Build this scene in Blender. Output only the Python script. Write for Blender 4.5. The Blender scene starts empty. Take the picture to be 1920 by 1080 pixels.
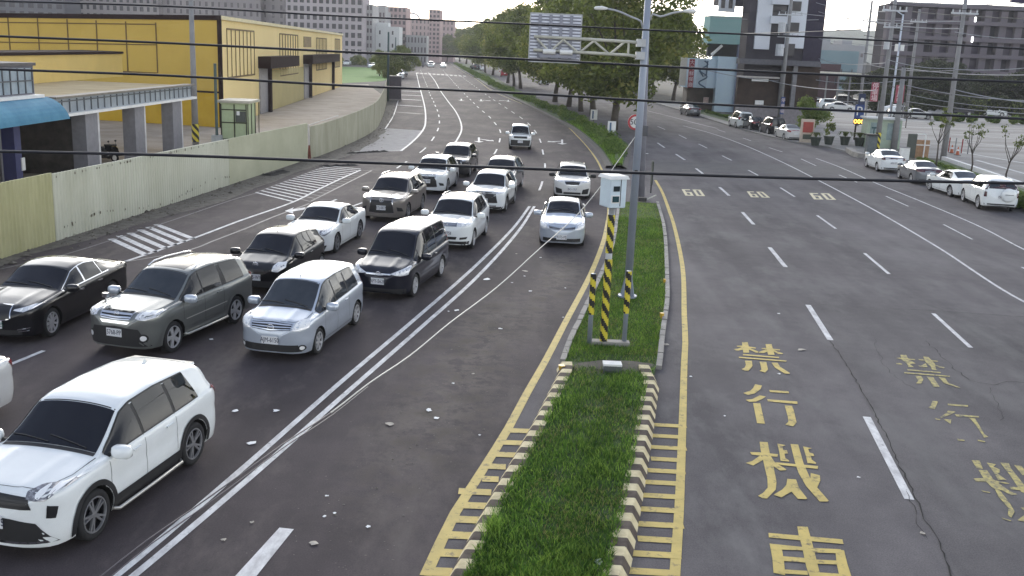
import bpy, bmesh, math, random
import numpy as np
from mathutils import Vector, Matrix
from mathutils.bvhtree import BVHTree
from mathutils.geometry import tessellate_polygon
sc = bpy.context.scene
# ---------------------------------------------------------------- camera
F, PITCH, ROLL, CAMH = 1850.0, 0.2344484673, 0.0423071560, 7.396
cp, sp, cr, sr = math.cos(PITCH), math.sin(PITCH), math.cos(ROLL), math.sin(ROLL)
cam = bpy.data.objects.new('camera', bpy.data.cameras.new('camera'))
sc.collection.objects.link(cam); sc.camera = cam
cam.data.sensor_width = 36.0; cam.data.lens = F/1920*36.0
cam.data.clip_start = 0.1; cam.data.clip_end = 6000
Rt = Vector((cr, sr*sp, sr*cp)); Up = Vector((-sr, cr*sp, cr*cp)); Bk = -Vector((0, cp, -sp))
cam.matrix_world = Matrix(((Rt.x, Up.x, Bk.x, 0), (Rt.y, Up.y, Bk.y, 0), (Rt.z, Up.z, Bk.z, CAMH), (0, 0, 0, 1)))
sc.render.resolution_x = 1024; sc.render.resolution_y = 576
# ---------------------------------------------------------------- light
SUN_EL, SUN_AZ = math.radians(14), math.radians(-6)       # azimuth from +Y (view direction) towards +X
w = bpy.data.worlds.new('World'); sc.world = w; w.use_nodes = True
wn = w.node_tree.nodes; wl = w.node_tree.links; wn.clear()
wo = wn.new('ShaderNodeOutputWorld'); bg = wn.new('ShaderNodeBackground')
sky = wn.new('ShaderNodeTexSky'); sky.sky_type = 'NISHITA'; sky.sun_disc = False
sky.sun_elevation = SUN_EL; sky.sun_rotation = SUN_AZ
sky.air_density = 1.0; sky.dust_density = 2.0; sky.ozone_density = 1.0
# thin cloud veil over the sky: pale round the horizon, bluer overhead, brightest round the hidden sun
geo = wn.new('ShaderNodeTexCoord')
SD = Vector((math.sin(SUN_AZ)*math.cos(SUN_EL), math.cos(SUN_AZ)*math.cos(SUN_EL), math.sin(SUN_EL)))
def wdot(v):
    d = wn.new('ShaderNodeVectorMath'); d.operation = 'DOT_PRODUCT'; d.inputs[1].default_value = v; wl.new(geo.outputs['Generated'], d.inputs[0]); return d.outputs['Value']
def wmap(src, a, b, c, d, smooth=True):
    m = wn.new('ShaderNodeMapRange'); m.interpolation_type = 'SMOOTHSTEP' if smooth else 'LINEAR'
    for k, v in zip(('From Min', 'From Max', 'To Min', 'To Max'), (a, b, c, d)): m.inputs[k].default_value = v
    wl.new(src, m.inputs['Value']); return m.outputs['Result']
def wmix(fac, A, B):
    m = wn.new('ShaderNodeMix'); m.data_type = 'RGBA'
    if isinstance(fac, float): m.inputs['Factor'].default_value = fac
    else: wl.new(fac, m.inputs['Factor'])
    for k, v in (('A', A), ('B', B)):
        if isinstance(v, tuple): m.inputs[k].default_value = v
        else: wl.new(v, m.inputs[k])
    return m.outputs['Result']
def wscale(c, f):
    m = wn.new('ShaderNodeVectorMath'); m.operation = 'SCALE'
    if isinstance(c, tuple): m.inputs[0].default_value = c[:3]
    else: wl.new(c, m.inputs[0])
    wl.new(f, m.inputs['Scale']); return m.outputs['Vector']
def wadd(a, b):
    m = wn.new('ShaderNodeVectorMath'); wl.new(a, m.inputs[0]); wl.new(b, m.inputs[1]); return m.outputs['Vector']
up_ = wdot((0, 0, 1)); side_ = wdot((0.55, 0.83, 0)); tosun = wdot(SD)
hor = wscale((9.2, 9.2, 9.0, 1), wmap(side_, -1, 1, .95, 1.35, False))
base_ = wmix(wmap(up_, .0, .55, 0, 1), hor, (1.5, 1.75, 2.4, 1))
glow = wscale((13, 12.8, 12.2, 1), wmap(tosun, .78, 1.0, 0, 1))
cn = wn.new('ShaderNodeTexNoise'); cn.inputs['Scale'].default_value = 2.2; cn.inputs['Detail'].default_value = 6; cn.inputs['Roughness'].default_value = 0.6
mp = wn.new('ShaderNodeMapping'); mp.inputs['Scale'].default_value = (1, 1, 3.0)
wl.new(geo.outputs['Generated'], mp.inputs['Vector']); wl.new(mp.outputs['Vector'], cn.inputs['Vector'])
veil = wscale(wadd(base_, glow), wmap(cn.outputs['Fac'], .3, .7, .72, 1.28, False))
mxr = wmix(0.80, sky.outputs['Color'], veil)
wl.new(mxr, bg.inputs['Color']); bg.inputs['Strength'].default_value = 0.13
wl.new(bg.outputs['Background'], wo.inputs['Surface'])
sun = bpy.data.objects.new('sun', bpy.data.lights.new('sun', 'SUN')); sc.collection.objects.link(sun)
sun.data.energy = 0.7; sun.data.angle = math.radians(14); sun.data.color = (1.0, 0.97, 0.92)
sun.rotation_euler = (-SD).to_track_quat('-Z', 'Y').to_euler()
sc.view_settings.view_transform = 'Standard'; sc.view_settings.look = 'None'
sc.view_settings.gamma = 1; sc.view_settings.exposure = 1.2
sc.render.engine = 'CYCLES'
# ---------------------------------------------------------------- pixel -> world
def ray(px, py):
    x, y = px-960.0, py-540.0
    x, y = cr*x+sr*y, -sr*x+cr*y
    return Vector((x, F*cp-y*sp, -(y*cp+F*sp)))
def gp(px, py, z=0.0):                     # point at height z seen at pixel
    r = ray(px, py); t = (z-CAMH)/r.z
    return Vector((r.x*t, r.y*t, z))
def dp(px, py, Y):                         # point at distance Y seen at pixel
    r = ray(px, py); t = Y/r.y
    return Vector((r.x*t, Y, CAMH+r.z*t))
R = math.radians
# ---------------------------------------------------------------- helpers
MATS = {}
def lin(c):
    return tuple(((v/255)/12.92 if v/255 <= .04045 else ((v/255+.055)/1.055)**2.4) for v in c)+(1,)
def mat(name, col, rough=0.6, metal=0.0, var=0.12, scale=3.0, bump=0.0, coat=0.0, spec=0.5, col2=None, emis=None, bscale=None, stretch=None, alpha=None):
    """procedural material; col is linear rgb"""
    if name in MATS: return MATS[name]
    m = bpy.data.materials.new(name); m.use_nodes = True; MATS[name] = m
    n = m.node_tree.nodes; l = m.node_tree.links; b = n['Principled BSDF']
    b.inputs['Roughness'].default_value = rough; b.inputs['Metallic'].default_value = metal
    b.inputs['Specular IOR Level'].default_value = spec; b.inputs['Coat Weight'].default_value = coat
    b.inputs['Coat Roughness'].default_value = 0.03; b.inputs['Coat IOR'].default_value = 1.45
    c = tuple(col[:3])+(1,)
    b.inputs['Base Color'].default_value = c
    if var or col2 or bump:
        tc = n.new('ShaderNodeTexCoord'); no = n.new('ShaderNodeTexNoise')
        no.inputs['Scale'].default_value = scale; no.inputs['Detail'].default_value = 5; no.inputs['Roughness'].default_value = .65
        if stretch:
            mpn = n.new('ShaderNodeMapping'); mpn.inputs['Scale'].default_value = stretch
            l.new(tc.outputs['Object'], mpn.inputs['Vector']); l.new(mpn.outputs['Vector'], no.inputs['Vector'])
        else: l.new(tc.outputs['Object'], no.inputs['Vector'])
        if var or col2:
            rp = n.new('ShaderNodeValToRGB'); l.new(no.outputs['Fac'], rp.inputs['Fac'])
            if col2: a_, b_ = c, tuple(col2[:3])+(1,)
            else: a_ = tuple(v*(1-var) for v in c[:3])+(1,); b_ = tuple(min(1, v*(1+var)) for v in c[:3])+(1,)
            rp.color_ramp.elements[0].color = a_; rp.color_ramp.elements[0].position = .35
            rp.color_ramp.elements[1].color = b_; rp.color_ramp.elements[1].position = .65
            l.new(rp.outputs['Color'], b.inputs['Base Color'])
        if bump:
            n2 = n.new('ShaderNodeTexNoise'); n2.inputs['Scale'].default_value = bscale or scale*12; n2.inputs['Detail'].default_value = 3
            l.new(tc.outputs['Object'], n2.inputs['Vector'])
            bp = n.new('ShaderNodeBump'); bp.inputs['Strength'].default_value = bump; bp.inputs['Distance'].default_value = .02
            l.new(n2.outputs['Fac'], bp.inputs['Height']); l.new(bp.outputs['Normal'], b.inputs['Normal'])
    if emis:
        b.inputs['Emission Color'].default_value = tuple(emis[:3])+(1,); b.inputs['Emission Strength'].default_value = emis[3]
    return m
def link(o, parent=None):
    sc.collection.objects.link(o)
    if parent is not None: o.parent = parent
    return o
def meshobj(name, verts, faces, m, parent=None, smooth=False):
    me = bpy.data.meshes.new(name); me.from_pydata([tuple(v) for v in verts], [], faces); me.validate(); me.update()
    ms = m if isinstance(m, (list, tuple)) else [m]
    for x in ms: me.materials.append(x)
    if smooth: me.shade_smooth()
    return link(bpy.data.objects.new(name, me), parent)
def tag(o, label=None, cat=None, group=None, kind=None):
    if label: o['label'] = label
    if cat: o['category'] = cat
    if group: o['group'] = group
    if kind: o['kind'] = kind
    return o
def leafy(m, f=.45):
    """let light through thin leaves"""
    n = m.node_tree.nodes; l = m.node_tree.links; b = n['Principled BSDF']; o = [x for x in n if x.type == 'OUTPUT_MATERIAL'][0]
    t = n.new('ShaderNodeBsdfTranslucent'); mxs = n.new('ShaderNodeMixShader'); mxs.inputs[0].default_value = f
    src = b.inputs['Base Color'].links[0].from_socket if b.inputs['Base Color'].links else None
    if src: l.new(src, t.inputs['Color'])
    l.new(b.outputs[0], mxs.inputs[1]); l.new(t.outputs[0], mxs.inputs[2]); l.new(mxs.outputs[0], o.inputs['Surface']); return m
def empty(name, loc=(0, 0, 0), rz=0.0, label=None, cat=None, group=None):
    o = bpy.data.objects.new(name, None); sc.collection.objects.link(o)
    o.location = loc; o.rotation_euler = (0, 0, rz); o.empty_display_size = .3
    return tag(o, label, cat, group)
def copy_tree(o, parent=None):
    c = o.copy(); sc.collection.objects.link(c); c.parent = parent
    for ch in list(o.children): copy_tree(ch, c)
    return c
class MB:
    """collects boxes, tubes, quads into one mesh"""
    def __init__(s): s.v = []; s.f = []; s.mi = []
    def add(s, vs, fs, mi=0):
        b = len(s.v); s.v += [tuple(v) for v in vs]; s.f += [tuple(i+b for i in f) for f in fs]; s.mi += [mi]*len(fs); return s
    def box(s, c, size, rz=0.0, mi=0):
        hx, hy, hz = size[0]/2, size[1]/2, size[2]/2; ca, sa = math.cos(rz), math.sin(rz); vs = []
        for z in (-hz, hz):
            for x, y in ((-hx, -hy), (hx, -hy), (hx, hy), (-hx, hy)):
                vs.append((c[0]+x*ca-y*sa, c[1]+x*sa+y*ca, c[2]+z))
        return s.add(vs, [(3, 2, 1, 0), (4, 5, 6, 7), (0, 1, 5, 4), (1, 2, 6, 5), (2, 3, 7, 6), (3, 0, 4, 7)], mi)
    def hexa(s, b4, t4, mi=0):              # bottom quad and top quad, counter clockwise from above
        return s.add(list(b4)+list(t4), [(3, 2, 1, 0), (4, 5, 6, 7), (0, 1, 5, 4), (1, 2, 6, 5), (2, 3, 7, 6), (3, 0, 4, 7)], mi)
    def quad(s, a, b, c, d, mi=0): return s.add([a, b, c, d], [(0, 1, 2, 3)], mi)
    def tube(s, pts, r, n=8, mi=0, caps=True):
        pts = [Vector(p) for p in pts]; rs = r if isinstance(r, (list, tuple)) else [r]*len(pts)
        vs = []; up = Vector((0, 0, 1)); prev = None
        for i, p in enumerate(pts):
            t = (pts[min(i+1, len(pts)-1)]-pts[max(i-1, 0)]).normalized()
            if prev is None:
                a = t.cross(up);
                if a.length < 1e-3: a = t.cross(Vector((1, 0, 0)))
            else: a = prev-t*prev.dot(t)
            a.normalize(); prev = a; b = t.cross(a)
            for k in range(n):
                an = 2*math.pi*k/n; vs.append(p+(a*math.cos(an)+b*math.sin(an))*rs[i])
        fs = []
        for i in range(len(pts)-1):
            for k in range(n):
                k2 = (k+1) % n; fs.append((i*n+k, i*n+k2, (i+1)*n+k2, (i+1)*n+k))
        if caps: fs.append(tuple(range(n-1, -1, -1))); fs.append(tuple((len(pts)-1)*n+k for k in range(n)))
        return s.add(vs, fs, mi)
    def poly(s, pts, z=None, mi=0):          # flat polygon (tessellated)
        P3 = [Vector((p[0], p[1], p[2] if len(p) > 2 else 0)) for p in pts]
        tr = tessellate_polygon([[Vector((p[0], p[1], 0)) for p in pts]]); vs = [Vector((p.x, p.y, p.z if z is None else z)) for p in P3]
        fs = []
        for t in tr:
            a, b, c = [vs[i] for i in t]
            if (b-a).cross(c-a).z < 0: t = (t[0], t[2], t[1])
            fs.append(tuple(t))
        return s.add(vs, fs, mi)
    def build(s, name, m, parent=None, smooth=False):
        o = meshobj(name, s.v, s.f, m, parent, smooth)
        if isinstance(m, (list, tuple)) and len(m) > 1:
            if len(o.data.polygons) == len(s.mi): o.data.polygons.foreach_set('material_index', s.mi)
        return o
def catmull(pts, step=1.0):
    pts = [Vector(p) for p in pts]
    if len(pts) < 3:
        n = max(1, int((pts[1]-pts[0]).length/step)); return [pts[0].lerp(pts[1], i/n) for i in range(n+1)]
    out = []
    for i in range(len(pts)-1):
        p0 = pts[i-1] if i > 0 else pts[0]*2-pts[1]; p1, p2 = pts[i], pts[i+1]
        p3 = pts[i+2] if i+2 < len(pts) else pts[-1]*2-pts[-2]
        t0 = 0; t1 = t0+max(1e-4, (p1-p0).length)**.5; t2 = t1+max(1e-4, (p2-p1).length)**.5; t3 = t2+max(1e-4, (p3-p2).length)**.5
        n = max(1, int((p2-p1).length/step))
        for k in range(n):
            t = t1+(t2-t1)*k/n
            A1 = p0*((t1-t)/(t1-t0))+p1*((t-t0)/(t1-t0)); A2 = p1*((t2-t)/(t2-t1))+p2*((t-t1)/(t2-t1)); A3 = p2*((t3-t)/(t3-t2))+p3*((t-t2)/(t3-t2))
            B1 = A1*((t2-t)/(t2-t0))+A2*((t-t0)/(t2-t0)); B2 = A2*((t3-t)/(t3-t1))+A3*((t-t1)/(t3-t1))
            out.append(B1*((t2-t)/(t2-t1))+B2*((t-t1)/(t2-t1)))
    out.append(pts[-1]); return out
def perp(pts, i):
    t = pts[min(i+1, len(pts)-1)]-pts[max(i-1, 0)]; t.z = 0; t.normalize(); return Vector((-t.y, t.x, 0))
def ribbon(mb, pts, wd, z, mi=0, off=0.0):
    vs = []
    for i, p in enumerate(pts):
        nn = perp(pts, i); c = p+nn*off
        a = c-nn*wd/2; b = c+nn*wd/2; a.z = b.z = z; vs += [a, b]
    fs = [(2*i+1, 2*i, 2*i+2, 2*i+3) for i in range(len(pts)-1)]
    mb.add(vs, fs, mi)
def pxline(pl, step=1.0): return catmull([gp(*p) for p in pl], step)
def arclen(pts):
    d = [0]
    for a, b in zip(pts, pts[1:]): d.append(d[-1]+(b-a).length)
    return d
def sub(pts, s0, s1, dd=None):
    d = dd or arclen(pts)
    def at(s):
        s = min(max(s, 0), d[-1])
        for i in range(len(d)-1):
            if d[i+1] >= s:
                f = (s-d[i])/max(1e-6, d[i+1]-d[i]); return pts[i].lerp(pts[i+1], f)
        return pts[-1].copy()
    n = max(2, int((s1-s0)/1.0)+1); return [at(s0+(s1-s0)*k/(n-1)) for k in range(n)]
def text_mesh(body, size, extrude=0.0, align='CENTER'):
    cu = bpy.data.curves.new('txt', 'FONT'); cu.body = body; cu.size = size; cu.extrude = extrude
    cu.align_x = align; cu.align_y = 'CENTER'; cu.resolution_u = 3
    o = bpy.data.objects.new('txt', cu); sc.collection.objects.link(o)
    dg = bpy.context.evaluated_depsgraph_get(); me = bpy.data.meshes.new_from_object(o.evaluated_get(dg))
    bpy.data.objects.remove(o); bpy.data.curves.remove(cu); return me
def text_obj(body, size, m, M, parent=None, name='lettering', sx=1.0, extrude=0.004, bold=0.0):
    me = text_mesh(body, size, extrude)
    me.materials.clear(); me.materials.append(m)
    me.transform(M @ Matrix.Diagonal((sx, 1, 1, 1))); o = bpy.data.objects.new(name, me); return link(o, parent)
rnd = random.Random(7)
# ================================================================ GROUND
def asphalt(name, c1, c2, c3, rough, grain, tracks=()):
    m = bpy.data.materials.new(name); m.use_nodes = True
    n = m.node_tree.nodes; l = m.node_tree.links; b = n['Principled BSDF']
    tc = n.new('ShaderNodeTexCoord')
    def noise(scale, det=4, st=None, rg=.6):
        x = n.new('ShaderNodeTexNoise'); x.inputs['Scale'].default_value = scale; x.inputs['Detail'].default_value = det; x.inputs['Roughness'].default_value = rg
        if st:
            mpn = n.new('ShaderNodeMapping'); mpn.inputs['Scale'].default_value = st[0]; mpn.inputs['Rotation'].default_value = (0, 0, st[1])
            l.new(tc.outputs['Object'], mpn.inputs['Vector']); l.new(mpn.outputs['Vector'], x.inputs['Vector'])
        else: l.new(tc.outputs['Object'], x.inputs['Vector'])
        return x
    def rampn(src, a, bb, p0=.35, p1=.65):
        r = n.new('ShaderNodeValToRGB'); l.new(src, r.inputs['Fac'])
        r.color_ramp.elements[0].position = p0; r.color_ramp.elements[0].color = tuple(a)+(1,)
        r.color_ramp.elements[1].position = p1; r.color_ramp.elements[1].color = tuple(bb)+(1,); return r
    big = rampn(noise(.16, 5).outputs['Fac'], c1, c2)
    lane = noise(1.0, 3, ((.55, .035, 1), 0.0)); lr = rampn(lane.outputs['Fac'], (.70, .70, .71), (1.2, 1.19, 1.18), .32, .68)
    mxa = n.new('ShaderNodeMix'); mxa.data_type = 'RGBA'; mxa.blend_type = 'MULTIPLY'; mxa.inputs['Factor'].default_value = .8
    l.new(big.outputs['Color'], mxa.inputs['A']); l.new(lr.outputs['Color'], mxa.inputs['B'])
    med = rampn(noise(1.3, 6, None, .7).outputs['Fac'], (.84, .84, .84), (1.15, 1.14, 1.12), .3, .7)
    mxb = n.new('ShaderNodeMix'); mxb.data_type = 'RGBA'; mxb.blend_type = 'MULTIPLY'; mxb.inputs['Factor'].default_value = .8
    l.new(mxa.outputs['Result'], mxb.inputs['A']); l.new(med.outputs['Color'], mxb.inputs['B'])
    fine = rampn(noise(38, 2, None, .8).outputs['Fac'], (.72, .72, .72), (1.32, 1.3, 1.28), .3, .7)
    mxc = n.new('ShaderNodeMix'); mxc.data_type = 'RGBA'; mxc.blend_type = 'MULTIPLY'; mxc.inputs['Factor'].default_value = grain
    l.new(mxb.outputs['Result'], mxc.inputs['A']); l.new(fine.outputs['Color'], mxc.inputs['B'])
    dust = noise(.5, 6, ((1.0, .4, 1), .2), .72)
    dr = n.new('ShaderNodeValToRGB'); l.new(dust.outputs['Fac'], dr.inputs['Fac']); dr.color_ramp.elements[0].position = .50; dr.color_ramp.elements[1].position = .72
    mxd = n.new('ShaderNodeMix'); mxd.data_type = 'RGBA'; l.new(dr.outputs['Color'], mxd.inputs['Factor'])
    l.new(mxc.outputs['Result'], mxd.inputs['A']); mxd.inputs['B'].default_value = tuple(c3)+(1,)
    res = mxd.outputs['Result']
    for (pa, pb, wd_) in tracks:                # dusty worn track along a lane: fades with the distance from its middle
        A_, B_ = gp(*pa), gp(*pb); t_ = (B_-A_).normalized(); nn_ = Vector((-t_.y, t_.x, 0))
        dv = n.new('ShaderNodeVectorMath'); dv.operation = 'DOT_PRODUCT'; l.new(tc.outputs['Object'], dv.inputs[0]); dv.inputs[1].default_value = nn_
        def mth(op, a, b_=None, cl=False):
            m_ = n.new('ShaderNodeMath'); m_.operation = op; m_.use_clamp = cl
            for k, v in enumerate((a, b_)):
                if v is None: continue
                if isinstance(v, (int, float)): m_.inputs[k].default_value = v
                else: l.new(v, m_.inputs[k])
            return m_.outputs[0]
        dist = mth('ABSOLUTE', mth('SUBTRACT', dv.outputs['Value'], nn_.dot(A_)))
        dl = n.new('ShaderNodeVectorMath'); dl.operation = 'DOT_PRODUCT'; l.new(tc.outputs['Object'], dl.inputs[0]); dl.inputs[1].default_value = t_
        ln = (B_-A_).length; al = mth('SUBTRACT', dl.outputs['Value'], t_.dot(A_)+ln/2)
        m1 = mth('SUBTRACT', 1.0, mth('DIVIDE', dist, wd_), True); m2 = mth('SUBTRACT', 1.6, mth('DIVIDE', mth('ABSOLUTE', al), ln/2*.75), True)
        nz = noise(2.2, 6, None, .75); nr = n.new('ShaderNodeMapRange'); nr.inputs['From Min'].default_value = .42; nr.inputs['From Max'].default_value = .62; l.new(nz.outputs['Fac'], nr.inputs['Value'])
        nz2 = noise(1.1, 5, None, .7); nr2 = n.new('ShaderNodeMapRange'); nr2.inputs['From Min'].default_value = .5; nr2.inputs['From Max'].default_value = .66; l.new(nz2.outputs['Fac'], nr2.inputs['Value'])
        mm = n.new('ShaderNodeMix'); mm.data_type = 'RGBA'; l.new(mth('MULTIPLY', mth('MULTIPLY', m1, m2), mth('MULTIPLY', nr.outputs[0], .95)), mm.inputs['Factor']); l.new(res, mm.inputs['A']); mm.inputs['B'].default_value = (.18, .155, .132, 1); res = mm.outputs['Result']
        m3 = n.new('ShaderNodeMix'); m3.data_type = 'RGBA'; l.new(mth('MULTIPLY', mth('MULTIPLY', m1, m2), mth('MULTIPLY', nr2.outputs[0], .75)), m3.inputs['Factor']); l.new(res, m3.inputs['A']); m3.inputs['B'].default_value = (.038, .032, .026, 1); res = m3.outputs['Result']
    l.new(res, b.inputs['Base Color'])
    b.inputs['Roughness'].default_value = rough; b.inputs['Specular IOR Level'].default_value = .14
    bp = n.new('ShaderNodeBump'); bp.inputs['Strength'].default_value = .35; bp.inputs['Distance'].default_value = .008
    nb = noise(60, 2); l.new(nb.outputs['Fac'], bp.inputs['Height']); l.new(bp.outputs['Normal'], b.inputs['Normal'])
    return m
M_left = asphalt('asphalt_left', (.064, .055, .058), (.090, .077, .081), (.140, .122, .112), .9, .8, [((713, 960), (960, 545), 1.7), ((1000, 600), (1075, 470), 1.0), ((520, 560), (700, 440), 1.0)])
M_right = asphalt('asphalt_right', (.112, .105, .109), (.158, .149, .153), (.185, .176, .172), .9, .8)
M_ground = mat('ground_soil', (.09, .085, .065), .95, var=.3, scale=.2, bump=.3)
def sheet(name, pts, z, m, kind='structure', step=None):
    mb = MB(); mb.poly([(p[0], p[1], z) for p in pts], z); o = mb.build(name, m); tag(o, kind=kind); return o
mb = MB(); mb.quad((-2500, -200, -.03), (2500, -200, -.03), (2500, 4000, -.03), (-2500, 4000, -.03)); tag(mb.build('ground', M_ground), kind='structure')
# ---- roads: everything between the hoarding on the left and the kerb on the right
YL = pxline([(798, 1080), (854, 961), (906, 880), (954, 802), (988, 738), (1021, 680), (1060, 605), (1108, 513), (1133, 447), (1141, 400), (1141, 372), (1136, 340), (1129, 320), (1119, 300), (1103, 278), (1082, 255), (1058, 233), (1021, 213), (990, 199), (960, 187), (925, 172), (895, 150), (870, 136), (848, 122), (828, 111)], 1.0)
YR = pxline([(1265, 1080), (1273, 961), (1280, 784), (1283, 680), (1285, 643), (1283, 593), (1280, 503), (1263, 420), (1255, 396), (1241, 359), (1229, 338)], 1.0)
FB = [(-350, 640), (0, 478), (105, 452), (430, 347), (577, 299), (600, 292), (650, 272), (700, 246), (717, 220), (726, 190), (733, 150), (741, 130), (752, 118), (765, 108), (775, 100)]
fb = catmull([gp(*p) for p in FB], 3.0)
mid0 = YL[::3]
lead = [Vector((-4.0, 3.0, 0)), Vector((-2, 7, 0))]
sheet('left_road', fb+[p for p in reversed(mid0)]+[Vector((.8, 8, 0)), Vector((1.2, 0, 0)), Vector((-40, 0, 0))], 0.0, M_left)
RK = [(2500, 560), (1920, 392), (1862, 366), (1800, 342), (1700, 318), (1620, 297), (1591, 287), (1551, 277), (1500, 270), (1400, 246), (1340, 228), (1290, 212), (1215, 190), (1150, 176), (1080, 164), (1000, 150), (930, 133), (880, 121), (845, 110)]
rk = catmull([gp(*p) for p in RK], 3.0)
base = [Vector((1.2, 0, 0)), Vector((.8, 8, 0))]+mid0
M_rep = asphalt('asphalt_repair', (.102, .097, .100), (.144, .136, .139), (.168, .161, .157), .9, .8)
sheet('right_road', base+[p for p in reversed(rk)]+[Vector((60, 0, 0))], 0.0, M_right)
# darker patches and seams of the carriageway
M_patch = mat('asphalt_patch', (.060, .059, .064), .8, var=.2, scale=1.2, bump=.3, bscale=50)
M_patch2 = mat('asphalt_repair', (.076, .075, .079), .75, var=.2, scale=.8, bump=.3, bscale=50)
mb = MB(); mb.poly([gp(*p) for p in ((1223, 322), (1400, 325), (1560, 331), (1690, 342), (1600, 312), (1520, 309), (1400, 307), (1224, 303))], .004)
tag(mb.build('asphalt_patch', M_patch), kind='structure')
mb = MB(); mb.poly([gp(*p) for p in ((1522, 572), (1640, 577), (1780, 583), (1960, 596), (2400, 640), (2300, 1100), (1795, 1100), (1760, 1010), (1706, 925), (1662, 830), (1616, 735), (1568, 650))], .003)
tag(mb.build('asphalt_repair', M_rep), kind='structure')
# cracks
M_crack = mat('crack', (.012, .012, .012), .9, var=0)
def crack(name, pl, w0=.03, jit=.05, z=.012, seed=1):
    rr = random.Random(seed); pts = catmull([gp(*p) for p in pl], .18)
    P2 = [p+Vector((rr.uniform(-jit, jit), rr.uniform(-jit, jit), 0)) for p in pts]
    vs = []
    for i, p in enumerate(P2):
        nn = perp(P2, i); ww = w0*.6*rr.uniform(.25, 1.3); vs += [p-nn*ww/2, p+nn*ww/2]
    for v in vs: v.z = z
    mbx = MB(); mbx.add(vs, [(2*i+1, 2*i, 2*i+2, 2*i+3) for i in range(len(P2)-1)]); tag(mbx.build(name, M_crack), kind='structure')
crack('road_crack', [(1557, 640), (1590, 690), (1622, 745), (1655, 805), (1690, 880), (1712, 925), (1735, 975), (1762, 1020), (1785, 1085)], .045, .03, seed=3)
crack('road_crack', [(1700, 920), (1712, 950), (1722, 985), (1735, 1010)], .02, .04, seed=4)
crack('road_crack', [(1735, 640), (1762, 665), (1800, 700), (1830, 718), (1860, 722), (1890, 716), (1960, 722)], .03, .05, seed=5)
crack('road_crack', [(1855, 728), (1868, 752), (1880, 790)], .016, .05, seed=6)
crack('road_crack', [(1640, 635), (1655, 680), (1690, 715), (1716, 730)], .014, .06, seed=7)
crack('road_crack', [(1522, 570), (1600, 575), (1700, 580), (1850, 590), (1960, 597)], .03, .03, seed=8)
# ---- markings
M_white = mat('white_paint', (.74, .74, .73), .7, spec=.2, var=0, col2=(.46, .45, .45), scale=5, stretch=(1, .4, 1))
M_worn = mat('worn_white_paint', (.20, .19, .19), .7, col2=(.12, .11, .11), scale=7)
M_yel = mat('yellow_paint', (.62, .48, .15), .7, spec=.2, col2=(.50, .39, .13), scale=2.2)
M_yel2 = mat('faded_yellow_paint', (.56, .47, .16), .7, spec=.2, col2=(.22, .20, .13), scale=9)
Z1 = .008
def wear(m, scale, lo, hi, col):            # rubbed through to the asphalt in specks
    n = m.node_tree.nodes; l = m.node_tree.links; b = n['Principled BSDF']; src = b.inputs['Base Color'].links[0].from_socket; tc = n.new('ShaderNodeTexCoord')
    no = n.new('ShaderNodeTexNoise'); no.inputs['Scale'].default_value = scale; no.inputs['Detail'].default_value = 8; no.inputs['Roughness'].default_value = .75; l.new(tc.outputs['Object'], no.inputs['Vector'])
    r = n.new('ShaderNodeMapRange'); r.inputs['From Min'].default_value = lo; r.inputs['From Max'].default_value = hi; l.new(no.outputs['Fac'], r.inputs['Value'])
    x = n.new('ShaderNodeMix'); x.data_type = 'RGBA'; l.new(r.outputs[0], x.inputs['Factor']); l.new(src, x.inputs['A']); x.inputs['B'].default_value = col+(1,); l.new(x.outputs['Result'], b.inputs['Base Color'])
wear(M_yel, 5, .54, .66, (.20, .165, .10)); wear(M_white, 4, .58, .68, (.22, .215, .21)); wear(M_yel2, 6, .54, .62, (.12, .115, .11))
def marks(name, m): 
    mb = MB(); mb.nm = name; mb.mm = m; return mb
WH = MB(); WN = MB(); YE = MB()
# double white line
for pl in ([(150, 1130), (218, 1080), (433, 898), (640, 716), (773, 603), (887, 503), (963, 427), (993, 387)],
           [(185, 1132), (251, 1080), (470, 895), (662, 726), (783, 620), (893, 521), (973, 432), (1002, 387)]):
    ribbon(WH, pxline(pl, .6), .13, Z1)
# left solid line, bay lines
ribbon(WH, pxline([(-120, 650), (0, 592), (120, 538), (217, 497), (273, 478), (360, 448), (450, 414), (547, 380), (600, 354), (640, 335), (676, 319)], .8), .14, Z1)
ribbon(WH, pxline([(752, 283), (772, 267), (787, 252), (796, 238), (798, 225), (797, 205), (792, 182), (786, 160), (781, 138)], .8), .16, Z1)
ribbon(WH, pxline([(850, 272), (857, 262), (865, 245), (864, 230), (855, 210), (840, 190), (825, 169), (815, 151), (803, 136)], .8), .15, Z1)
ribbon(WH, pxline([(665, 284), (710, 284), (752, 283)], 1), .12, Z1)
ribbon(WH, pxline([(722, 242), (735, 222), (741, 208), (745, 194), (749, 180)], 1), .12, Z1)
ribbon(WN, pxline([(-60, 575), (70, 540), (200, 497), (340, 474), (400, 452), (470, 425), (510, 408), (580, 382)], 1), .10, Z1)
ribbon(WN, pxline([(0, 505), (120, 478), (210, 450), (300, 421), (400, 387), (445, 372), (482, 362)], 1), .08, Z1)
for a, b in (((208, 448), (273, 478)), ((223, 442), (291, 473)), ((243, 437), (310, 466)), ((262, 431), (328, 460)), ((278, 426), (345, 454)), ((293, 421), (362, 448))):
    ribbon(WH, [gp(*a), gp(*b)], .26, Z1)
La, Lb = gp(480, 361), gp(611, 311); Ra, Rb = gp(549, 378), gp(676, 317)
ribbon(WN, [La, Lb], .06, Z1); 
for k in range(18):
    t = k/17; a = La.lerp(Lb, t); b = Ra.lerp(Rb, t); ribbon(WH, [a, b], .17, Z1)
a0, a1, b0, b1 = gp(565, 374), gp(680, 320), gp(582, 378), gp(697, 320)
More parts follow.
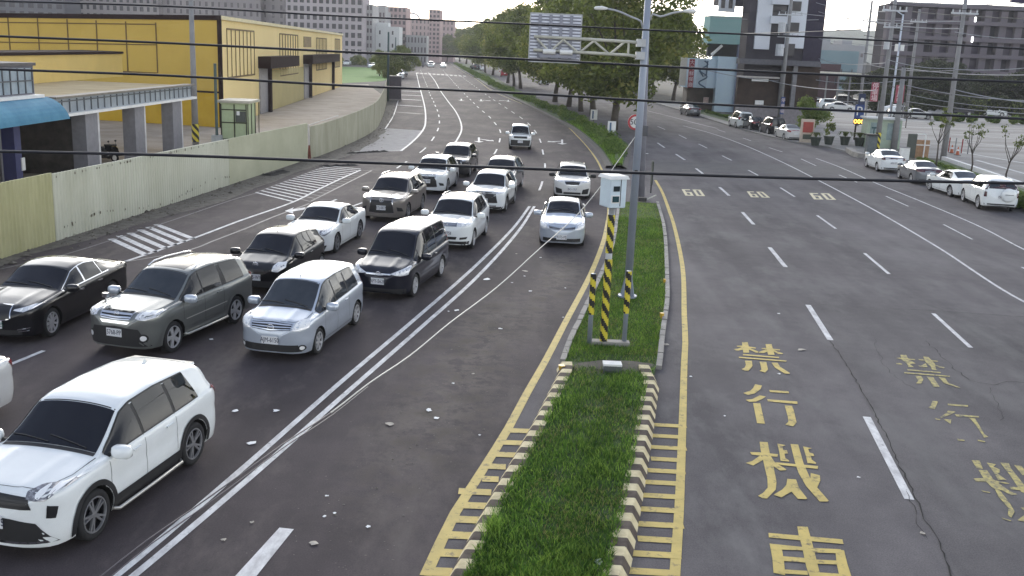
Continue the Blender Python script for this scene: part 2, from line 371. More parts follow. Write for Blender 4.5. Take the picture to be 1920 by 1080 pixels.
ribbon(WN, [b0, b1], .09, Z1)
for k in range(15):
    t = k/14; ribbon(WN, [a0.lerp(a1, t), b0.lerp(b1, t)], .10, Z1)
for a, b, w_ in (((741, 210), (796, 214), .5), ((744, 197), (792, 200), .6), ((749, 186), (790, 188), .8), ((751, 178), (790, 179.5), .8), ((753, 170.5), (788, 172), .8), ((755, 163), (786, 164), .8)):
    ribbon(WN if w_ < .55 else WH, [gp(*a), gp(*b)], w_, Z1)
# dashed lane lines: centre of each dash given; 4 m dashes every 10 m
def dashes(mb, pl, anchor, wd=.12, L=4.0, cyc=10.0, s_from=None, s_to=None):
    pts = pxline(pl, 1.0); d = arclen(pts); A = gp(*anchor)
    s0 = min(range(len(pts)), key=lambda i: (pts[i]-A).length); s0 = d[s0]
    k = -60
    while k < 120:
        c = s0+k*cyc; k += 1
        if c-L/2 < 0 or c+L/2 > d[-1]: continue
        ribbon(mb, sub(pts, c-L/2, c+L/2, d), wd, Z1)
dashes(WH, [(700, 345), (755, 308), (794, 281), (812, 260), (821, 243), (824, 228), (822.5, 216), (819, 204), (815, 196), (812, 188), (808, 181), (805, 174), (801, 162), (796, 150), (792, 140), (788, 130)], (821, 243))
dashes(WH, [(905, 316), (929, 285), (937, 263), (938, 246), (928, 231), (916, 217.5), (904.5, 208), (894, 199), (885.5, 190), (878, 183), (872, 177), (856, 160), (845, 148), (838, 140), (830, 131)], (938, 246))
dashes(WH, [(1003, 372), (1014, 350), (1022, 312), (1018, 286), (1013, 264), (1004, 247), (991, 232), (975, 219.5), (959, 209), (945.5, 200), (933, 192), (922, 185), (914, 179.5), (897, 167), (882, 156), (870, 147), (858, 139)], (1013, 264))
for a, b in (((-40, 708), (82, 658)), ((609, 383), (631, 374)), ((652, 390), (680, 380)), ((440, 1085), (540, 992))):
    if a[1] == 1085:
        MBq = [gp(440, 1082), gp(480, 1082), gp(551, 993), gp(524, 990)]; WH.poly(MBq, Z1)
    else: ribbon(WH, [gp(*a), gp(*b)], .12, Z1)
WHR = MB()
L1 = [((1625, 782), (1705, 937)), ((1515, 572), (1557, 638)), ((1443, 464), (1473, 501)), ((1392, 398), (1413, 421)), ((1349, 351), (1367, 367)), ((1305, 316), (1322, 329)), ((1267, 289), (1284, 300)), ((1233, 268), (1246, 277))]
L2 = [((1750, 588), (1820, 652)), ((1621, 475), (1667, 514)), ((1532, 404), (1567, 429)), ((1463, 352), (1490, 369)), ((1403, 319), (1425, 331)), ((1354, 292), (1372, 301)), ((1310, 270), (1326, 278)), ((1273, 253), (1287, 260)), ((1233, 237), (1247, 243))]
L3 = [((1916, 501), (1980, 534)), ((1769, 421), (1823, 449)), ((1661, 368), (1703, 387)), ((1573, 328), (1607, 342)), ((1502, 298), (1530, 311)), ((1442, 277), (1467, 285)), ((1393, 259), (1408, 264)), ((1345, 243), (1360, 248))]
for LL, wd in ((L1, .17), (L2, .13), (L3, .10)):
    for a, b in LL: ribbon(WHR, [gp(*a), gp(*b)], wd, Z1)
ribbon(WHR, pxline([(2050, 622), (1920, 566), (1762, 466), (1650, 400), (1534, 338), (1460, 301), (1387, 269), (1330, 249), (1281, 236)], 1), .12, Z1)
ribbon(WHR, pxline([(2050, 528), (1920, 468), (1837, 425), (1725, 377), (1646, 345), (1571, 312), (1530, 297)], 1), .11, Z1)
ribbon(WHR, pxline([(1215, 208), (1235, 213), (1259, 219), (1300, 230), (1345, 241)], 1), .14, Z1)
# crosswalk and stop line far up the road
for k in range(12):
    t = k/11; a = gp(782, 138).lerp(gp(872, 144), t); b = gp(784, 134).lerp(gp(868, 139), t)
    ribbon(WN, [a, a.lerp(b, .45)], .8, Z1)
# arrows on the carriageway, flat polygons around a centre, facing the traffic
def arrow(cx, cy, s, shape, m=WH, wdt=1.0):
    c = gp(cx, cy); d = (gp(cx, cy+2)-c).normalized(); n_ = Vector((-d.y, d.x, 0))
    for poly in shape: m.poly([c+d*(p[1]*s)+n_*(p[0]*s*wdt) for p in poly], Z1+.001)
head = [(-.45, 1.6), (0, 2.8), (.45, 1.6)]
stem = [(-.09, -2.4), (.09, -2.4), (.09, 1.6), (-.09, 1.6)]
turnr = [(.1, -.4), (.1, -.75), (1.0, .15), (1.25, -.15), (1.35, .95), (.55, .75), (.75, .45)]
turnl = [(-x, y) for x, y in turnr]
arrow(898, 262, .95, [head, stem, turnr]); arrow(1054, 266, .95, [head, stem, turnl]); arrow(865, 187, 1.1, [head, stem]); arrow(902, 188, 1.1, [head, stem, turnr]); arrow(953, 189, 1.1, [head, stem, turnl])
WH.poly([gp(*p) for p in ((534, 396), (551, 389), (548, 393), (573, 389), (571, 393), (549, 397), (550, 401))], Z1+.001)
tag(WH.build('road_markings', M_white), kind='structure'); tag(WN.build('road_markings', M_worn), kind='structure'); tag(WHR.build('road_markings', M_white), kind='structure')
# yellow edge lines and ladders beside the median
ribbon(YE, YL[:30], .18, Z1); ribbon(YE, YL[29:60], .14, Z1); ribbon(YE, YL[59:-20], .10, Z1); ribbon(YE, YR, .16, Z1)
# the kerbs of the near median (grass side edge, and foot on the road)
LI = pxline([(870, 1110), (884, 1080), (913, 1010), (958, 917), (987, 858), (1017, 784), (1034, 742), (1052, 706)], .5)
LO = pxline([(826, 1110), (843, 1080), (868, 1030), (917, 935), (958, 865), (1002, 787), (1026, 740), (1045, 703)], .5)
RI = pxline([(1125, 1110), (1131, 1080), (1135, 1050), (1161, 939), (1176, 887), (1191, 813), (1207, 760), (1217, 722)], .5)
RO = pxline([(1172, 1110), (1180, 1080), (1195, 998), (1210, 910), (1219, 850), (1224, 821), (1230, 770), (1236, 728)], .5)
for yy in (797, 817.5, 839, 861, 883, 905, 930, 956, 984, 1012, 1040, 1073, 1108):
    g1 = gp(1230, yy); r0 = min(YR, key=lambda p: abs(p.y-g1.y)); k0 = min(RO, key=lambda p: abs(p.y-g1.y))
    ribbon(YE, [Vector((k0.x-.02, g1.y, 0)), Vector((r0.x, g1.y-.02, 0))], .19, Z1+.002)
for yy in (806, 829, 852, 875, 899, 924, 950, 977, 1007, 1041, 1077, 1112):
    g1 = gp(920, yy); r0 = min(YL, key=lambda p: abs(p.y-g1.y)); k0 = min(LO, key=lambda p: abs(p.y-g1.y))
    ribbon(YE, [Vector((r0.x, g1.y, 0)), Vector((k0.x+.03, g1.y+.0, 0))], .24, Z1+.002)
tag(YE.build('road_markings', M_yel), kind='structure')
# ---- lettering
def zpoly(off, s, polys, mb, z0):
    for i, pl in enumerate(polys): mb.poly([gp(off[0]+x/s, off[1]+y/s) for x, y in pl], z0+i*.0004)
LT = MB()
zpoly((1370, 630), 13.5, [
 [(285, 165), (430, 165), (455, 260), (470, 430), (320, 430), (300, 300)], [(150, 255), (300, 250), (640, 300), (630, 325), (440, 310), (160, 275)],
 [(75, 335), (180, 330), (310, 280), (320, 350), (190, 378), (130, 372)], [(450, 280), (520, 330), (700, 400), (690, 430), (640, 430), (450, 345)],
 [(880, 215), (1035, 215), (1060, 310), (1110, 485), (950, 485), (910, 340)], [(780, 315), (900, 310), (1250, 350), (1240, 375), (1050, 360), (790, 338)],
 [(700, 425), (760, 395), (900, 350), (940, 400), (840, 440), (740, 435)], [(1070, 345), (1180, 400), (1330, 450), (1300, 468), (1210, 465), (1080, 400)],
 [(305, 465), (1230, 540), (1220, 572), (315, 500)], [(200, 535), (1415, 632), (1405, 662), (215, 568)],
 [(358, 635), (535, 640), (552, 770), (450, 890), (360, 888), (272, 852), (350, 815), (385, 745)],
 [(730, 662), (900, 670), (945, 860), (870, 938), (730, 895), (780, 860), (755, 745)],
 [(1030, 685), (1185, 690), (1250, 790), (1500, 950), (1490, 968), (1370, 965), (1120, 810)]], LT, .009)
zpoly((1380, 710), 10.8, [
 [(385, 120), (525, 145), (495, 220), (370, 310), (240, 335), (145, 298), (290, 250), (345, 200)], [(480, 345), (605, 370), (520, 425), (400, 470), (270, 478), (190, 435), (330, 420)],
 [(345, 500), (490, 505), (585, 920), (425, 908)], [(670, 235), (1060, 265), (1075, 303), (690, 280)], [(630, 425), (1240, 470), (1245, 522), (645, 468)],
 [(985, 548), (1130, 560), (1170, 650), (1225, 895), (1160, 975), (1000, 940), (1060, 885), (1050, 780)]], LT, .009)
zpoly((1390, 820), 8.306, [
 [(285, 75), (410, 80), (440, 240), (500, 460), (548, 700), (535, 820), (400, 960), (330, 955), (260, 918), (340, 870), (410, 790), (405, 650), (345, 390), (300, 200)],
 [(135, 235), (300, 240), (570, 270), (560, 308), (300, 290), (160, 275)], [(65, 405), (170, 375), (300, 285), (350, 350), (185, 445)], [(430, 260), (520, 395), (700, 505), (690, 520), (600, 525), (490, 450)],
 [(530, 395), (1195, 455), (1190, 500), (640, 440), (560, 425)], [(560, 105), (690, 130), (640, 145), (650, 200), (710, 212), (725, 260), (670, 262), (685, 330), (745, 370), (740, 385), (610, 372), (590, 230)],
 [(765, 112), (885, 120), (970, 420), (1070, 640), (1180, 790), (1360, 995), (1340, 1008), (1220, 1008), (1010, 770), (890, 560), (830, 380)],
 [(960, 150), (1100, 178), (1040, 190), (1060, 245), (1120, 262), (1135, 300), (1080, 300), (1095, 355), (1165, 405), (1160, 420), (1030, 408), (1000, 280)],
 [(1080, 565), (1220, 600), (1230, 680), (1180, 790), (1060, 700), (1075, 640)],
 [(715, 655), (850, 665), (900, 800), (1025, 962), (1000, 972), (880, 968), (780, 855), (620, 945), (500, 905), (640, 820), (700, 750)]], LT, .009)
zpoly((1420, 970), 9.6, [
 [(718, 172), (905, 180), (960, 370), (1030, 640), (1120, 1000), (1190, 1260), (1010, 1260), (880, 900), (800, 520), (745, 330)],
 [(200, 288), (1530, 405), (1550, 490), (205, 370)], [(220, 480), (430, 510), (480, 800), (500, 1050), (290, 1010), (270, 750)], [(1400, 580), (1560, 605), (1620, 850), (1700, 1100), (1480, 1090), (1430, 860)],
 [(300, 490), (830, 545), (830, 605), (320, 588)], [(980, 560), (1500, 585), (1500, 660), (990, 640)], [(440, 710), (860, 742), (870, 825), (440, 795)], [(1030, 770), (1440, 790), (1450, 860), (1040, 845)],
 [(300, 940), (900, 975), (910, 1050), (320, 1015)], [(1050, 1000), (1500, 1030), (1510, 1110), (1060, 1080)], [(150, 1150), (1800, 1270), (1810, 1350), (160, 1230)]], LT, .009)
tag(LT.build('road_lettering', M_yel), kind='structure')
LT = MB()
zpoly((1670, 650), 12.0, [
 [(215, 190), (345, 190), (400, 280), (560, 385), (430, 400), (520, 465), (400, 465), (370, 390), (250, 300)], [(120, 262), (190, 255), (400, 275), (550, 290), (540, 308), (250, 290)], [(120, 375), (210, 375), (270, 400), (250, 410), (130, 400)],
 [(730, 230), (850, 240), (1000, 400), (1020, 520), (1075, 540), (930, 530), (900, 450), (790, 360)], [(620, 285), (860, 300), (1065, 330), (1060, 345), (930, 335), (640, 310)], [(600, 430), (680, 440), (790, 380), (830, 470), (700, 470)], [(990, 420), (1220, 475), (1190, 497), (1100, 480)],
 [(370, 515), (1120, 580), (1130, 605), (385, 545)], [(300, 580), (1330, 665), (1330, 690), (310, 610)],
 [(555, 670), (680, 670), (735, 740), (690, 840), (570, 835), (620, 780)], [(810, 685), (960, 700), (1100, 915), (960, 915), (900, 800)], [(1080, 700), (1220, 710), (1290, 820), (1600, 945), (1490, 925), (1200, 830)]], LT, .009)
zpoly((1720, 730), 9.82, [
 [(280, 220), (385, 225), (320, 370), (185, 345), (240, 320)], [(555, 265), (930, 300), (935, 330), (565, 298)], [(560, 400), (705, 420), (600, 475), (440, 535), (420, 515), (540, 440)], [(690, 465), (1130, 500), (1135, 525), (720, 505)],
 [(315, 535), (430, 560), (420, 578), (340, 562)], [(480, 555), (625, 565), (610, 650), (560, 610)], [(730, 915), (865, 940), (870, 960), (745, 950)], [(945, 530), (1060, 545), (1170, 720), (1230, 830), (1305, 885), (1230, 900), (1130, 740), (1030, 610)], [(1100, 935), (1250, 965), (1240, 988), (1120, 960)]], LT, .009)
zpoly((1800, 850), 7.71, [
 [(165, 103), (285, 110), (330, 230), (240, 220)], [(265, 245), (390, 250), (480, 380), (700, 540), (825, 598), (740, 610), (600, 540), (480, 515), (360, 400)], [(195, 370), (330, 365), (720, 440), (700, 450), (420, 415), (230, 410)],
 [(385, 140), (520, 165), (480, 200), (570, 235), (580, 280), (540, 300), (680, 395), (550, 388), (480, 270)], [(580, 140), (705, 150), (740, 230), (830, 340), (1000, 560), (1000, 620), (880, 560), (720, 320)], [(780, 175), (890, 190), (940, 260), (1000, 330), (900, 320)],
 [(705, 485), (850, 500), (1000, 540), (880, 545), (740, 530)], [(300, 540), (440, 570), (430, 580), (330, 562)], [(500, 520), (570, 540), (700, 700), (790, 850), (740, 940), (690, 900), (700, 800), (560, 640)], [(595, 935), (740, 980), (730, 992), (620, 955)], [(870, 790), (1000, 800), (1000, 900)], [(830, 975), (930, 900), (1000, 910), (1000, 1010)]], LT, .009)
tag(LT.build('road_lettering', M_yel2), kind='structure')
# speed figures 60 60 60: condensed digits painted on the lanes
LT = MB()
def ring(cx0, cx1, y0, y1, t): 
    return [[(cx0, y0), (cx1, y0), (cx1, y0+t*.8), (cx0, y0+t*.8)], [(cx0, y1-t*.8), (cx1, y1-t*.8), (cx1, y1), (cx0, y1)], [(cx0, y0+t*.8), (cx0+t, y0+t*.8), (cx0+t, y1-t*.8), (cx0, y1-t*.8)], [(cx1-t, y0+t*.8), (cx1, y0+t*.8), (cx1, y1-t*.8), (cx1-t, y1-t*.8)]]
six = [[(.0, 0), (.42, 0), (.42, .13), (.0, .13)], [(0, .13), (.14, .13), (.14, .87), (0, .87)], [(0, .87), (.42, .87), (.42, 1), (0, 1)], [(.14, .42), (.42, .42), (.42, .54), (.14, .54)], [(.29, .54), (.42, .54), (.42, .87), (.29, .87)]]
zero = [[(a*.42/.42, b) for a, b in p] for p in ring(0, .42, 0, 1, .14)]
for c4 in (((1278, 355), (1314, 356), (1323, 368), (1285, 367)), ((1400, 359), (1431, 360), (1445, 371), (1408, 370)), ((1517, 362), (1555, 363), (1569, 375), (1526, 374))):
    A, B, C_, D = [gp(*p) for p in c4]
    def uv(u, v): return A.lerp(B, u).lerp(D.lerp(C_, u), v)
    for dx, dig in ((0, six), (.56, zero)):
        for p in dig: LT.poly([uv(dx+x, y) for x, y in p], .009)
tag(LT.build('road_lettering', mat('pale_yellow_paint', (.58, .52, .32), .6, var=.12, scale=6)), kind='structure')
# ---- near median: painted kerb blocks, soil, grass
M_kerbY = mat('kerb_yellow', (.76, .67, .43), .85, spec=.15, col2=(.54, .46, .28), scale=4, bump=.3)
M_kerbD = mat('kerb_dark', (.075, .06, .052), .9, spec=.15, col2=(.14, .115, .095), scale=4, bump=.3)
M_conc = mat('concrete', (.24, .23, .21), .85, col2=(.33, .31, .28), scale=2, bump=.2)
def kerb(I, O, side, name):
    KH = .2; mb = MB(); y0, y1 = 12.2, 22.9; step = .285; n = int((y1-y0)/step)
    def xat(L, y):
        for a, b in zip(L, L[1:]):
            if min(a.y, b.y) <= y <= max(a.y, b.y) and abs(b.y-a.y) > 1e-6: return a.x+(b.x-a.x)*(y-a.y)/(b.y-a.y)
        return L[0].x if y < L[0].y else L[-1].x
    for k in range(n):
        a, b = y0+k*step, y0+(k+1)*step; mi = k % 2; 
        prof = []
        for y in (a, b):
            xi, xo = xat(I, y), xat(O, y); d = 1 if xo > xi else -1
            xi = xo-d*.36
            prof.append([(xi, y, -.02), (xi, y, KH), (xo-d*.135, y, KH), (xo-d*.11, y, KH-.012), (xo, y, 0.0)])
        vs = prof[0]+prof[1]; fs = []
        for i in range(4):
            q = (i, i+1, i+6, i+5); fs.append(q if side < 0 else q[::-1])
        fs += [(0, 1, 2, 3, 4), (9, 8, 7, 6, 5)]; mb.add(vs, fs, mi)
    o = mb.build(name, [M_kerbY, M_kerbD]); tag(o, kind='structure')
    return xat
xL = kerb(LI, LO, -1, 'kerb'); kerb(RI, RO, 1, 'kerb')
GL = [(LO, None)]
gl_px = [(868, 1110), (884, 1080), (913, 1010), (958, 917), (987, 858), (1017, 784), (1046, 722), (1054, 700), (1073, 643), (1093, 600), (1117, 547), (1140, 495), (1152, 460), (1160, 405), (1163, 380)]
gr_px = [(1128, 1110), (1131, 1080), (1135, 1050), (1161, 939), (1176, 887), (1191, 813), (1212, 730), (1223, 715), (1230, 693), (1238, 627), (1247, 567), (1247, 520), (1242, 427), (1230, 380)]
gl = pxline(gl_px, .7); gr = pxline(gr_px, .7)
def xi_at(L, y):
    for a, b in zip(L, L[1:]):
        if min(a.y, b.y) <= y <= max(a.y, b.y) and abs(b.y-a.y) > 1e-6: return a.x+(b.x-a.x)*(y-a.y)/(b.y-a.y)
    return L[0].x if y < L[0].y else L[-1].x
def hgrass(y): return .19 if y < 21.5 else max(.05, .17-(y-21.5)*.06)
ys = np.linspace(12.0, min(gl[-1].y, gr[-1].y), 70); mb = MB(); vs = []; fs = []
for y in ys:
    a, b = xi_at(gl, y), xi_at(gr, y)
    if y < 22: a, b = xi_at(LO, y)+.30, xi_at(RO, y)-.30
    for k in range(9):
        t = k/8; vs.append((a+(b-a)*t, y, hgrass(y)-(.0 if 0 < k < 8 else .0)))
for i in range(len(ys)-1):
    for k in range(8): fs.append((i*9+k, i*9+k+1, i*9+k+10, i*9+k+9))
n0 = len(vs)
for e_ in (0, 8):                                            # skirts
    for i in range(len(ys)): vs.append((vs[i*9+e_][0], vs[i*9+e_][1], -.02))
    o_ = n0 if e_ == 0 else n0+len(ys)
    for i in range(len(ys)-1): fs.append((i*9+e_, (i+1)*9+e_, o_+i+1, o_+i))
mb.add(vs, fs)
M_soil = mat('turf_soil', (.022, .050, .010), .95, col2=(.045, .085, .016), scale=2.5, bump=.6, bscale=40)
tag(mb.build('median_turf', M_soil), kind='structure')
# worn kerbstones beyond the painted blocks
mb = MB(); rr = random.Random(5)
for L, sgn in ((gl, -1), (gr, 1)):
    pts = [p for p in L if p.y > 22.6 and p.y < 52]
    d = arclen(pts); s = 0
    while s < d[-1]-.6:
        seg = sub(pts, s, s+.55, d); p = seg[0].lerp(seg[-1], .5); t = seg[-1]-seg[0]
        mb.box((p.x+sgn*.06, p.y, .05), (.14, .53, .12+rr.uniform(-.03, .03)), math.atan2(t.y, t.x)-math.pi/2); s += .56
tag(mb.build('kerbstones', M_conc), kind='structure')
# grass blades
def blades(name, pts, hmin, hmax, wd, mats, lean=.5, seed=1, zf=None):
    rg = np.random.default_rng(seed); n = len(pts); P = np.array(pts, dtype=np.float64)
    h = rg.uniform(hmin, hmax, n)*(.55+.45*rg.random(n)); an = rg.uniform(0, 2*np.pi, n); wa = rg.uniform(0, 2*np.pi, n)
    ln = rg.uniform(.1, lean, n)*h
    dx, dy = np.cos(an)*ln, np.sin(an)*ln; wx, wy = np.cos(wa)*wd/2, np.sin(wa)*wd/2
    V = np.zeros((n, 5, 3))
    V[:, 0] = P-np.stack([wx, wy, 0*wx], 1); V[:, 1] = P+np.stack([wx, wy, 0*wx], 1)
    mid_ = P+np.stack([dx*.35, dy*.35, h*.6], 1)
    V[:, 2] = mid_+np.stack([wx, wy, 0*wx], 1)*.8; V[:, 3] = mid_-np.stack([wx, wy, 0*wx], 1)*.8; V[:, 4] = P+np.stack([dx, dy, h], 1)
    me = bpy.data.meshes.new(name); me.vertices.add(n*5); me.vertices.foreach_set('co', V.reshape(-1))
    idx = np.arange(n)[:, None]*5
    F4 = (idx+np.array([[0, 1, 2, 3]])); F3 = (idx+np.array([[3, 2, 4]]))
    loops = np.concatenate([F4, F3], 1).reshape(-1); me.loops.add(len(loops)); me.loops.foreach_set('vertex_index', loops.astype(np.int32))
    st = np.stack([np.arange(n)*7, np.arange(n)*7+4], 1).reshape(-1); me.polygons.add(2*n)
    me.polygons.foreach_set('loop_start', st.astype(np.int32))
    mi = np.repeat(rg.integers(0, len(mats), n), 2); me.polygons.foreach_set('material_index', mi.astype(np.int32))
    for m in mats: me.materials.append(m)
    me.update(); me.validate(); return link(bpy.data.objects.new(name, me))
GM = [leafy(x, .4) for x in [mat('grass_a', (.06, .135, .025), .6, var=.4, scale=1.1, spec=.2), mat('grass_b', (.12, .22, .038), .6, var=.4, scale=.9, spec=.2), mat('grass_c', (.22, .34, .06), .6, var=.35, scale=.7, spec=.2), mat('grass_dry', (.24, .24, .09), .7, var=.2, scale=.7, spec=.2)]]
GM2 = [GM[0], GM[0], GM[1], GM[1], GM[1], GM[2]]
rg = np.random.default_rng(3); pts = []; GP = ([], [], [])
while len(pts) < 60000:
    y = 12.0+(46-12.0)*rg.random()**2.0
    a, b = xi_at(gl, y), xi_at(gr, y)
    if y < 22: a, b = xi_at(LO, y)+.27, xi_at(RO, y)-.27
    x = a+(b-a)*rg.random()
    if 22.2 < y < 23.6 and abs((y-22.9)/.55)+abs((x-2.6)/1.5) < 1 and rg.random() < .9: continue    # bare slab round the junction box
    if 24.7 < y < 25.7 and 2.0 < x < 3.4 and rg.random() < .7: continue
    cl = math.sin(x*5.1+y*2.3)*math.sin(y*3.7-x*1.7)
    if cl < -.35 and rg.random() < .45: continue
    fld = math.sin(x*2.1+y*.9+1.3)+math.sin(y*1.7-x*1.1)+.8*math.sin(x*4.7-y*3.1)
    (GP[0] if fld < -.55 else GP[1] if fld < .9 else GP[2]).append((x, y, hgrass(y)-.01)); pts.append(1)
for k_, (pp_, a_, b_, ms_) in enumerate(((GP[0], .05, .13, [GM[0], GM[0], GM[1], GM[2], GM[3]]), (GP[1], .05, .16, [GM[0], GM[0], GM[1], GM[1], GM[2]]), (GP[2], .07, .20, [GM[1], GM[2], GM[0]]))):
    tag(blades('grass', pp_, a_, b_, .015, ms_, .95, 4+k_), kind='stuff')
pts = []
while len(pts) < 26000:
    y = 24+(min(gl[-1].y, gr[-1].y)-24)*rg.random()**1.3; a, b = xi_at(gl, y), xi_at(gr, y); x = a+(b-a)*rg.random()
    pts.append((x, y, hgrass(y)-.01))
tag(blades('short_grass', pts, .03, .09, .02, [GM[1], GM[2], GM[2], GM[3]], .8, 5), kind='stuff')
# clump overhanging the left kerb
pts = []
for k in range(160):
    pts.append((xi_at(LO, 13.9)+.42+rnd.gauss(0, .07), 13.95+rnd.gauss(0, .14), .16))
o = blades('grass_tuft', pts, .22, .42, .012, [GM[2], GM[1]], 1.1, 8); tag(o, 'long grass tuft flopping over the painted kerb near the bottom', 'grass tuft')
# ================================================================ CARS
def paint(name, col, metal=0.0, rough=.28, flake=.0):
    return mat(name, col, rough, metal, var=.03, scale=2, coat=1.0, spec=.15)
P_white = paint('paint_white', (.80, .83, .82)); P_pearl = paint('paint_pearl', (.66, .66, .64))
P_black = paint('paint_black', (.008, .008, .010)); P_navy = paint('paint_dark_navy', (.010, .011, .020), .2)
P_silver = paint('paint_silver', (.50, .55, .62), .45, .30); P_green = paint('paint_grey_green', (.19, .20, .19), .5, .28)
P_bronze = paint('paint_bronze', (.26, .235, .21), .5, .3); P_dgrey = paint('paint_dark_grey', (.05, .05, .055), .5, .3)
P_grey = paint('paint_mid_grey', (.20, .21, .225), .5, .3); P_red = paint('paint_red', (.35, .02, .03))
G_glass = mat('car_glass', (.006, .007, .012), .03, var=0, spec=.38)
G_glass2 = mat('car_glass_clearer', (.022, .028, .036), .04, var=0, col2=(.035, .042, .05), scale=3, spec=.5)
G_side = mat('car_side_glass', (.012, .013, .015), .02, var=0, spec=.45)
G_trim = mat('black_plastic', (.018, .018, .019), .55, var=.1)
G_seam = mat('panel_gap', (.01, .01, .01), .9, var=0)
G_tyre = mat('tyre_rubber', (.016, .016, .017), .85, var=.15, scale=9)
G_rim = mat('alloy', (.62, .62, .63), .3, .5, var=.1); G_rimd = mat('alloy_dark', (.34, .34, .35), .3, .6, var=.1)
G_well = mat('wheel_well', (.006, .006, .006), .95, var=0)
G_chrome = mat('chrome', (.75, .76, .78), .12, 1.0, var=0)
G_lamp = mat('headlamp_glass', (.62, .63, .65), .12, .2, var=0, col2=(.85, .86, .88), scale=16, coat=1)
G_lampl = mat('lamp_lens', (.9, .9, .88), .1, .0, var=0, coat=1)
G_lampd = mat('headlamp_dark', (.06, .06, .07), .15, .3, var=0, col2=(.4, .4, .42), scale=18, coat=1)
G_tail = mat('tail_lamp', (.25, .012, .015), .15, var=.2, coat=1)
G_taild = mat('tail_lamp_dark', (.06, .006, .012), .2, var=.2, coat=1)
G_plate = mat('plate_white', (.72, .73, .74), .4, var=.04); G_ink = mat('plate_ink', (.02, .025, .05), .6, var=0); G_inkg = mat('plate_ink_green', (.02, .10, .08), .6, var=0)
G_gril = mat('grille_black', (.012, .012, .014), .4, var=.2, scale=30)
G_gold = mat('sill_trim', (.55, .54, .5), .3, .6, var=0)

PROF = {
 'suv': [(0, .40), (.006, .50), (.018, .575), (.04, .605), (.12, .63), (.25, .672), (.275, .69), (.42, .955), (.48, .985), (.62, 1.0), (.80, .98), (.905, .945), (.93, .90), (.975, .66), (.99, .52), (1, .42)],
 'sedan': [(0, .40), (.006, .48), (.02, .56), (.05, .60), (.14, .645), (.27, .69), (.29, .705), (.44, .955), (.50, .985), (.58, 1.0), (.68, .975), (.86, .775), (.90, .765), (.97, .745), (.985, .66), (1, .45)],
 'coupe': [(0, .40), (.006, .47), (.02, .545), (.05, .59), (.15, .645), (.28, .69), (.30, .705), (.44, .95), (.52, .99), (.58, 1.0), (.68, .965), (.88, .755), (.92, .74), (.975, .72), (.988, .64), (1, .45)],
 'mpv': [(0, .36), (.006, .44), (.02, .52), (.05, .56), (.12, .60), (.19, .645), (.21, .665), (.385, .95), (.45, .985), (.60, 1.0), (.80, .985), (.925, .955), (.95, .90), (.98, .66), (.99, .50), (1, .38)],
 'hatch': [(0, .36), (.006, .45), (.02, .53), (.05, .575), (.13, .62), (.20, .665), (.22, .68), (.41, .955), (.47, .985), (.58, 1.0), (.78, .975), (.89, .935), (.925, .88), (.97, .64), (.985, .50), (1, .40)],
 'van': [(0, .33), (.006, .42), (.02, .485), (.045, .52), (.12, .56), (.195, .61), (.215, .63), (.365, .945), (.42, .98), (.55, 1.0), (.80, .99), (.955, .965), (.975, .92), (.99, .62), (.995, .48), (1, .35)],
 'box': [(0, .38), (.008, .52), (.018, .60), (.04, .615), (.12, .63), (.29, .64), (.315, .66), (.39, .96), (.43, .985), (.6, 1.0), (.85, .995), (.965, .975), (.98, .94), (.99, .60), (.995, .5), (1, .4)],
}
BELT = {'suv': (.60, .66), 'sedan': (.60, .70), 'coupe': (.60, .70), 'mpv': (.545, .64), 'hatch': (.57, .66), 'van': (.52, .58), 'box': (.585, .61)}
# side windows: (bottom front, bottom rear, top front, top rear) as fractions of length
WIN = {
 'suv': [(.292, .475, .292, .475), (.49, .665, .49, .665), (.682, .835, .682, .80)],
 'sedan': [(.30, .49, .30, .49), (.505, .665, .505, .665), (.672, .745, .672, .70)],
 'coupe': [(.31, .50, .31, .50), (.515, .68, .515, .665), (.688, .755, .674, .70)],
 'mpv': [(.225, .29, .225, .29), (.30, .475, .30, .475), (.49, .67, .49, .67), (.688, .86, .688, .84)],
 'hatch': [(.24, .44, .24, .44), (.455, .66, .455, .66), (.675, .775, .675, .75)],
 'van': [(.228, .285, .228, .285), (.295, .455, .295, .455), (.47, .65, .47, .65), (.665, .92, .665, .90)],
 'box': [(.325, .56, .325, .56), (.60, .89, .60, .89)],
}
WS = {'suv': (.272, .415), 'sedan': (.288, .435), 'coupe': (.298, .435), 'mpv': (.208, .38), 'hatch': (.218, .405), 'van': (.213, .36), 'box': (.315, .388)}
class Car: pass
def interp(tab, x):
    if x <= tab[0][0]: return tab[0][1]
    for a, b in zip(tab, tab[1:]):
        if x <= b[0]: return a[1]+(b[1]-a[1])*(x-a[0])/(b[0]-a[0])
    return tab[-1][1]
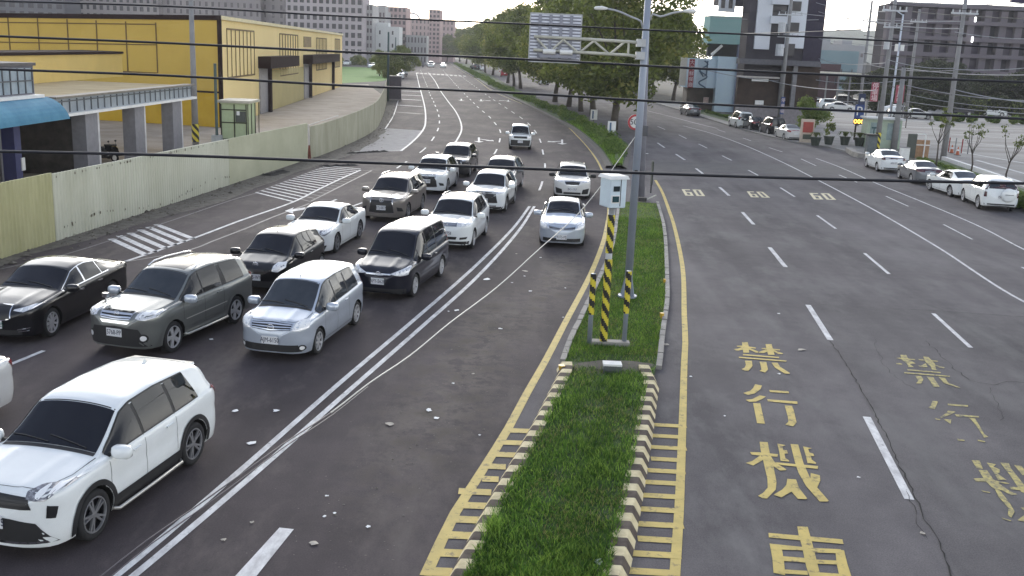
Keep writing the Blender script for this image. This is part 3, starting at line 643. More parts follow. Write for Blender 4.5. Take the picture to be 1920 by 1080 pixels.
def wheel_meshes(rw, spokes, dark, key, _c={}):
    if key in _c: return _c[key]
    wd = .105; n = 28; prof = [(rw*.71, -wd), (rw*.93, -wd), (rw*.985, -wd*.8), (rw, -wd*.45), (rw, wd*.45), (rw*.985, wd*.8), (rw*.93, wd), (rw*.75, wd*1.02), (rw*.71, wd*.9)]
    vs = []; fs = []
    for k in range(n):
        a = 2*math.pi*k/n
        for r_, y in prof: vs.append((r_*math.cos(a), y, r_*math.sin(a)))
    m_ = len(prof)
    for k in range(n):
        for j in range(m_): fs.append((k*m_+j, ((k+1) % n)*m_+j, ((k+1) % n)*m_+(j+1) % m_, k*m_+(j+1) % m_))
    ty = bpy.data.meshes.new('tyre'); ty.from_pydata(vs, [], fs); ty.materials.append(G_tyre); ty.shade_smooth()
    mb = MB(); ri = rw*.72                                   # rim: barrel, lip, spokes, hub; outer face towards +y
    def lathe(pr, mi):
        vs = []; fs = []
        for k in range(n):
            a = 2*math.pi*k/n
            for r_, y in pr: vs.append((r_*math.cos(a), y, r_*math.sin(a)))
        m_ = len(pr)
        for k in range(n):
            for j in range(m_-1): fs.append((k*m_+j, k*m_+j+1, ((k+1) % n)*m_+j+1, ((k+1) % n)*m_+j))
        mb.add(vs, fs, mi)
    lathe([(ri, wd*.93), (ri*.93, wd*.95), (ri*.90, wd*.5), (ri*.88, wd*.1), (.0001, wd*.1)], 1)
    lathe([(ri*1.01, wd*.90), (ri*.99, wd*1.0), (ri*.92, wd*.99), (ri*.90, wd*.7)], 0)
    lathe([(ri*.20, wd*.3), (ri*.20, wd*.82), (ri*.12, wd*.88), (.0001, wd*.88)], 0)
    for k in range(spokes):
        a = 2*math.pi*k/spokes
        for da in ((-.10, .10) if spokes <= 6 else (0,)):
            w0, w1 = ((.021, .013) if dark else (.032, .022)) if spokes <= 6 else (.030, .024)
            c, s = math.cos(a+da*.6), math.sin(a+da*.6); c2, s2 = math.cos(a+da*1.6), math.sin(a+da*1.6)
            p0 = (ri*.12*c, ri*.12*s); p1 = (ri*.93*c2, ri*.93*s2); nx, nz = -s, c
            y0, y1 = wd*.86, wd*.90
            q = [(p0[0]-nx*w0, y0, p0[1]-nz*w0), (p0[0]+nx*w0, y0, p0[1]+nz*w0), (p1[0]+nx*w1, y1, p1[1]+nz*w1), (p1[0]-nx*w1, y1, p1[1]-nz*w1)]
            lo = [(x, y-.03, z) for x, y, z in q]; mb.add(q+lo, [(0, 1, 2, 3), (4, 5, 1, 0), (5, 6, 2, 1), (6, 7, 3, 2), (7, 4, 0, 3)], 0)
    rm = bpy.data.meshes.new('rim'); rm.from_pydata(mb.v, [], mb.f); rm.materials.append(G_rimd if dark else G_rim); rm.materials.append(G_gril)
    rm.polygons.foreach_set('material_index', mb.mi); _c[key] = (ty, rm); return _c[key]
def make_car(name, kind, L, W, H, pm, label, cat='car', wb=None, fo=.87, rw=.33, gc=.19, tumble=.17, rim=(5, False), clad=False, group=None,
             lamps=None, grille=None, lower=None, plate=None, plate_z=.45, rails=None, extras=(), win=None, sideglass=None, glass=None, prof=None, hoodridge=(.42, .02), mirror=None, nose=(.66, 3.0), rear_plate=True, tail=None, handles='body', fogs=True, windowtrim=None, detail=True, sharknose=0.0, ink=None):
    prof = prof or PROF[kind]; b0, b1 = BELT[kind]; wb = wb or L*.59; s0, s1 = WS[kind]
    rt = empty(name, (0, 0, 0), 0, label, cat, group)
    XS = np.arange(0, L+.001, .02); zt = np.array([interp(prof, x/L)*H for x in XS]); k_ = np.exp(-((np.arange(-4, 5)*.02)**2)/(2*.019**2)); k_ /= k_.sum()
    zs_ = np.convolve(np.pad(zt, 4, 'edge'), k_, 'valid'); zs_[:3] = zt[:3]; zs_[-3:] = zt[-3:]
    def zc(x): return float(np.interp(x, XS, zs_))
    def zbelt(x): t = x/L; return (b0+(b1-b0)*t)*H
    def zbot(x):
        f = max(0, 1-x/.22); r = max(0, 1-(L-x)/.30); return gc+.05*f**1.6+.10*r**1.6
    hW = W/2
    def hw(x):
        na, nn = nose; f = 1.0
        if x < na: f = min(f, (1-(1-x/na)**nn)**(1/nn) if x > 0 else 0)
        xr = L-x; ra = .42
        if xr < ra: f = min(f, (1-(1-xr/ra)**3.4)**(1/3.4) if xr > 0 else 0)
        taper = 1-.035*max(0, (.25*L-x)/(.25*L))**1.5-.03*max(0, (x-.72*L)/(.28*L))**1.5
        return max(.02, hW*f*taper)
    roofz = H-.02; beltm = .64*H
    def sec(x):
        h = hw(x); z0 = zbot(x); zt_ = zc(x); k = min(1, h/hW); zs = min(zbelt(x), zt_-.055*k-.005); z0 = min(z0, zs-.1)
        up = max(0, min(1, (zt_-zs-.06)/(roofz-beltm)))
        wsz = max(0, 1-abs(x/L-(s0+s1)/2)/.12); crown = (.045+.055*wsz*up**.5+.01)*k; crown = min(crown, (zt_-zs)*.8)
        ze = zt_-crown; ye = h-(.13+(tumble-.03)*up+.0)*k
        P = [(0, z0), (h*.45, z0), (max(.0, h-.12*k), z0), (h-.055*k, z0+.018)]
        for i in range(9):
            t = i/8; z = z0+.05+(zs-.02-z0-.05)*t
            ins = .04*max(0, 1-t/.35)**2+.020*max(0, (t-.78)/.22)**2+.010*math.exp(-((t-.62)/.07)**2)
            P.append((h-ins*k, z))
        P.append((h-.034*k, zs)); P.append((h-.055*k, zs+.02*min(1, (zt_-zs)/.1)))
        S = P[-1]; E = (ye, ze); B = []
        cr_ = min(.07*k, (ze-S[1])*.5+.01)
        for i in range(1, 7):
            t = i/7; y = S[0]+(E[0]-S[0])*t; z = S[1]+(E[1]-cr_-S[1])*t; y += .018*math.sin(math.pi*t)*up; B.append((y, z))
        P += B; c0 = P[-1]; mid = (ye+.0, ze); c1 = (ye-cr_*1.3, ze+crown*.25)
        for t in (.33, .66, 1.0): P.append(((1-t)**2*c0[0]+2*t*(1-t)*mid[0]+t*t*c1[0], (1-t)**2*c0[1]+2*t*(1-t)*mid[1]+t*t*c1[1]))
        hood = 1 if x/L < s0-.02 else 0
        for i in range(1, 12):
            t = i/11; y = c1[0]*(1-t); z = zt_-(zt_-c1[1])*((y/max(.01, c1[0]))**2.2)
            if hood and x/L > .03: z += .6*hoodridge[1]*math.exp(-((y-hoodridge[0]*(.75+.5*x/L))/.055)**2)*k-.012*math.exp(-((y)/.25)**2)*0
            P.append((y, z))
        return P, ye, ze, zs
    xs = [L*v for v in (.0015, .004, .009, .016, .026, .04, .058, .08, .105, .13, .155, .18)]
    xs += list(np.linspace(.205, .80, 36)*L)+[L*(1-v) for v in (.18, .15, .12, .095, .075, .056, .04, .028, .018, .010, .005, .0018)]
    vs = []; secs = [sec(x)[0] for x in xs]; m_ = len(secs[0])
    for x, P in zip(xs, secs):
        for y, z in P: vs.append((L/2-x, y, z))
        for y, z in P[1:-1][::-1]: vs.append((L/2-x, -y, z))
    c_ = 2*m_-2; fs = []
    for i in range(len(xs)-1):
        for j in range(c_): j2 = (j+1) % c_; fs.append((i*c_+j, (i+1)*c_+j, (i+1)*c_+j2, i*c_+j2))
    fs.append(tuple(range(c_))); fs.append(tuple((len(xs)-1)*c_+j for j in range(c_-1, -1, -1)))
    me = bpy.data.meshes.new('body'); me.from_pydata(vs, [], fs); me.validate(); me.update()
    bmx = bmesh.new(); bmx.from_mesh(me); bmesh.ops.recalc_face_normals(bmx, faces=bmx.faces); bmx.to_mesh(me); bmx.free()
    bvh = BVHTree.FromPolygons([v.co.copy() for v in me.vertices], [tuple(p.vertices) for p in me.polygons])
    body = bpy.data.objects.new('body', me); link(body)
    wx = [L/2-fo, L/2-fo-wb]; rc = rw+.05
    cmb = MB()
    for x in wx:
        for sg in (1, -1):
            y0, y1 = (hW-.34, hW+.2); n = 32; vs = []
            for y in (y0*sg, y1*sg):
                for k in range(n): a = 2*math.pi*k/n; vs.append((x+rc*math.cos(a), y, rw+rc*math.sin(a)*.99+(.0)))
            f = [(k, (k+1) % n, n+(k+1) % n, n+k) for k in range(n)]+[tuple(range(n-1, -1, -1)), tuple(n+k for k in range(n))]
            cmb.add(vs, f)
    cut = cmb.build('cut', G_well)
    bmx = bmesh.new(); bmx.from_mesh(cut.data); bmesh.ops.recalc_face_normals(bmx, faces=bmx.faces); bmx.to_mesh(cut.data); bmx.free()
    md = body.modifiers.new('b', 'BOOLEAN'); md.operation = 'DIFFERENCE'; md.object = cut; md.solver = 'EXACT'
    dg = bpy.context.evaluated_depsgraph_get(); me2 = bpy.data.meshes.new_from_object(body.evaluated_get(dg))
    body.modifiers.clear(); body.data = me2; bpy.data.objects.remove(cut)
    me2.name = 'body'; me2.materials.clear(); me2.materials.append(pm); me2.materials.append(G_well)
    for p in me2.polygons:
        c = p.center; w_ = any(math.hypot(c.x-x, c.z-rw) < rc+.004 for x in wx) and abs(c.y) > hW-.36
        p.material_index = 1 if (w_ or (c.z < gc+.015 and abs(p.normal.z) > .9)) else 0
    me2.shade_smooth(); me2.set_sharp_from_angle(angle=R(38)); body.parent = rt
    zclampF = zc(.09*L)-.02
    # ---- draped patches on the surface
    def hit(u, v, d):
        if d == 'L': o, r = Vector((u, 4, v)), Vector((0, -1, 0))
        elif d == 'R': o, r = Vector((u, -4, v)), Vector((0, 1, 0))
        elif d == 'F': v = min(v, zclampF); o, r = Vector((6, u, v)), Vector((-1, 0, 0))
        elif d == 'B': o, r = Vector((-6, u, v)), Vector((1, 0, 0))
        else: o, r = Vector((u, v, 5)), Vector((0, 0, -1))
        h = bvh.ray_cast(o, r)
        if h[0] is None:
            q = o+r*(4 if d in 'LR' else 6-L/2); h = bvh.find_nearest(q); return h[0], h[1]
        nm = h[1] if h[1].dot(r) < 0 else -h[1]
        return h[0], nm
    def patch(top, bot, d, nu=10, nv=4, off=.005):
        def at(c, t):
            if callable(c): return c(t)
            s = t*(len(c)-1); i = min(int(s), len(c)-2); f = s-i; return (c[i][0]+(c[i+1][0]-c[i][0])*f, c[i][1]+(c[i+1][1]-c[i][1])*f)
        vs = []; fs = []
        for i in range(nu+1):
            a, b = at(top, i/nu), at(bot, i/nu)
            for j in range(nv+1):
                u = a[0]+(b[0]-a[0])*j/nv; v = a[1]+(b[1]-a[1])*j/nv; p, nn = hit(u, v, d); vs.append(p+nn*off)
        for i in range(nu):
            for j in range(nv):
                a = i*(nv+1)+j; fs.append((a, a+1, a+nv+2, a+nv+1))
        v0, v1, v2 = vs[fs[0][0]], vs[fs[0][1]], vs[fs[0][2]]; nn = (v1-v0).cross(v2-v0); ref = {'L': (0, 1, 0), 'R': (0, -1, 0), 'F': (1, 0, 0), 'B': (-1, 0, 0), 'T': (0, 0, 1)}[d]
        mid_ = fs[len(fs)//2]; nn = (vs[mid_[1]]-vs[mid_[0]]).cross(vs[mid_[2]]-vs[mid_[0]])
        if nn.dot(Vector(ref)) < 0: fs = [f[::-1] for f in fs]
        return vs, fs
    def part(nm, patches, m, parent=None, smooth=True):
        mb = MB()
        for vs, fs in patches: mb.add(vs, fs)
        return mb.build(nm, m, parent or rt, smooth)
    def seam(pl, d, wd=.007, off=.0035):
        vs = []; fs = []; P2 = []
        for a, b in zip(pl, pl[1:]):
            n = max(1, int(math.hypot(b[0]-a[0], b[1]-a[1])/.06)); P2 += [(a[0]+(b[0]-a[0])*k/n, a[1]+(b[1]-a[1])*k/n) for k in range(n)]
        P2.append(pl[-1])
        for i, (u, v) in enumerate(P2):
            q = P2[min(i+1, len(P2)-1)]; w_ = P2[max(i-1, 0)]; tx, ty = q[0]-w_[0], q[1]-w_[1]; l_ = math.hypot(tx, ty) or 1; nx, ny = -ty/l_*wd/2, tx/l_*wd/2
            for s in (1, -1): p, nn = hit(u+nx*s, v+ny*s, d); vs.append(p+nn*off)
        fs = [(2*i, 2*i+1, 2*i+3, 2*i+2) for i in range(len(P2)-1)]; return vs, fs
    sym = lambda pl: [(-u, v) for u, v in pl]
    # glass
    x0, x1 = s0*L+.02, s1*L
    def wsp(x, s): P, ye, ze, zs = sec(x); return (L/2-x, s*(ye-.055))
    part('windshield', [patch(lambda t: wsp(x0+(x1-x0)*t, 1), lambda t: wsp(x0+(x1-x0)*t, -1), 'T', 14, 16, .006)], glass or G_glass)
    part('cowl', [patch(lambda t: wsp(x0-.075+.07*t, 1), lambda t: wsp(x0-.075+.07*t, -1), 'T', 2, 14, .004)], G_trim)
    part('door_seal', [patch([wsp(x1+.012, 1), wsp(x1+.03, 1)], [wsp(x1+.012, -1), wsp(x1+.03, -1)], 'T', 1, 12, .003)], G_trim)
    ww = [(v[0]*L, v[1]*L, v[2]*L, v[3]*L) for v in (win or WIN[kind])]
    def wtop(x): P, ye, ze, zs = sec(x); return ze-.045
    for s, d in ((1, 'L'), (-1, 'R')):
        for (a, b, c, e_) in ww:
            bot = lambda t: (L/2-(a+(b-a)*t), zbelt(a+(b-a)*t)+.035)
            tp = lambda t: (L/2-(c+(e_-c)*t), max(zbelt(c+(e_-c)*t)+.04, wtop(c+(e_-c)*t)))
            part('side_window', [patch(tp, bot, d, 12, 6, .011)], sideglass or G_side)
        A, Bx = ww[0][0], ww[-1][1]
        part('window_surround', [patch(lambda t: (L/2-(A+(ww[-1][3]-A)*t), max(zbelt(A+(ww[-1][3]-A)*t)+.05, wtop(A+(ww[-1][3]-A)*t)+.018)), lambda t: (L/2-(A+(Bx-A)*t), zbelt(A+(Bx-A)*t)+.012), d, 40, 6, .007)], windowtrim or G_trim)
    # doors and panel gaps
    if detail:
        sm = []
        dz = gc+.12
        for s, d in ((1, 'L'), (-1, 'R')):
            fd = ww[0][0] if len(ww) < 4 else ww[1][0]-.03
            bp = ww[0][1]+.02 if len(ww) < 4 else ww[1][1]+.02
            rd = (ww[1][1] if len(ww) < 4 else ww[2][1])+.02
            if kind == 'box': rd = None
            for xx in ([fd-.03, bp]+([rd] if rd else [])):
                zb_ = dz if xx != rd else max(dz, rw+.1)
                xb_ = xx if xx != rd else xx-.0
                sm.append(seam([(L/2-xx, zbelt(xx)+.03), (L/2-xx-.01, (zbelt(xx)+dz)/2), (L/2-xb_, zb_)], d, .008))
            sm.append(seam([(L/2-fd+.03, dz), (L/2-bp, dz-.01), (L/2-(fo+wb)+rw+.1, dz)], d, .009))
            hdl = []
            for xx in ((bp-.24), ((rd or bp)-.2)):
                z = zbelt(xx)-.10; p, nn = hit(L/2-xx, z, d); hdl.append((p, nn))
            for p, nn in hdl[:(1 if kind == 'box' else 2)]:
                mb = MB(); mb.box((p.x, p.y+nn.y*.012, p.z), (.19, .035, .028)); h_ = mb.build('door_handle', G_chrome if handles == 'chrome' else pm, rt)
        hx0, hx1 = .045*L, s0*L-.06
        for s in (1, -1):
            sm.append(seam([(L/2-hx0-.06, s*(hw(hx0+.06)-.24)), (L/2-(hx0+hx1)/2, s*(hW-.17)), (L/2-hx1, s*(hW-.155))], 'T', .009))
        sm.append(seam([(L/2-hx0-.05, -(hw(hx0+.06)-.24)), (L/2-hx0, -.3), (L/2-hx0+.01, 0), (L/2-hx0, .3), (L/2-hx0-.05, hw(hx0+.06)-.24)], 'T', .010))
        part('panel_gaps', sm, G_seam)
        mb = MB()                                            # wipers
        for yy in (.55, -.05):
            pts = []
            for t in (0, .33, .66, 1.0):
                p, nn = hit(L/2-x0-.03-.10*t, (yy-.62*t)*hW*1.1, 'T'); pts.append(p+nn*.018)
            mb.tube(pts, .009, 5)
        mb.build('wiper', G_trim, rt)
    # mirrors
    for s in (1, -1):
        mxp = L/2-((ww[0][0] if len(ww) < 4 else ww[1][0])+.08); mz = zbelt(L/2-mxp)+.09; my = s*(hW+.12)
        mb = MB(); vs = []; fs = []; nu, nv = 12, 8
        for j in range(nv+1):
            v = math.pi*j/nv
            for i in range(nu):
                u = 2*math.pi*i/nu; sgnp = lambda q, e: math.copysign(abs(q)**e, q)
                vs.append((mxp+.10*sgnp(math.cos(v), .8)+.01, my+.155*sgnp(math.sin(v), .55)*sgnp(math.cos(u), .6), mz+.10*sgnp(math.sin(v), .55)*sgnp(math.sin(u), .6)))
        for j in range(nv):
            for i in range(nu): fs.append((j*nu+i, j*nu+(i+1) % nu, (j+1)*nu+(i+1) % nu, (j+1)*nu+i))
        mb.add(vs, fs); mo = mb.build('door_mirror', mirror or pm, rt, True)
        mb = MB(); mb.tube([(mxp+.0, s*(hW-.10), mz-.06), (mxp, my-s*.03, mz-.045)], [.035, .025], 6); mb.build('mirror_arm', G_trim, mo)
        mo.data.validate()
    # wheels
    ty, rm = wheel_meshes(rw, rim[0], rim[1], (rw, rim[0], rim[1]))
    for x in wx:
        for s in (1, -1):
            wo_ = bpy.data.objects.new('wheel', None); link(wo_, rt); wo_.location = (x, s*(hW-.125), rw); wo_.empty_display_size = .2
            if s < 0: wo_.rotation_euler = (0, 0, math.pi)
            link(bpy.data.objects.new('tyre', ty), wo_); link(bpy.data.objects.new('rim', rm), wo_)
    # cladding
    if clad:
        pp = []
        for s, d in ((1, 'L'), (-1, 'R')):
            for x in wx:
                a0, a1 = R(-12), R(192); r1, r2 = rc+.085, rc+.001
                pp.append(patch(lambda t: (x+r1*math.cos(a0+(a1-a0)*t), max(zbot(L/2-x)+.01, rw+r1*math.sin(a0+(a1-a0)*t))), lambda t: (x+r2*math.cos(a0+(a1-a0)*t), max(zbot(L/2-x)+.01, rw+r2*math.sin(a0+(a1-a0)*t))), d, 26, 2, .014))
            pp.append(patch([(wx[0]-rc-.05, gc+.25), (wx[1]+rc+.05, gc+.25)], [(wx[0]-rc-.05, gc+.03), (wx[1]+rc+.05, gc+.03)], d, 14, 2, .012))
        for p_ in pp: part('wheel_arch_trim', [p_], G_trim if clad is True else clad)
    # front end
    Wf = hW*.97
    lamps = lamps or [[(.50, .60), (.74, .63), (.93, .655)], [(.50, .55), (.74, .54), (.90, .57)]]
    for s in (1, -1):
        f = lambda pl: [(s*u*hW, v*H) for u, v in pl]
        hl = part('headlight', [patch(f(lamps[0]), f(lamps[1]), 'F', 12, 4, .007)], lamps[2] if len(lamps) > 2 else G_lamp)
        if detail:
            pr = []
            for tt, q in ((.35, .5), (.68, .5)):
                i = tt*(len(lamps[0])-1); a = f(lamps[0]); b = f(lamps[1]); i0 = min(int(i), len(a)-2); fr = i-i0
                tu = [a[i0][k]+(a[i0+1][k]-a[i0][k])*fr for k in (0, 1)]; bu = [b[i0][k]+(b[i0+1][k]-b[i0][k])*fr for k in (0, 1)]
                cu, cv = (tu[0]+bu[0])/2, (tu[1]+bu[1])/2; rr_ = abs(tu[1]-bu[1])*.33
                vs = [hit(cu, cv, 'F')[0]+hit(cu, cv, 'F')[1]*.012]; 
                for k in range(12): an = 2*math.pi*k/12; p, nn = hit(cu+rr_*math.cos(an), cv+rr_*math.sin(an), 'F'); vs.append(p+nn*.011)
                pr.append((vs, [(0, 1+k, 1+(k+1) % 12) for k in range(12)]))
            part('lamp_lens', pr, G_lampl, hl)
    if grille:
        g = grille; f = lambda pl: [(u*hW, v*H) for u, v in pl]
        tp, bt = f(g['top']), f(g['bot'])
        gr_ = part('grille', [patch(tp, bt, 'F', 16, 5, .006)], g.get('mat', G_gril))
        if g.get('bars'):
            pp = []
            for k in range(g['bars']):
                t = (k+.5)/g['bars']; h_ = g.get('bw', .25)/g['bars']
                def rowl(tt): return [(a[0]+(b[0]-a[0])*tt, a[1]+(b[1]-a[1])*tt) for a, b in zip(tp, bt)]
                pp.append(patch(rowl(max(0, t-h_)), rowl(min(1, t+h_)), 'F', 16, 1, .016))
            part('grille_bar', pp, g.get('barmat', G_chrome), gr_)
        if g.get('frame'):
            pp = []; w_ = g['frame']; up_ = [(u, v+w_) for u, v in tp]; dn = [(u, v-w_) for u, v in bt]
            if g.get('ftop', True): pp.append(patch(up_, tp, 'F', 16, 1, .013))
            if g.get('fbot', True): pp.append(patch(bt, dn, 'F', 16, 1, .013))
            for e_, s in ((0, -1), (-1, 1)): 
                pp.append(patch([tp[e_], bt[e_]], [(tp[e_][0]+(1 if tp[e_][0] > 0 else -1)*w_, tp[e_][1]), (bt[e_][0]+(1 if bt[e_][0] > 0 else -1)*w_, bt[e_][1])], 'F', 6, 1, .013))
            part('grille_frame', pp, g.get('fmat', G_chrome), gr_)
        if g.get('badge'):
            bz = g['badge'][1]*H; p, nn = hit(0, bz, 'F'); r_ = g['badge'][2]; mb = MB(); Mb = Matrix.Translation(p+Vector((.02, 0, 0)))@Matrix.Rotation(-.12, 4, 'Y')
            kd = g['badge'][0]; ring_ = [Mb@Vector((0, r_*1.25*math.cos(a*math.pi/8), r_*math.sin(a*math.pi/8))) for a in range(17)]
            if kd in 'ore': mb.tube(ring_, r_*.14, 5)
            if kd == 'h': mb.tube([Mb@Vector((0, -r_*.9, r_)), Mb@Vector((0, r_*.9, r_)), Mb@Vector((0, r_*.75, -r_)), Mb@Vector((0, -r_*.75, -r_)), Mb@Vector((0, -r_*.9, r_))], r_*.12, 5); mb.tube([Mb@Vector((0, -.4*r_, .8*r_)), Mb@Vector((0, -.4*r_, -.8*r_))], r_*.15, 5); mb.tube([Mb@Vector((0, .4*r_, .8*r_)), Mb@Vector((0, .4*r_, -.8*r_))], r_*.15, 5); mb.tube([Mb@Vector((0, -.4*r_, 0)), Mb@Vector((0, .4*r_, 0))], r_*.15, 5)
            if kd == 'r': mb.tube([Mb@Vector((0, -r_*1.4, 0)), Mb@Vector((0, r_*1.4, 0))], r_*.22, 5)
            if kd == 'e': mb.tube([Mb@Vector((0, r_*.5*math.cos(a*math.pi/6), r_*.9*math.sin(a*math.pi/6))) for a in range(13)], r_*.12, 5); mb.tube([Mb@Vector((0, r_*1.1*math.cos(a*math.pi/6), r_*.4+r_*.35*math.sin(a*math.pi/6))) for a in range(13)], r_*.12, 5)
            if kd == 'l': mb.tube(ring_, r_*.14, 5); mb.tube([Mb@Vector((0, r_*.3, r_*.7)), Mb@Vector((0, -r_*.35, -r_*.4)), Mb@Vector((0, r_*.7, -r_*.4))], r_*.14, 5)
            if kd == 'w': mb.tube(ring_, r_*.14, 5); mb.tube([Mb@Vector((0, y_*r_, z_*r_)) for y_, z_ in ((-.9, .6), (-.4, -.7), (0, .3), (.4, -.7), (.9, .6))], r_*.12, 5)
            mb.build('emblem', G_chrome, rt, True)
    for lw in (lower or []):
        f = lambda pl: [(u*hW, v) for u, v in pl]
        part(lw[3] if len(lw) > 3 else 'lower_bumper', [patch(f(lw[0]), f(lw[1]), 'F', 16, 3, .008)], lw[2])
        if len(lw) > 4: part(lw[3], [patch(sym(f(lw[0])), sym(f(lw[1])), 'F', 16, 3, .008)], lw[2])
    # plates
    def mkplate(front, txt, z, y0=0.0):
        p, nn = hit(y0, z, 'F' if front else 'B'); s = 1 if front else -1
        mb = MB(); mb.box((p.x+s*.022, p.y, z), (.012, .38, .18)); o = mb.build('license_plate', G_plate, rt)
        if txt:
            M_ = Matrix.Translation((p.x+s*.030, p.y, z))@(Matrix.Rotation(math.pi/2, 4, 'Z') if front else Matrix.Rotation(-math.pi/2, 4, 'Z'))@Matrix.Rotation(math.pi/2, 4, 'X')
            text_obj(txt, .15, ink or G_ink, M_, o, 'plate_lettering', .72, .002)
    if plate is not None: mkplate(True, plate, plate_z)
    # rear
    tail = tail or ([[(.62, .66), (.97, .70)], [(.62, .55), (.97, .58)]] if kind in ('sedan', 'coupe') else [[(.78, .68), (.98, .70)], [(.78, .52), (.98, .55)]])
    for s in (1, -1):
        f = lambda pl: [(s*u*hW, v*H) for u, v in pl]
        za_, zb_ = tail[0][-1][1]*H, max(tail[1][-1][1]*H, tail[0][-1][1]*H-.30); xr_ = -L/2
        part('tail_light', [patch([(u*.94 if u else u, v) for u, v in f(tail[0])], [(u*.94, v) for u, v in f(tail[1])], 'B', 6, 4, .012), patch([(xr_+.07, za_), (xr_+.30, za_-.02)], [(xr_+.07, zb_), (xr_+.20, zb_+.03)], 'L' if s > 0 else 'R', 4, 4, .012)], tail[2] if len(tail) > 2 else G_tail)
    if kind in ('sedan', 'coupe'):
        r0, r1 = .69*L, .845*L
        part('rear_window', [patch(lambda t: wsp(r0+(r1-r0)*t, 1), lambda t: wsp(r0+(r1-r0)*t, -1), 'T', 8, 10, .006)], G_glass2)
    else:
        zt0 = H*.90; zt1 = zbelt(.93*L)+.05
        part('rear_window', [patch([(-.60*hW, zt0), (.60*hW, zt0)], [(-.74*hW, zt1), (.74*hW, zt1)], 'B', 10, 5, .007)], G_glass2)
    part('rear_bumper', [patch([(-.9*hW, gc+.18), (.9*hW, gc+.18)], [(-.85*hW, gc+.05), (.85*hW, gc+.05)], 'B', 10, 2, .008)], G_trim)
    if rear_plate: mkplate(False, rear_plate if isinstance(rear_plate, str) else None, H*.47 if kind in ('sedan', 'coupe') else H*.45)
    if rails:
        for s in (1, -1):
            pts = []
            for t in np.linspace(0, 1, 9):
                x = L*(.46+.42*t); P, ye, ze, zs = sec(x); h_ = .05 if 0 < t < 1 else .0
                pts.append((L/2-x, s*(ye-.07), zc(x)-.035+h_+.0))
            mb = MB(); mb.tube(pts, .017, 6); mb.build('roof_rail', rails, rt, True)
    ctx = dict(rt=rt, hit=hit, patch=patch, part=part, seam=seam, L=L, hW=hW, H=H, zc=zc, zbelt=zbelt, sec=sec, wx=wx, rw=rw, gc=gc, pm=pm)
    for ex in extras: ex(ctx)
    c = Car(); c.rt = rt; c.L = L; c.W = W; c.fo = fo; c.wb = wb
    return c
def put(car, fl, rl=None, head=None, side=1, rt=None, S_=1.07):
    """stand a car so that its front wheel on the given side (1 = left) touches the road at fl, pointing from rl to fl"""
    f = gp(*fl) if not isinstance(fl, Vector) else fl
    if rl is not None: d = (f-gp(*rl)).normalized()
    else: d = (gp(*head[1])-gp(*head[0])).normalized()
    left = Vector((-d.y, d.x, 0)); c = f-left*side*(car.W/2-.03)*S_-d*(car.L/2-car.fo)*S_
    r = rt or car.rt; r.location = (c.x, c.y, .004); r.rotation_euler = (0, 0, math.atan2(d.y, d.x)); r.scale = (S_, S_, S_); return r
# extras
def aerial(xf=.5):
    def f(c):
        x = c['L']*xf; mb = MB(); z = c['zc'](x); mb.tube([(c['L']/2-x, 0, z-.01), (c['L']/2-x-.10, 0, z+.20)], [.008, .004], 5); mb.build('aerial', G_trim, c['rt'])
    return f
def fin(c):
    x = c['L']*.80; mb = MB(); z = c['zc'](x); X = c['L']/2-x
    mb.add([(X+.08, -.02, z-.02), (X+.08, .02, z-.02), (X-.08, .02, z-.02), (X-.08, -.02, z-.02), (X-.05, 0, z+.06)], [(0, 1, 4), (1, 2, 4), (2, 3, 4), (3, 0, 4)]); mb.build('roof_fin', c['pm'], c['rt'])
def fog(u, z, r=.05, m=G_lampl, dark=None):
    def f(c):
        for s in (1, -1):
            pp = []; 
            for rr_, off, mm in ((r*1.6, .009, dark or G_trim), (r, .014, m)):
                vs = [c['hit'](s*u*c['hW'], z, 'F')[0]+c['hit'](s*u*c['hW'], z, 'F')[1]*off]
                for k in range(14):
                    an = 2*math.pi*k/14; p, nn = c['hit'](s*u*c['hW']+rr_*math.cos(an), z+rr_*math.sin(an), 'F'); vs.append(p+nn*off)
                pp.append(((vs, [(0, 1+k, 1+(k+1) % 14) for k in range(14)]), mm))
            o = c['part']('fog_lamp_housing', [pp[0][0]], pp[0][1]); c['part']('fog_lamp', [pp[1][0]], pp[1][1], o)
    return f
def sidestep(m, z=.30, w_=.10):
    def f(c):
        for s in (1, -1):
            a, b = c['wx'][0]-c['rw']-.12, c['wx'][1]+c['rw']+.12; y = s*(c['hW']+.03)
            mb = MB(); mb.tube([(a+.06, y-s*.08, z), (a, y, z-.02), ((a+b)/2, y, z-.025), (b, y, z-.02), (b-.06, y-s*.08, z)], .028, 6)
            mb.build('side_step', m, c['rt'], True)
    return f
def side_mould(m, z=.62, h=.03):
    def f(c):
        pp = []
        for s, d in ((1, 'L'), (-1, 'R')):
            a, b = c['wx'][0]-c['rw']-.1, c['wx'][1]+c['rw']+.1
            pp.append(c['patch']([(a, z+h), (b, z+h+.02)], [(a, z), (b, z+.02)], d, 14, 1, .016))
        c['part']('side_moulding', pp, m)
    return f
# ================================================================ THE FLEET
LG = 'cars queuing on the left carriageway'; RG = 'cars parked along the right kerb'
laneA = ((547, 380), (217, 497)); laneD = ((707, 661), (433, 898))
def spoiler_x(c_):
    x = c_['L']*.905; P_, ye, ze, zs = c_['sec'](c_['L']*.88); z = c_['zc'](c_['L']*.88); X = c_['L']/2-c_['L']*.885; mb = MB(); y = ye-.06
    mb.hexa([(X-.24, -y*.90, z-.10), (X+.05, -y*.97, z-.10), (X+.05, y*.97, z-.10), (X-.24, y*.90, z-.10)][::-1], [(X-.24, -y*.88, z-.065), (X+.05, -y*.90, z-.028), (X+.05, y*.90, z-.028), (X-.24, y*.88, z-.065)][::-1]); mb.build('roof_spoiler', c_['pm'], c_['rt'])
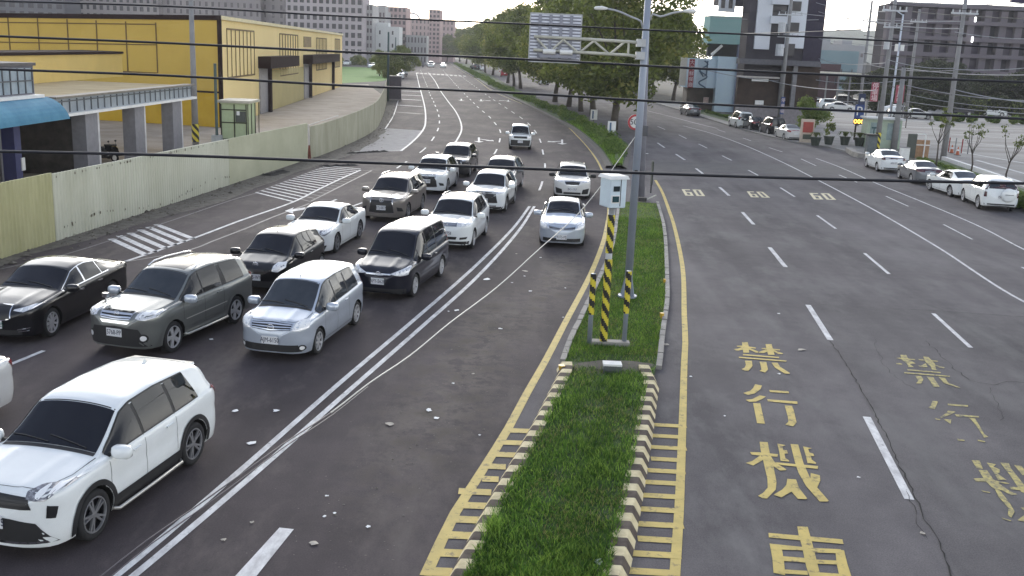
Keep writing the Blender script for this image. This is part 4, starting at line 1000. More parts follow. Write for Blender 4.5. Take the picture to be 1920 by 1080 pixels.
# 1 white suv, bottom left
c = make_car('suv', 'suv', 4.60, 1.86, 1.69, P_white, 'big white suv at the bottom left corner, nearest the camera, with black wheel arches', 'suv', wb=2.69, fo=.93, rw=.365, gc=.21, rim=(5, True), clad=True, group=LG,
  lamps=[[(.50, .592), (.74, .635), (.965, .70)], [(.54, .545), (.78, .535), (.93, .60)], G_lampd],
  grille=dict(top=[(-.56, .56), (0, .575), (.56, .56)], bot=[(-.62, .47), (0, .47), (.62, .47)], bars=3, bw=.08, barmat=G_trim),
  lower=[([(-.66, .60), (-.3, .66), (.3, .66), (.66, .60)], [(-.88, .30), (0, .30), (.88, .30)], G_trim), ([(-.78, .34), (0, .33), (.78, .34)], [(-.78, .31), (0, .30), (.78, .31)], G_chrome, 'skid_plate'),
         ([(.80, .84), (.90, .80)], [(.78, .66), (.87, .64)], G_gril, 'fog_lamp_recess', 1)],
  plate='BPD-0035', plate_z=.60, rails=None, hoodridge=(.46, .03), extras=(fin, sidestep(G_gold, .27), spoiler_x), tail=[[(.58, .66), (.99, .69)], [(.60, .60), (.99, .58)]])
c.rt.name = 'suv'; put(c, (181, 1010), (358, 876))
# spoiler lip over the tailgate
def spoiler(c_, mt):
    pass
# 2 white saloon at the left border (tail only)
c = make_car('sedan', 'sedan', 4.6, 1.76, 1.46, P_pearl, 'cream white sedan at the left border, only its tail and one red lamp showing', 'car', rim=(7, False), group=LG, detail=True, plate='AGK-5571', grille=dict(top=[(-.4, .55), (.4, .55)], bot=[(-.4, .47), (.4, .47)], bars=3))
q_ = gp(-24, 803); d_ = (gp(-300, 948)-q_).normalized(); put(c, q_+d_*2.85, None, head=((-14, 795), (-300, 948)))
# 3 black executive saloon
c = make_car('sedan', 'coupe', 4.80, 1.82, 1.45, P_black, 'glossy black sedan at the far left beside the hoarding, bright side windows', 'car', wb=2.85, fo=.85, rw=.345, gc=.16, rim=(9, False), group=LG, handles='chrome', windowtrim=G_chrome,
  lamps=[[(.46, .55), (.72, .585), (.96, .63)], [(.46, .535), (.70, .52), (.86, .56)]],
  grille=dict(top=[(-.36, .585), (0, .60), (.36, .585)], bot=[(-.40, .43), (-.18, .395), (.18, .395), (.40, .43)], frame=.025, fmat=G_chrome, badge=('o', .53, .065)),
  lower=[([(-.66, .35), (.66, .35)], [(-.66, .24), (.66, .24)], G_trim), ([(.56, .37), (.82, .40)], [(.56, .345), (.82, .38)], G_chrome, 'fog_lamp_bezel', 1), ([(.58, .32), (.80, .34)], [(.58, .30), (.80, .32)], G_chrome, 'fog_lamp_bezel', 1)],
  plate='ARD-2725', plate_z=.47, ink=G_inkg, hoodridge=(.50, .035), extras=(fin,), tail=[[(.52, .70), (.99, .72)], [(.60, .60), (.99, .60)], G_taild])
put(c, (100, 631), head=((360, 500), (100, 631)))
# 4 grey green suv
def crv_extra(c_):
    rt = c_['rt']; p, nn = c_['hit'](c_['L']/2-.62, -.66, 'T'); mb = MB(); mb.tube([p, p+Vector((.0, 0, .13))], .018, 6)
    vs = []
    mb.box((p.x, p.y, p.z+.17), (.10, .12, .10)); mb.build('fender_mirror', G_chrome, rt)
    pt = c_['patch']([(c_['L']/2-2.05, .42), (c_['L']/2-2.05, -.42)], [(c_['L']/2-2.55, .42), (c_['L']/2-2.55, -.42)], 'T', 8, 4, .006); c_['part']('sunroof', [pt], G_glass)
c = make_car('suv', 'suv', 4.55, 1.79, 1.71, P_green, 'dark grey green suv with roof rails and a small mirror on its fender', 'suv', wb=2.62, fo=.90, rw=.355, gc=.23, rim=(5, False), clad=P_green, group=LG, tumble=.15, handles='body', mirror=P_silver,
  lamps=[[(.56, .635), (.74, .66), (.96, .69)], [(.54, .545), (.76, .525), (.94, .555)]],
  grille=dict(top=[(-.46, .635), (0, .645), (.46, .635)], bot=[(-.40, .535), (0, .525), (.40, .535)], bars=3, bw=.24, frame=.018, badge=('h', .585, .06)),
  lower=[([(-.42, .86), (.42, .86)], [(-.36, .80), (.36, .80)], G_chrome, 'bumper_chrome'), ([(-.62, .70), (0, .74), (.62, .70)], [(-.86, .31), (0, .31), (.86, .31)], G_trim)],
  plate='5768-PP', plate_z=.60, rails=G_chrome, hoodridge=(.55, .02), extras=(fog(.72, .50, .06), sidestep(G_gold, .33), side_mould(G_gold, .66, .022), crv_extra), glass=G_glass2, win=[(.288, .465, .288, .465), (.478, .645, .478, .645), (.69, .87, .675, .85)])
put(c, (327, 660), (427, 614))
# 5 silver compact people carrier
def livina_extra(c_):
    pp = []
    for yy in (-.28, .28):
        a = c_['L']/2-.28; pp.append(c_['seam']([(a, yy*1.2), (a-.62, yy*1.5)], 'T', .02, .006))
c = make_car('compact_mpv', 'mpv', 4.18, 1.69, 1.61, P_silver, 'silver compact people carrier in the front row, plate above a black lower grille', 'car', wb=2.60, fo=.84, rw=.31, gc=.17, rim=(7, False), group=LG, tumble=.15,
  lamps=[[(.60, .535), (.76, .60), (.94, .655)], [(.58, .455), (.76, .44), (.93, .475)]],
  grille=dict(top=[(-.56, .53), (0, .545), (.56, .53)], bot=[(-.54, .455), (0, .43), (.54, .455)], bars=3, bw=.20, frame=.012, fmat=P_silver, badge=('r', .485, .06)),
  lower=[([(-.72, .40), (.72, .40)], [(-.80, .24), (.80, .24)], G_trim), ([(-.60, .20), (.60, .20)], [(-.60, .178), (.60, .178)], G_gold, 'skid_plate')],
  plate='AJM-6150', plate_z=.50, hoodridge=(.40, .028), extras=(aerial(.42), fog(.80, .33, .045)), glass=G_glass2, sideglass=G_glass2)
put(c, (598, 664), (665, 612))
# 6 black hatchback
c = make_car('hatchback', 'hatch', 3.75, 1.70, 1.53, P_black, 'small black hatchback with bright headlamps behind the silver people carrier', 'car', wb=2.46, fo=.76, rw=.30, gc=.17, rim=(6, False), group=LG,
  lamps=[[(.60, .54), (.76, .63), (.92, .68)], [(.58, .445), (.76, .43), (.94, .50)]], grille=dict(top=[(-.30, .47), (.30, .47)], bot=[(-.36, .43), (.36, .43)], badge=('e', .55, .06)),
  lower=[([(-.60, .40), (.60, .40)], [(-.70, .22), (.70, .22)], G_trim)], plate='5215-WY', plate_z=.50, hoodridge=(.44, .02), extras=(aerial(.46),))
put(c, (548, 545), head=((735, 430), (548, 545)))
# 7 dark van
c = make_car('minivan', 'van', 4.59, 1.72, 1.79, P_navy, 'tall dark blue minivan with a white reflecting roof, second from the double line', 'van', wb=2.72, fo=.84, rw=.33, gc=.19, rim=(6, False), group=LG, tumble=.13, glass=G_glass,
  lamps=[[(.46, .445), (.72, .50), (.96, .545)], [(.40, .43), (.72, .405), (.92, .42)]],
  grille=dict(top=[(-.42, .438), (0, .43), (.42, .438)], bot=[(-.42, .415), (0, .40), (.42, .415)], mat=G_chrome, badge=('e', .435, .05)),
  lower=[([(-.88, .36), (.88, .36)], [(-.86, .22), (.86, .22)], G_trim)], plate='AFY-5628', plate_z=.56, hoodridge=(.42, .045))
put(c, (778, 556), (822, 523))
# 8 white four door coupe
c = make_car('sedan', 'coupe', 4.63, 1.78, 1.43, P_white, 'white swoopy sedan with dark spoked wheels between the black hatchback and the hoarding', 'car', wb=2.70, fo=.90, rw=.335, gc=.14, rim=(5, True), group=LG,
  lamps=[[(.54, .585), (.76, .62), (.93, .655)], [(.56, .50), (.76, .475), (.90, .54)], G_lampd], grille=dict(top=[(-.42, .575), (.42, .575)], bot=[(-.36, .47), (.36, .47)], bars=2, bw=.1, badge=('o', .52, .08)),
  lower=[([(-.82, .36), (.82, .36)], [(-.74, .20), (.74, .20)], G_gril), ([(-.80, .20), (.80, .20)], [(-.78, .17), (.78, .17)], P_white, 'splitter')], plate='BEA-5577', plate_z=.36, hoodridge=(.42, .025))
put(c, (632, 473), (671, 449))
# 9 bronze suv with an hourglass grille
spind = lambda **k: dict(dict(top=[(-.44, .60), (0, .61), (.44, .60)], bot=[(-.54, .25), (0, .235), (.54, .25)], frame=.022, badge=('l', .54, .07), bars=7, bw=.06, barmat=G_trim), **k)
c = make_car('suv', 'suv', 4.66, 1.86, 1.67, P_bronze, 'bronze grey suv with a large hourglass grille behind the white sedan', 'suv', wb=2.69, fo=.93, rw=.36, gc=.19, rim=(5, True), group=LG, clad=False,
  lamps=[[(.50, .635), (.74, .66), (.97, .68)], [(.52, .58), (.74, .585), (.93, .61)]], grille=spind(), plate='BTJ-0877', plate_z=.60, handles='body', sideglass=G_side, rails=G_chrome,
  lower=[([(.66, .64), (.86, .60)], [(.70, .48), (.92, .46)], G_trim, 'side_vent', 1)], hoodridge=(.46, .03))
put(c, (765, 413), (787, 398))
# 10 white suv
c = make_car('suv', 'suv', 4.49, 1.84, 1.65, P_white, 'white suv with a slim chrome grille behind the dark minivan', 'suv', wb=2.68, fo=.88, rw=.355, gc=.20, rim=(5, False), group=LG, clad=False, rails=P_white,
  lamps=[[(.46, .60), (.74, .615), (.96, .635)], [(.46, .53), (.74, .53), (.90, .555)]], grille=dict(top=[(-.44, .60), (.44, .60)], bot=[(-.44, .53), (.44, .53)], bars=3, bw=.22, badge=('w', .565, .07)),
  lower=[([(-.90, .36), (.90, .36)], [(-.86, .22), (.86, .22)], G_trim), ([(-.46, .52), (.46, .52)], [(-.42, .42), (.42, .42)], G_gril, 'lower_grille'), ([(.56, .50), (.84, .52)], [(.56, .42), (.80, .44)], G_trim, 'fog_lamp_recess', 1)], plate='RBM-2758', plate_z=.64, hoodridge=(.48, .03))
put(c, (888, 465), (908, 444))
# 11 white suv with an hourglass grille
c = make_car('suv', 'suv', 4.63, 1.84, 1.65, P_white, 'white suv with a black hourglass grille in front of the dark suv', 'suv', wb=2.66, fo=.95, rw=.36, gc=.19, rim=(5, True), group=LG,
  lamps=[[(.50, .635), (.74, .655), (.97, .675)], [(.52, .585), (.74, .59), (.93, .61)], G_lampd], grille=spind(), plate='BFN-1037', plate_z=.66,
  lower=[([(.64, .60), (.86, .56)], [(.70, .46), (.90, .44)], G_trim, 'side_vent', 1)], hoodridge=(.46, .03))
put(c, (839, 362), (853, 351))
# 12 white crossover with a black trapezoid grille
c = make_car('suv', 'suv', 4.46, 1.83, 1.62, P_white, 'white crossover with a big black trapezoid grille and silver bumper bar', 'suv', wb=2.64, fo=.93, rw=.345, gc=.19, rim=(5, True), group=LG, clad=True, rails=None,
  lamps=[[(.56, .60), (.76, .62), (.95, .64)], [(.58, .54), (.76, .54), (.91, .57)]], grille=dict(top=[(-.56, .585), (.56, .585)], bot=[(-.66, .30), (.66, .30)], bars=5, bw=.08, barmat=G_trim, badge=('e', .54, .06)),
  lower=[([(-.60, .38), (.60, .38)], [(-.60, .33), (.60, .33)], G_chrome, 'bumper_bar'), ([(-.90, .32), (.90, .32)], [(-.86, .22), (.86, .22)], G_trim)], plate='BRV-9029', plate_z=.58, hoodridge=(.44, .025))
put(c, (949, 397), (963, 383))
# 13 dark suv
c = make_car('suv', 'suv', 4.70, 1.88, 1.68, P_dgrey, 'dark charcoal suv at the back of the left file, behind the white hourglass grille one', 'suv', wb=2.70, fo=.93, rw=.36, gc=.20, rim=(5, True), group=LG, mirror=P_dgrey,
  lamps=[[(.58, .615), (.76, .64), (.96, .665)], [(.58, .555), (.76, .555), (.92, .585)]], grille=dict(top=[(-.50, .60), (.50, .60)], bot=[(-.56, .42), (.56, .42)], frame=.015), lower=[([(-.86, .50), (.86, .50)], [(-.86, .22), (.86, .22)], G_trim)], plate=None)
put(c, (881, 331), (894, 320))
# 14 grey suv
c = make_car('suv', 'suv', 4.50, 1.82, 1.63, P_grey, 'mid grey suv half hidden behind the white crossover', 'suv', wb=2.66, rw=.35, rim=(5, False), group=LG, lamps=[[(.56, .60), (.76, .62), (.95, .64)], [(.58, .54), (.76, .54), (.91, .57)]], grille=dict(top=[(-.50, .60), (.50, .60)], bot=[(-.54, .45), (.54, .45)], bars=3, bw=.15))
put(c, (966, 362), (977, 351))
# 15 small boxy four wheel drive
def jim(c_):
    mb = MB()
c = make_car('small_suv', 'box', 3.60, 1.66, 1.72, P_white, 'small boxy white four wheel drive alone in the middle lanes', 'suv', wb=2.25, fo=.62, rw=.345, gc=.24, rim=(5, False), group=LG, clad=True, tumble=.11, nose=(.35, 3.2),
  lamps=[[(.62, .58), (.86, .58)], [(.62, .47), (.86, .47)]], grille=dict(top=[(-.58, .57), (.58, .57)], bot=[(-.58, .48), (.58, .48)], bars=0, mat=G_gril), lower=[([(-.95, .72), (.95, .72)], [(-.92, .30), (.92, .30)], G_trim)], plate='7U-2301', plate_z=.60)
put(c, (995, 280.5), head=((985, 240), (995, 281)))
# 16 white bmw-like crossover
c = make_car('suv', 'suv', 4.38, 1.83, 1.54, P_pearl, 'white crossover with a rounded twin grille behind the silver sedan', 'suv', wb=2.67, fo=.86, rw=.355, gc=.18, rim=(5, True), group=LG, mirror=G_trim,
  lamps=[[(.50, .60), (.74, .625), (.92, .645)], [(.52, .54), (.74, .545), (.90, .575)]], grille=dict(top=[(-.40, .555), (0, .565), (.40, .555)], bot=[(-.34, .47), (0, .46), (.34, .47)], frame=.02, badge=('o', .60, .05)),
  lower=[([(.56, .50), (.90, .56)], [(.50, .28), (.84, .28)], G_gril, 'air_intake', 1), ([(-.46, .36), (.46, .36)], [(-.46, .26), (.46, .26)], G_gril)], plate='BKS-1707', plate_z=.50, extras=(fin,))
put(c, (1105, 371.5), head=((1078, 300), (1082, 371)))
# 17 silver saloon
c = make_car('sedan', 'sedan', 4.42, 1.70, 1.54, P_silver, 'silver sedan on the lane beside the median, under the slanting wire', 'car', wb=2.60, fo=.86, rw=.31, gc=.16, rim=(5, False), group=LG, nose=(.7, 2.8),
  prof=[(0, .36), (.006, .45), (.02, .52), (.05, .565), (.13, .62), (.225, .665), (.245, .68), (.41, .955), (.47, .985), (.56, 1.0), (.68, .975), (.83, .80), (.88, .775), (.96, .755), (.985, .65), (1, .42)],
  lamps=[[(.64, .54), (.80, .59), (.94, .62)], [(.62, .455), (.80, .44), (.95, .48)]], grille=dict(top=[(-.58, .52), (-.15, .485), (.15, .485), (.58, .52)], bot=[(-.54, .45), (-.15, .435), (.15, .435), (.54, .45)], bars=2, bw=.12, badge=('r', .475, .055)),
  lower=[([(-.80, .37), (.80, .37)], [(-.80, .25), (.80, .25)], G_trim), ([(-.92, .24), (.92, .24)], [(-.92, .225), (.92, .225)], G_chrome, 'bumper_strip')], plate='9375-MJ', plate_z=.42, hoodridge=(.38, .03))
WS_ = None
put(c, (1094, 460), head=((1070, 380), (1062, 460)))
# ---------------- right kerb, tails towards the camera
def spare(c_):
    rt = c_['rt']; p, nn = c_['hit'](-.28, .88, 'B'); mb = MB(); n = 28
    pr = [(0.001, -.20), (.26, -.19), (.33, -.16), (.35, -.10), (.35, 0), (.30, .02)]; vs = []
    for k in range(n):
        a = 2*math.pi*k/n
        for r_, y in pr: vs.append((p.x+y, p.y+r_*math.cos(a), p.z+r_*math.sin(a)))
    m_ = len(pr); fs = [(k*m_+j, k*m_+j+1, ((k+1) % n)*m_+j+1, ((k+1) % n)*m_+j) for k in range(n) for j in range(m_-1)]
    mb.add(vs, fs); o = mb.build('spare_wheel_cover', c_['pm'], rt, True)
    mb = MB(); mb.box((p.x-.205, p.y, p.z+.03), (.01, .40, .03)); mb.build('cover_strip', P_grey, o)
c = make_car('suv', 'suv', 4.40, 1.78, 1.70, P_white, 'white suv with a covered spare wheel, last in the kerb row at the right border', 'suv', wb=2.62, rw=.35, gc=.24, rim=(5, False), group=RG, rails=None, rear_plate='2563-QV', extras=(spare,), tail=[[(.84, .90), (.97, .88)], [(.86, .44), (.99, .44)], G_taild])
put(c, (1804, 378), (1832, 391.5))
sedW = make_car('sedan', 'sedan', 4.55, 1.74, 1.45, P_white, 'white sedan with dark red lamps parked in front of the spare wheel suv', 'car', wb=2.62, rw=.32, rim=(7, False), group=RG, rear_plate='ALV-1293', tail=[[(.56, .68), (.98, .70)], [(.60, .58), (.98, .59)], G_taild])
put(sedW, (1741, 357), (1776, 368))
sedR = make_car('sedan', 'sedan', 4.42, 1.70, 1.47, P_white, 'white sedan at the head of the nearer kerb row, beside the driveway', 'car', wb=2.55, rw=.31, rim=(5, False), group=RG, rear_plate='AMU-3271', tail=[[(.72, .69), (.99, .71)], [(.74, .58), (.99, .60)], G_taild])
put(sedR, (1623, 313.5), (1650, 324))
sedG = make_car('sedan', 'sedan', 4.30, 1.68, 1.38, P_grey, 'older grey sedan with a dark rear between two white sedans', 'car', wb=2.45, rw=.30, rim=(5, False), group=RG, rear_plate=True, tail=[[(.40, .70), (.97, .71)], [(.40, .58), (.97, .58)], G_taild])
put(sedG, (1684, 334.5), (1708, 344))
sedF = make_car('sedan', 'sedan', 4.40, 1.70, 1.45, P_pearl, 'pale silver sedan parked next to the red cabinet', 'car', wb=2.6, rw=.31, rim=(5, False), group=RG, detail=False)
put(sedF, (1453, 258.5), (1469, 263))
suvB = make_car('suv', 'box', 4.2, 1.78, 1.75, P_black, 'black off-roader with a spare wheel in the far kerb row', 'suv', wb=2.6, rw=.36, rim=(5, False), group=RG, detail=False, extras=(spare,))
put(suvB, (1424, 249), (1438, 253))
sedB = make_car('sedan', 'sedan', 4.5, 1.74, 1.44, P_black, 'black sedan parked between the white van and the black off-roader', 'car', rw=.32, rim=(5, False), group=RG, detail=False)
put(sedB, (1391, 241.5), (1407, 246))
vanW = make_car('van', 'van', 4.3, 1.78, 1.80, P_white, 'small white van at the far end of the kerb row', 'van', rw=.32, rim=(5, False), group=RG, detail=False)
put(vanW, (1367, 237), (1381, 241))
def clone(src, label, px_f, px_r, m=None, name=None, group=None, cat=None, lowd=True):
    """copy of a car with copies of its parts; m repaints the body"""
    r = copy_tree(src.rt); tag(r, label, cat, group)
    if name: r.name = name
    if m:
        for ch in r.children:
            if ch.type == 'MESH' and src_paint(src) in [s.material for s in ch.material_slots]:
                for s in ch.material_slots:
                    if s.material == src_paint(src): s.link = 'OBJECT'; s.material = m
    put(src, px_f, px_r, rt=r); return r
def src_paint(c_):
    for ch in c_.rt.children:
        if ch.name.split('.')[0] == 'body': return ch.data.materials[0]
clone(sedF, 'grey sedan parked at the far right beside a scooter, before the pale blue shop', (1276, 214.5), (1291, 218), P_grey, group=RG)
FG = 'cars driving or parked far up the left carriageway'
suvL = make_car('suv', 'suv', 4.5, 1.82, 1.66, P_white, 'white suv driving far up the road, left of the other far white car', 'suv', rim=(5, False), group=FG, detail=False, grille=dict(top=[(-.5, .6), (.5, .6)], bot=[(-.5, .45), (.5, .45)]))
put(suvL, (814, 126.5), head=((808, 120), (812, 127)), S_=1.5)
def far(src, label, x, y, m=None, head=((770, 118), (745, 152)), group=FG, S_=1.35):
    r = copy_tree(src.rt); tag(r, label, None, group)
    if m:
        for ch in r.children:
            if ch.type == 'MESH' and len(ch.material_slots) and ch.material_slots[0].material == src_paint(src): ch.material_slots[0].link = 'OBJECT'; ch.material_slots[0].material = m
    put(src, (x, y), head=head, rt=r, S_=S_); return r
far(sedF, 'white car driving far up the road, right of the other far white car', 836, 127.5, P_white, ((832, 120), (836, 128)))
far(suvL, 'white suv nearest the utility box in the row parked along the far left edge', 757, 148.5)
far(sedF, 'pale car second in the row parked along the far left edge', 764, 140.5)
far(suvL, 'white van-like car third in the row parked along the far left edge', 769, 131)
far(suvL, 'dark car parked beside the utility box at the far left edge', 748, 152, P_dgrey)
far(sedF, 'silver car topmost in the row parked along the far left edge', 772, 125, P_silver)
for lb_, x_, y_, s_, m_ in (('small white car low at the far end of the left road', 786, 114, sedF, P_white), ('small dark car at the far end of the left road, between two white ones', 800, 111.5, suvL, P_dgrey), ('small silver suv at the far end of the left road', 822, 112, suvL, P_silver), ('small white car topmost at the far end of the left road', 843, 113, sedF, P_white)):
    far(s_, lb_, x_, y_, m_, ((808, 108), (810, 114)), FG, 1.5)
hd = ((870, 125), (893, 133))
TG = 'cars beyond the median trees'
far(suvB, 'dark car beyond the median trees, far up the right carriageway', 882, 131, None, ((905, 131), (870, 128)), TG)
far(sedF, 'white car beyond the median trees, far up the right carriageway', 893, 131.5, P_white, ((905, 131), (870, 128)), TG)
far(suvL, 'red car seen between the trunks of the median trees', 938, 143, P_red, ((960, 160), (935, 140)), TG)
far(sedF, 'white car driving away between the trunks under the big sign board', 1010, 158, P_white, ((1030, 172), (1006, 156)), TG)
FG2 = 'cars beside the green field'
for lb, x, y, m in (('white car by the corner of the yellow building at the field', 655, 122.5, P_white), ('silver car in front of the three parked across the green field', 702, 128, P_silver), ('dark car in the middle of the three parked across the green field', 712, 123.5, P_dgrey), ('white car at the back of the three parked across the green field', 718, 114, P_white)):
    far(sedF, lb, x, y, m, ((730, 118), (690, 121)), FG2)
PG = 'cars standing in the parking lot'
for lb, x, y, m, s_ in (('white car on the left of the lot row below the cream roof', 1553, 203, P_white, sedF), ('white suv in the middle of the lot row below the cream roof', 1576, 205, P_white, suvL), ('pale car at the right of the lot row below the cream roof', 1590, 209, P_pearl, sedF),
        ('dark car behind the lot row below the cream roof', 1600, 196, P_dgrey, suvL), ('white car in the lot just right of the red banners', 1712, 221, P_white, suvL), ('light car in the lot right of the booth', 1735, 223, P_pearl, sedF), ('white car by the blue tarpaulin at the far side of the lot', 1873, 218, P_white, sedF),
        ('dark blue car left of the blue tarpaulin at the far side of the lot', 1812, 216, P_navy, sedF), ('white car under the red banner posts', 1695, 214, P_white, sedF)):
    far(s_, lb, x, y, m, ((x-30, y-1.5), (x, y)), PG, 1.1)
# ================================================================ LEFT SIDE
M_lot = mat('lot_concrete', (.34, .29, .23), .95, spec=.1, col2=(.46, .40, .33), scale=.35, bump=.2)
M_verge = mat('verge_gravel', (.075, .068, .058), .95, col2=(.17, .155, .13), scale=3.0, bump=.8, bscale=25)
# concrete apron behind the hoarding, dirty strip on the road side, concrete bay
far_l = [gp(*p) for p in ((726, 188), (733, 152))]
lotp = [p+Vector((-.3, .2, 0)) for p in fb if p.y < 150]
mb = MB(); mb.poly(lotp+[gp(690, 158), gp(640, 158), gp(520, 175), Vector((-60, 110, 0)), Vector((-120, 60, 0)), Vector((-60, 20, 0))], -.012); tag(mb.build('concrete_lot', M_lot), kind='structure')
inner = pxline([(-200, 580), (0, 503), (60, 480), (180, 448), (330, 404), (450, 366), (520, 340), (600, 310), (660, 290), (700, 268), (722, 246), (735, 220), (742, 196), (746, 172)], 2.0)
outer = [p for p in fb if 18 < p.y < 175]
mb = MB(); rr = random.Random(11); A = []
for i, p in enumerate(inner):
    A.append(p+Vector((rr.uniform(-.28, .1), rr.uniform(-.1, .1), 0)))
mb.poly([p for p in outer]+A[::-1], .005); tag(mb.build('verge', M_verge), kind='structure')
mb = MB(); mb.poly([gp(*p) for p in ((662, 284), (752, 283), (787, 253), (795, 245), (725, 240.5), (712, 254))], .0045)
tag(mb.build('concrete_bay', mat('bay_concrete', (.28, .27, .265), .9, spec=.1, col2=(.36, .35, .34), scale=1.5, bump=.1)), kind='structure')
# stones, leaves and dirt clods along the verge: too many to count
def pebbles(name, n, fn, smin, smax, m, seed=2):
    rg = np.random.default_rng(seed); V = []; Fc = []
    ico = [(0, 0, 1), (.9, 0, .3), (.28, .85, .3), (-.72, .53, .3), (-.72, -.53, .3), (.28, -.85, .3), (0, 0, -.2)]
    for i in range(n):
        x, y = fn(rg); s = rg.uniform(smin, smax)*(1 if rg.random() < .9 else 2); b = len(V); a = rg.random()*6.28; sx, sy, sz = s, s*rg.uniform(.5, 1), s*rg.uniform(.25, .7)
        for v in ico: V.append((x+(v[0]*math.cos(a)-v[1]*math.sin(a))*sx, y+(v[0]*math.sin(a)+v[1]*math.cos(a))*sy, .006+v[2]*sz))
        for k in range(5): Fc.append((b, b+1+k, b+1+(k+1) % 5))
    o = meshobj(name, V, Fc, m); tag(o, kind='stuff'); return o
def vfn(rg):
    k = rg.integers(0, len(outer)-1); p = outer[k]; q = min(inner, key=lambda v: (v-p).length); t = rg.random()**1.6; r_ = p.lerp(q, t); return r_.x+rg.normal(0, .4), r_.y+rg.normal(0, 1.2)
pebbles('verge_debris', 2600, vfn, .03, .09, mat('debris', (.06, .05, .04), .95, col2=(.24, .22, .18), scale=1.2))
# dark tar heaps by the hatched bays
for i, (a, b) in enumerate((((607, 312), (664, 310)), ((650, 288), (720, 284)), ((503, 329), (532, 322)))):
    P_, Q_ = gp(*a), gp(*b); mb = MB(); rr = random.Random(i+20)
    for k in range(26):
        c = P_.lerp(Q_, rr.random()); s = rr.uniform(.15, .38); n = 7; vs = [(c.x, c.y, s*.35)]
        for j in range(n): an = 6.28*j/n; q = s*rr.uniform(.7, 1.3); vs.append((c.x+q*math.cos(an)*1.3, c.y+q*math.sin(an)+0, .0))
        mb.add(vs, [(0, 1+j, 1+(j+1) % n) for j in range(n)])
    tag(mb.build('tar_heap', mat('tar', (.016, .014, .013), .9, var=.4, scale=4)), ['ragged dark tar heap above the large hatched bay', 'long dark tar heap along the lower edge of the concrete bay', 'small dark tar heap at the foot of the hoarding left of the large hatched bay'][i], 'tar heap', 'tar heaps on the road edge')
# ---- hoarding
def hoard(name, seg, h0, h1, m, label, cat, corr=0.0, pitch=.18, capm=None, posts=None):
    pts = catmull([gp(*p) for p in seg], .0001 or 1) if False else None
    base = [gp(*p) for p in seg]; base = catmull(base, 1.0) if len(base) > 2 else [base[0], base[1]]
    d = arclen(base); n = max(2, int(d[-1]/(pitch/4))) if corr else max(2, int(d[-1]/1.0)); rt = empty(name, base[0], 0, label, cat); o0 = base[0]
    P2 = []
    for i in range(n+1):
        s = d[-1]*i/n
        j = 0
        while j < len(d)-2 and d[j+1] < s: j += 1
        f = (s-d[j])/max(1e-6, d[j+1]-d[j]); P2.append(base[j].lerp(base[j+1], f))
    vs = []; fs = []
    for i, p in enumerate(P2):
        t = (P2[min(i+1, n)]-P2[max(0, i-1)]).normalized(); nn = Vector((t.y, -t.x, 0)); off = corr*[0, 1, 1, 0][i % 4] if corr else 0
        h = h0+(h1-h0)*i/n
        q = p+nn*off-o0; vs += [(q.x, q.y, 0), (q.x, q.y, h)]; q2 = q-nn*(.06 if not corr else .05+off*2); vs += [(q2.x, q2.y, 0), (q2.x, q2.y, h)]
    for i in range(n):
        a, b = 4*i, 4*(i+1); fs += [(a, b, b+1, a+1), (a+3, b+3, b+2, a+2), (a+1, b+1, b+3, a+3)]
    fs += [(0, 1, 3, 2), (4*n+2, 4*n+3, 4*n+1, 4*n)]
    meshobj('panel', vs, fs, m, rt)
    if capm:
        mb = MB(); mb.tube([p-o0+Vector((0, 0, h0+(h1-h0)*i/n+.02)) for i, p in enumerate(P2)][::4 if corr else 1], .035, 6); mb.build('top_rail', capm, rt)
    return rt, P2
M_hg = mat('hoarding_green', (.52, .50, .29), .8, spec=.1, col2=(.40, .385, .21), scale=.8, stretch=(1, 1, .3))
M_hp = mat('hoarding_pale', (.60, .60, .49), .8, spec=.1, col2=(.50, .50, .39), scale=.7, stretch=(1, 1, .25))
M_hs = mat('hoarding_smooth', (.43, .43, .30), .8, spec=.1, col2=(.51, .51, .37), scale=.5)
M_ws = mat('wall_stained', (.33, .32, .23), .9, spec=.1, col2=(.47, .46, .35), scale=.6, stretch=(1, 1, .35), bump=.1)
hoard('hoarding', [(-260, 570), (105, 452)], 2.5, 2.5, M_hg, 'olive green corrugated hoarding at the left border', 'fence', .035, .22)
hoard('hoarding', [(106, 451.6), (430, 347)], 2.45, 2.4, M_hp, 'long pale corrugated hoarding between the two greener stretches', 'fence', .035, .22, capm=None)
hoard('hoarding', [(431, 346.6), (577, 299)], 2.4, 2.35, M_hs, 'smooth olive hoarding panel beside the green booth', 'fence')
hoard('roadside_wall', [(583, 297), (600, 292), (650, 272), (700, 246), (717, 220), (724, 196), (727, 180)], 2.1, 3.3, M_ws, 'stained concrete wall curving away beside the concrete lot', 'wall')
# post and cone at the joint
c0 = gp(580, 298); rt = empty('gate_post', c0, 0, 'thin leaning post with a rusty foot where hoarding and wall meet', 'post'); mb = MB(); mb.tube([(0, 0, .9), (-.06, 0, 2.25)], .05, 8); mb.build('shaft', mat('post_pale', (.5, .48, .44), .6), rt)
mb = MB(); mb.tube([(0, 0, 0), (0, 0, .9)], [.13, .06], 8); mb.build('foot', mat('rust', (.16, .05, .03), .8, var=.3, scale=6), rt)
mb = MB(); mb.tube([(-.06, 0, 2.2), (1.1, 4.5, 2.6)], .03, 6); mb.build('rail', mat('post_pale', (.5, .48, .44), .6), rt)
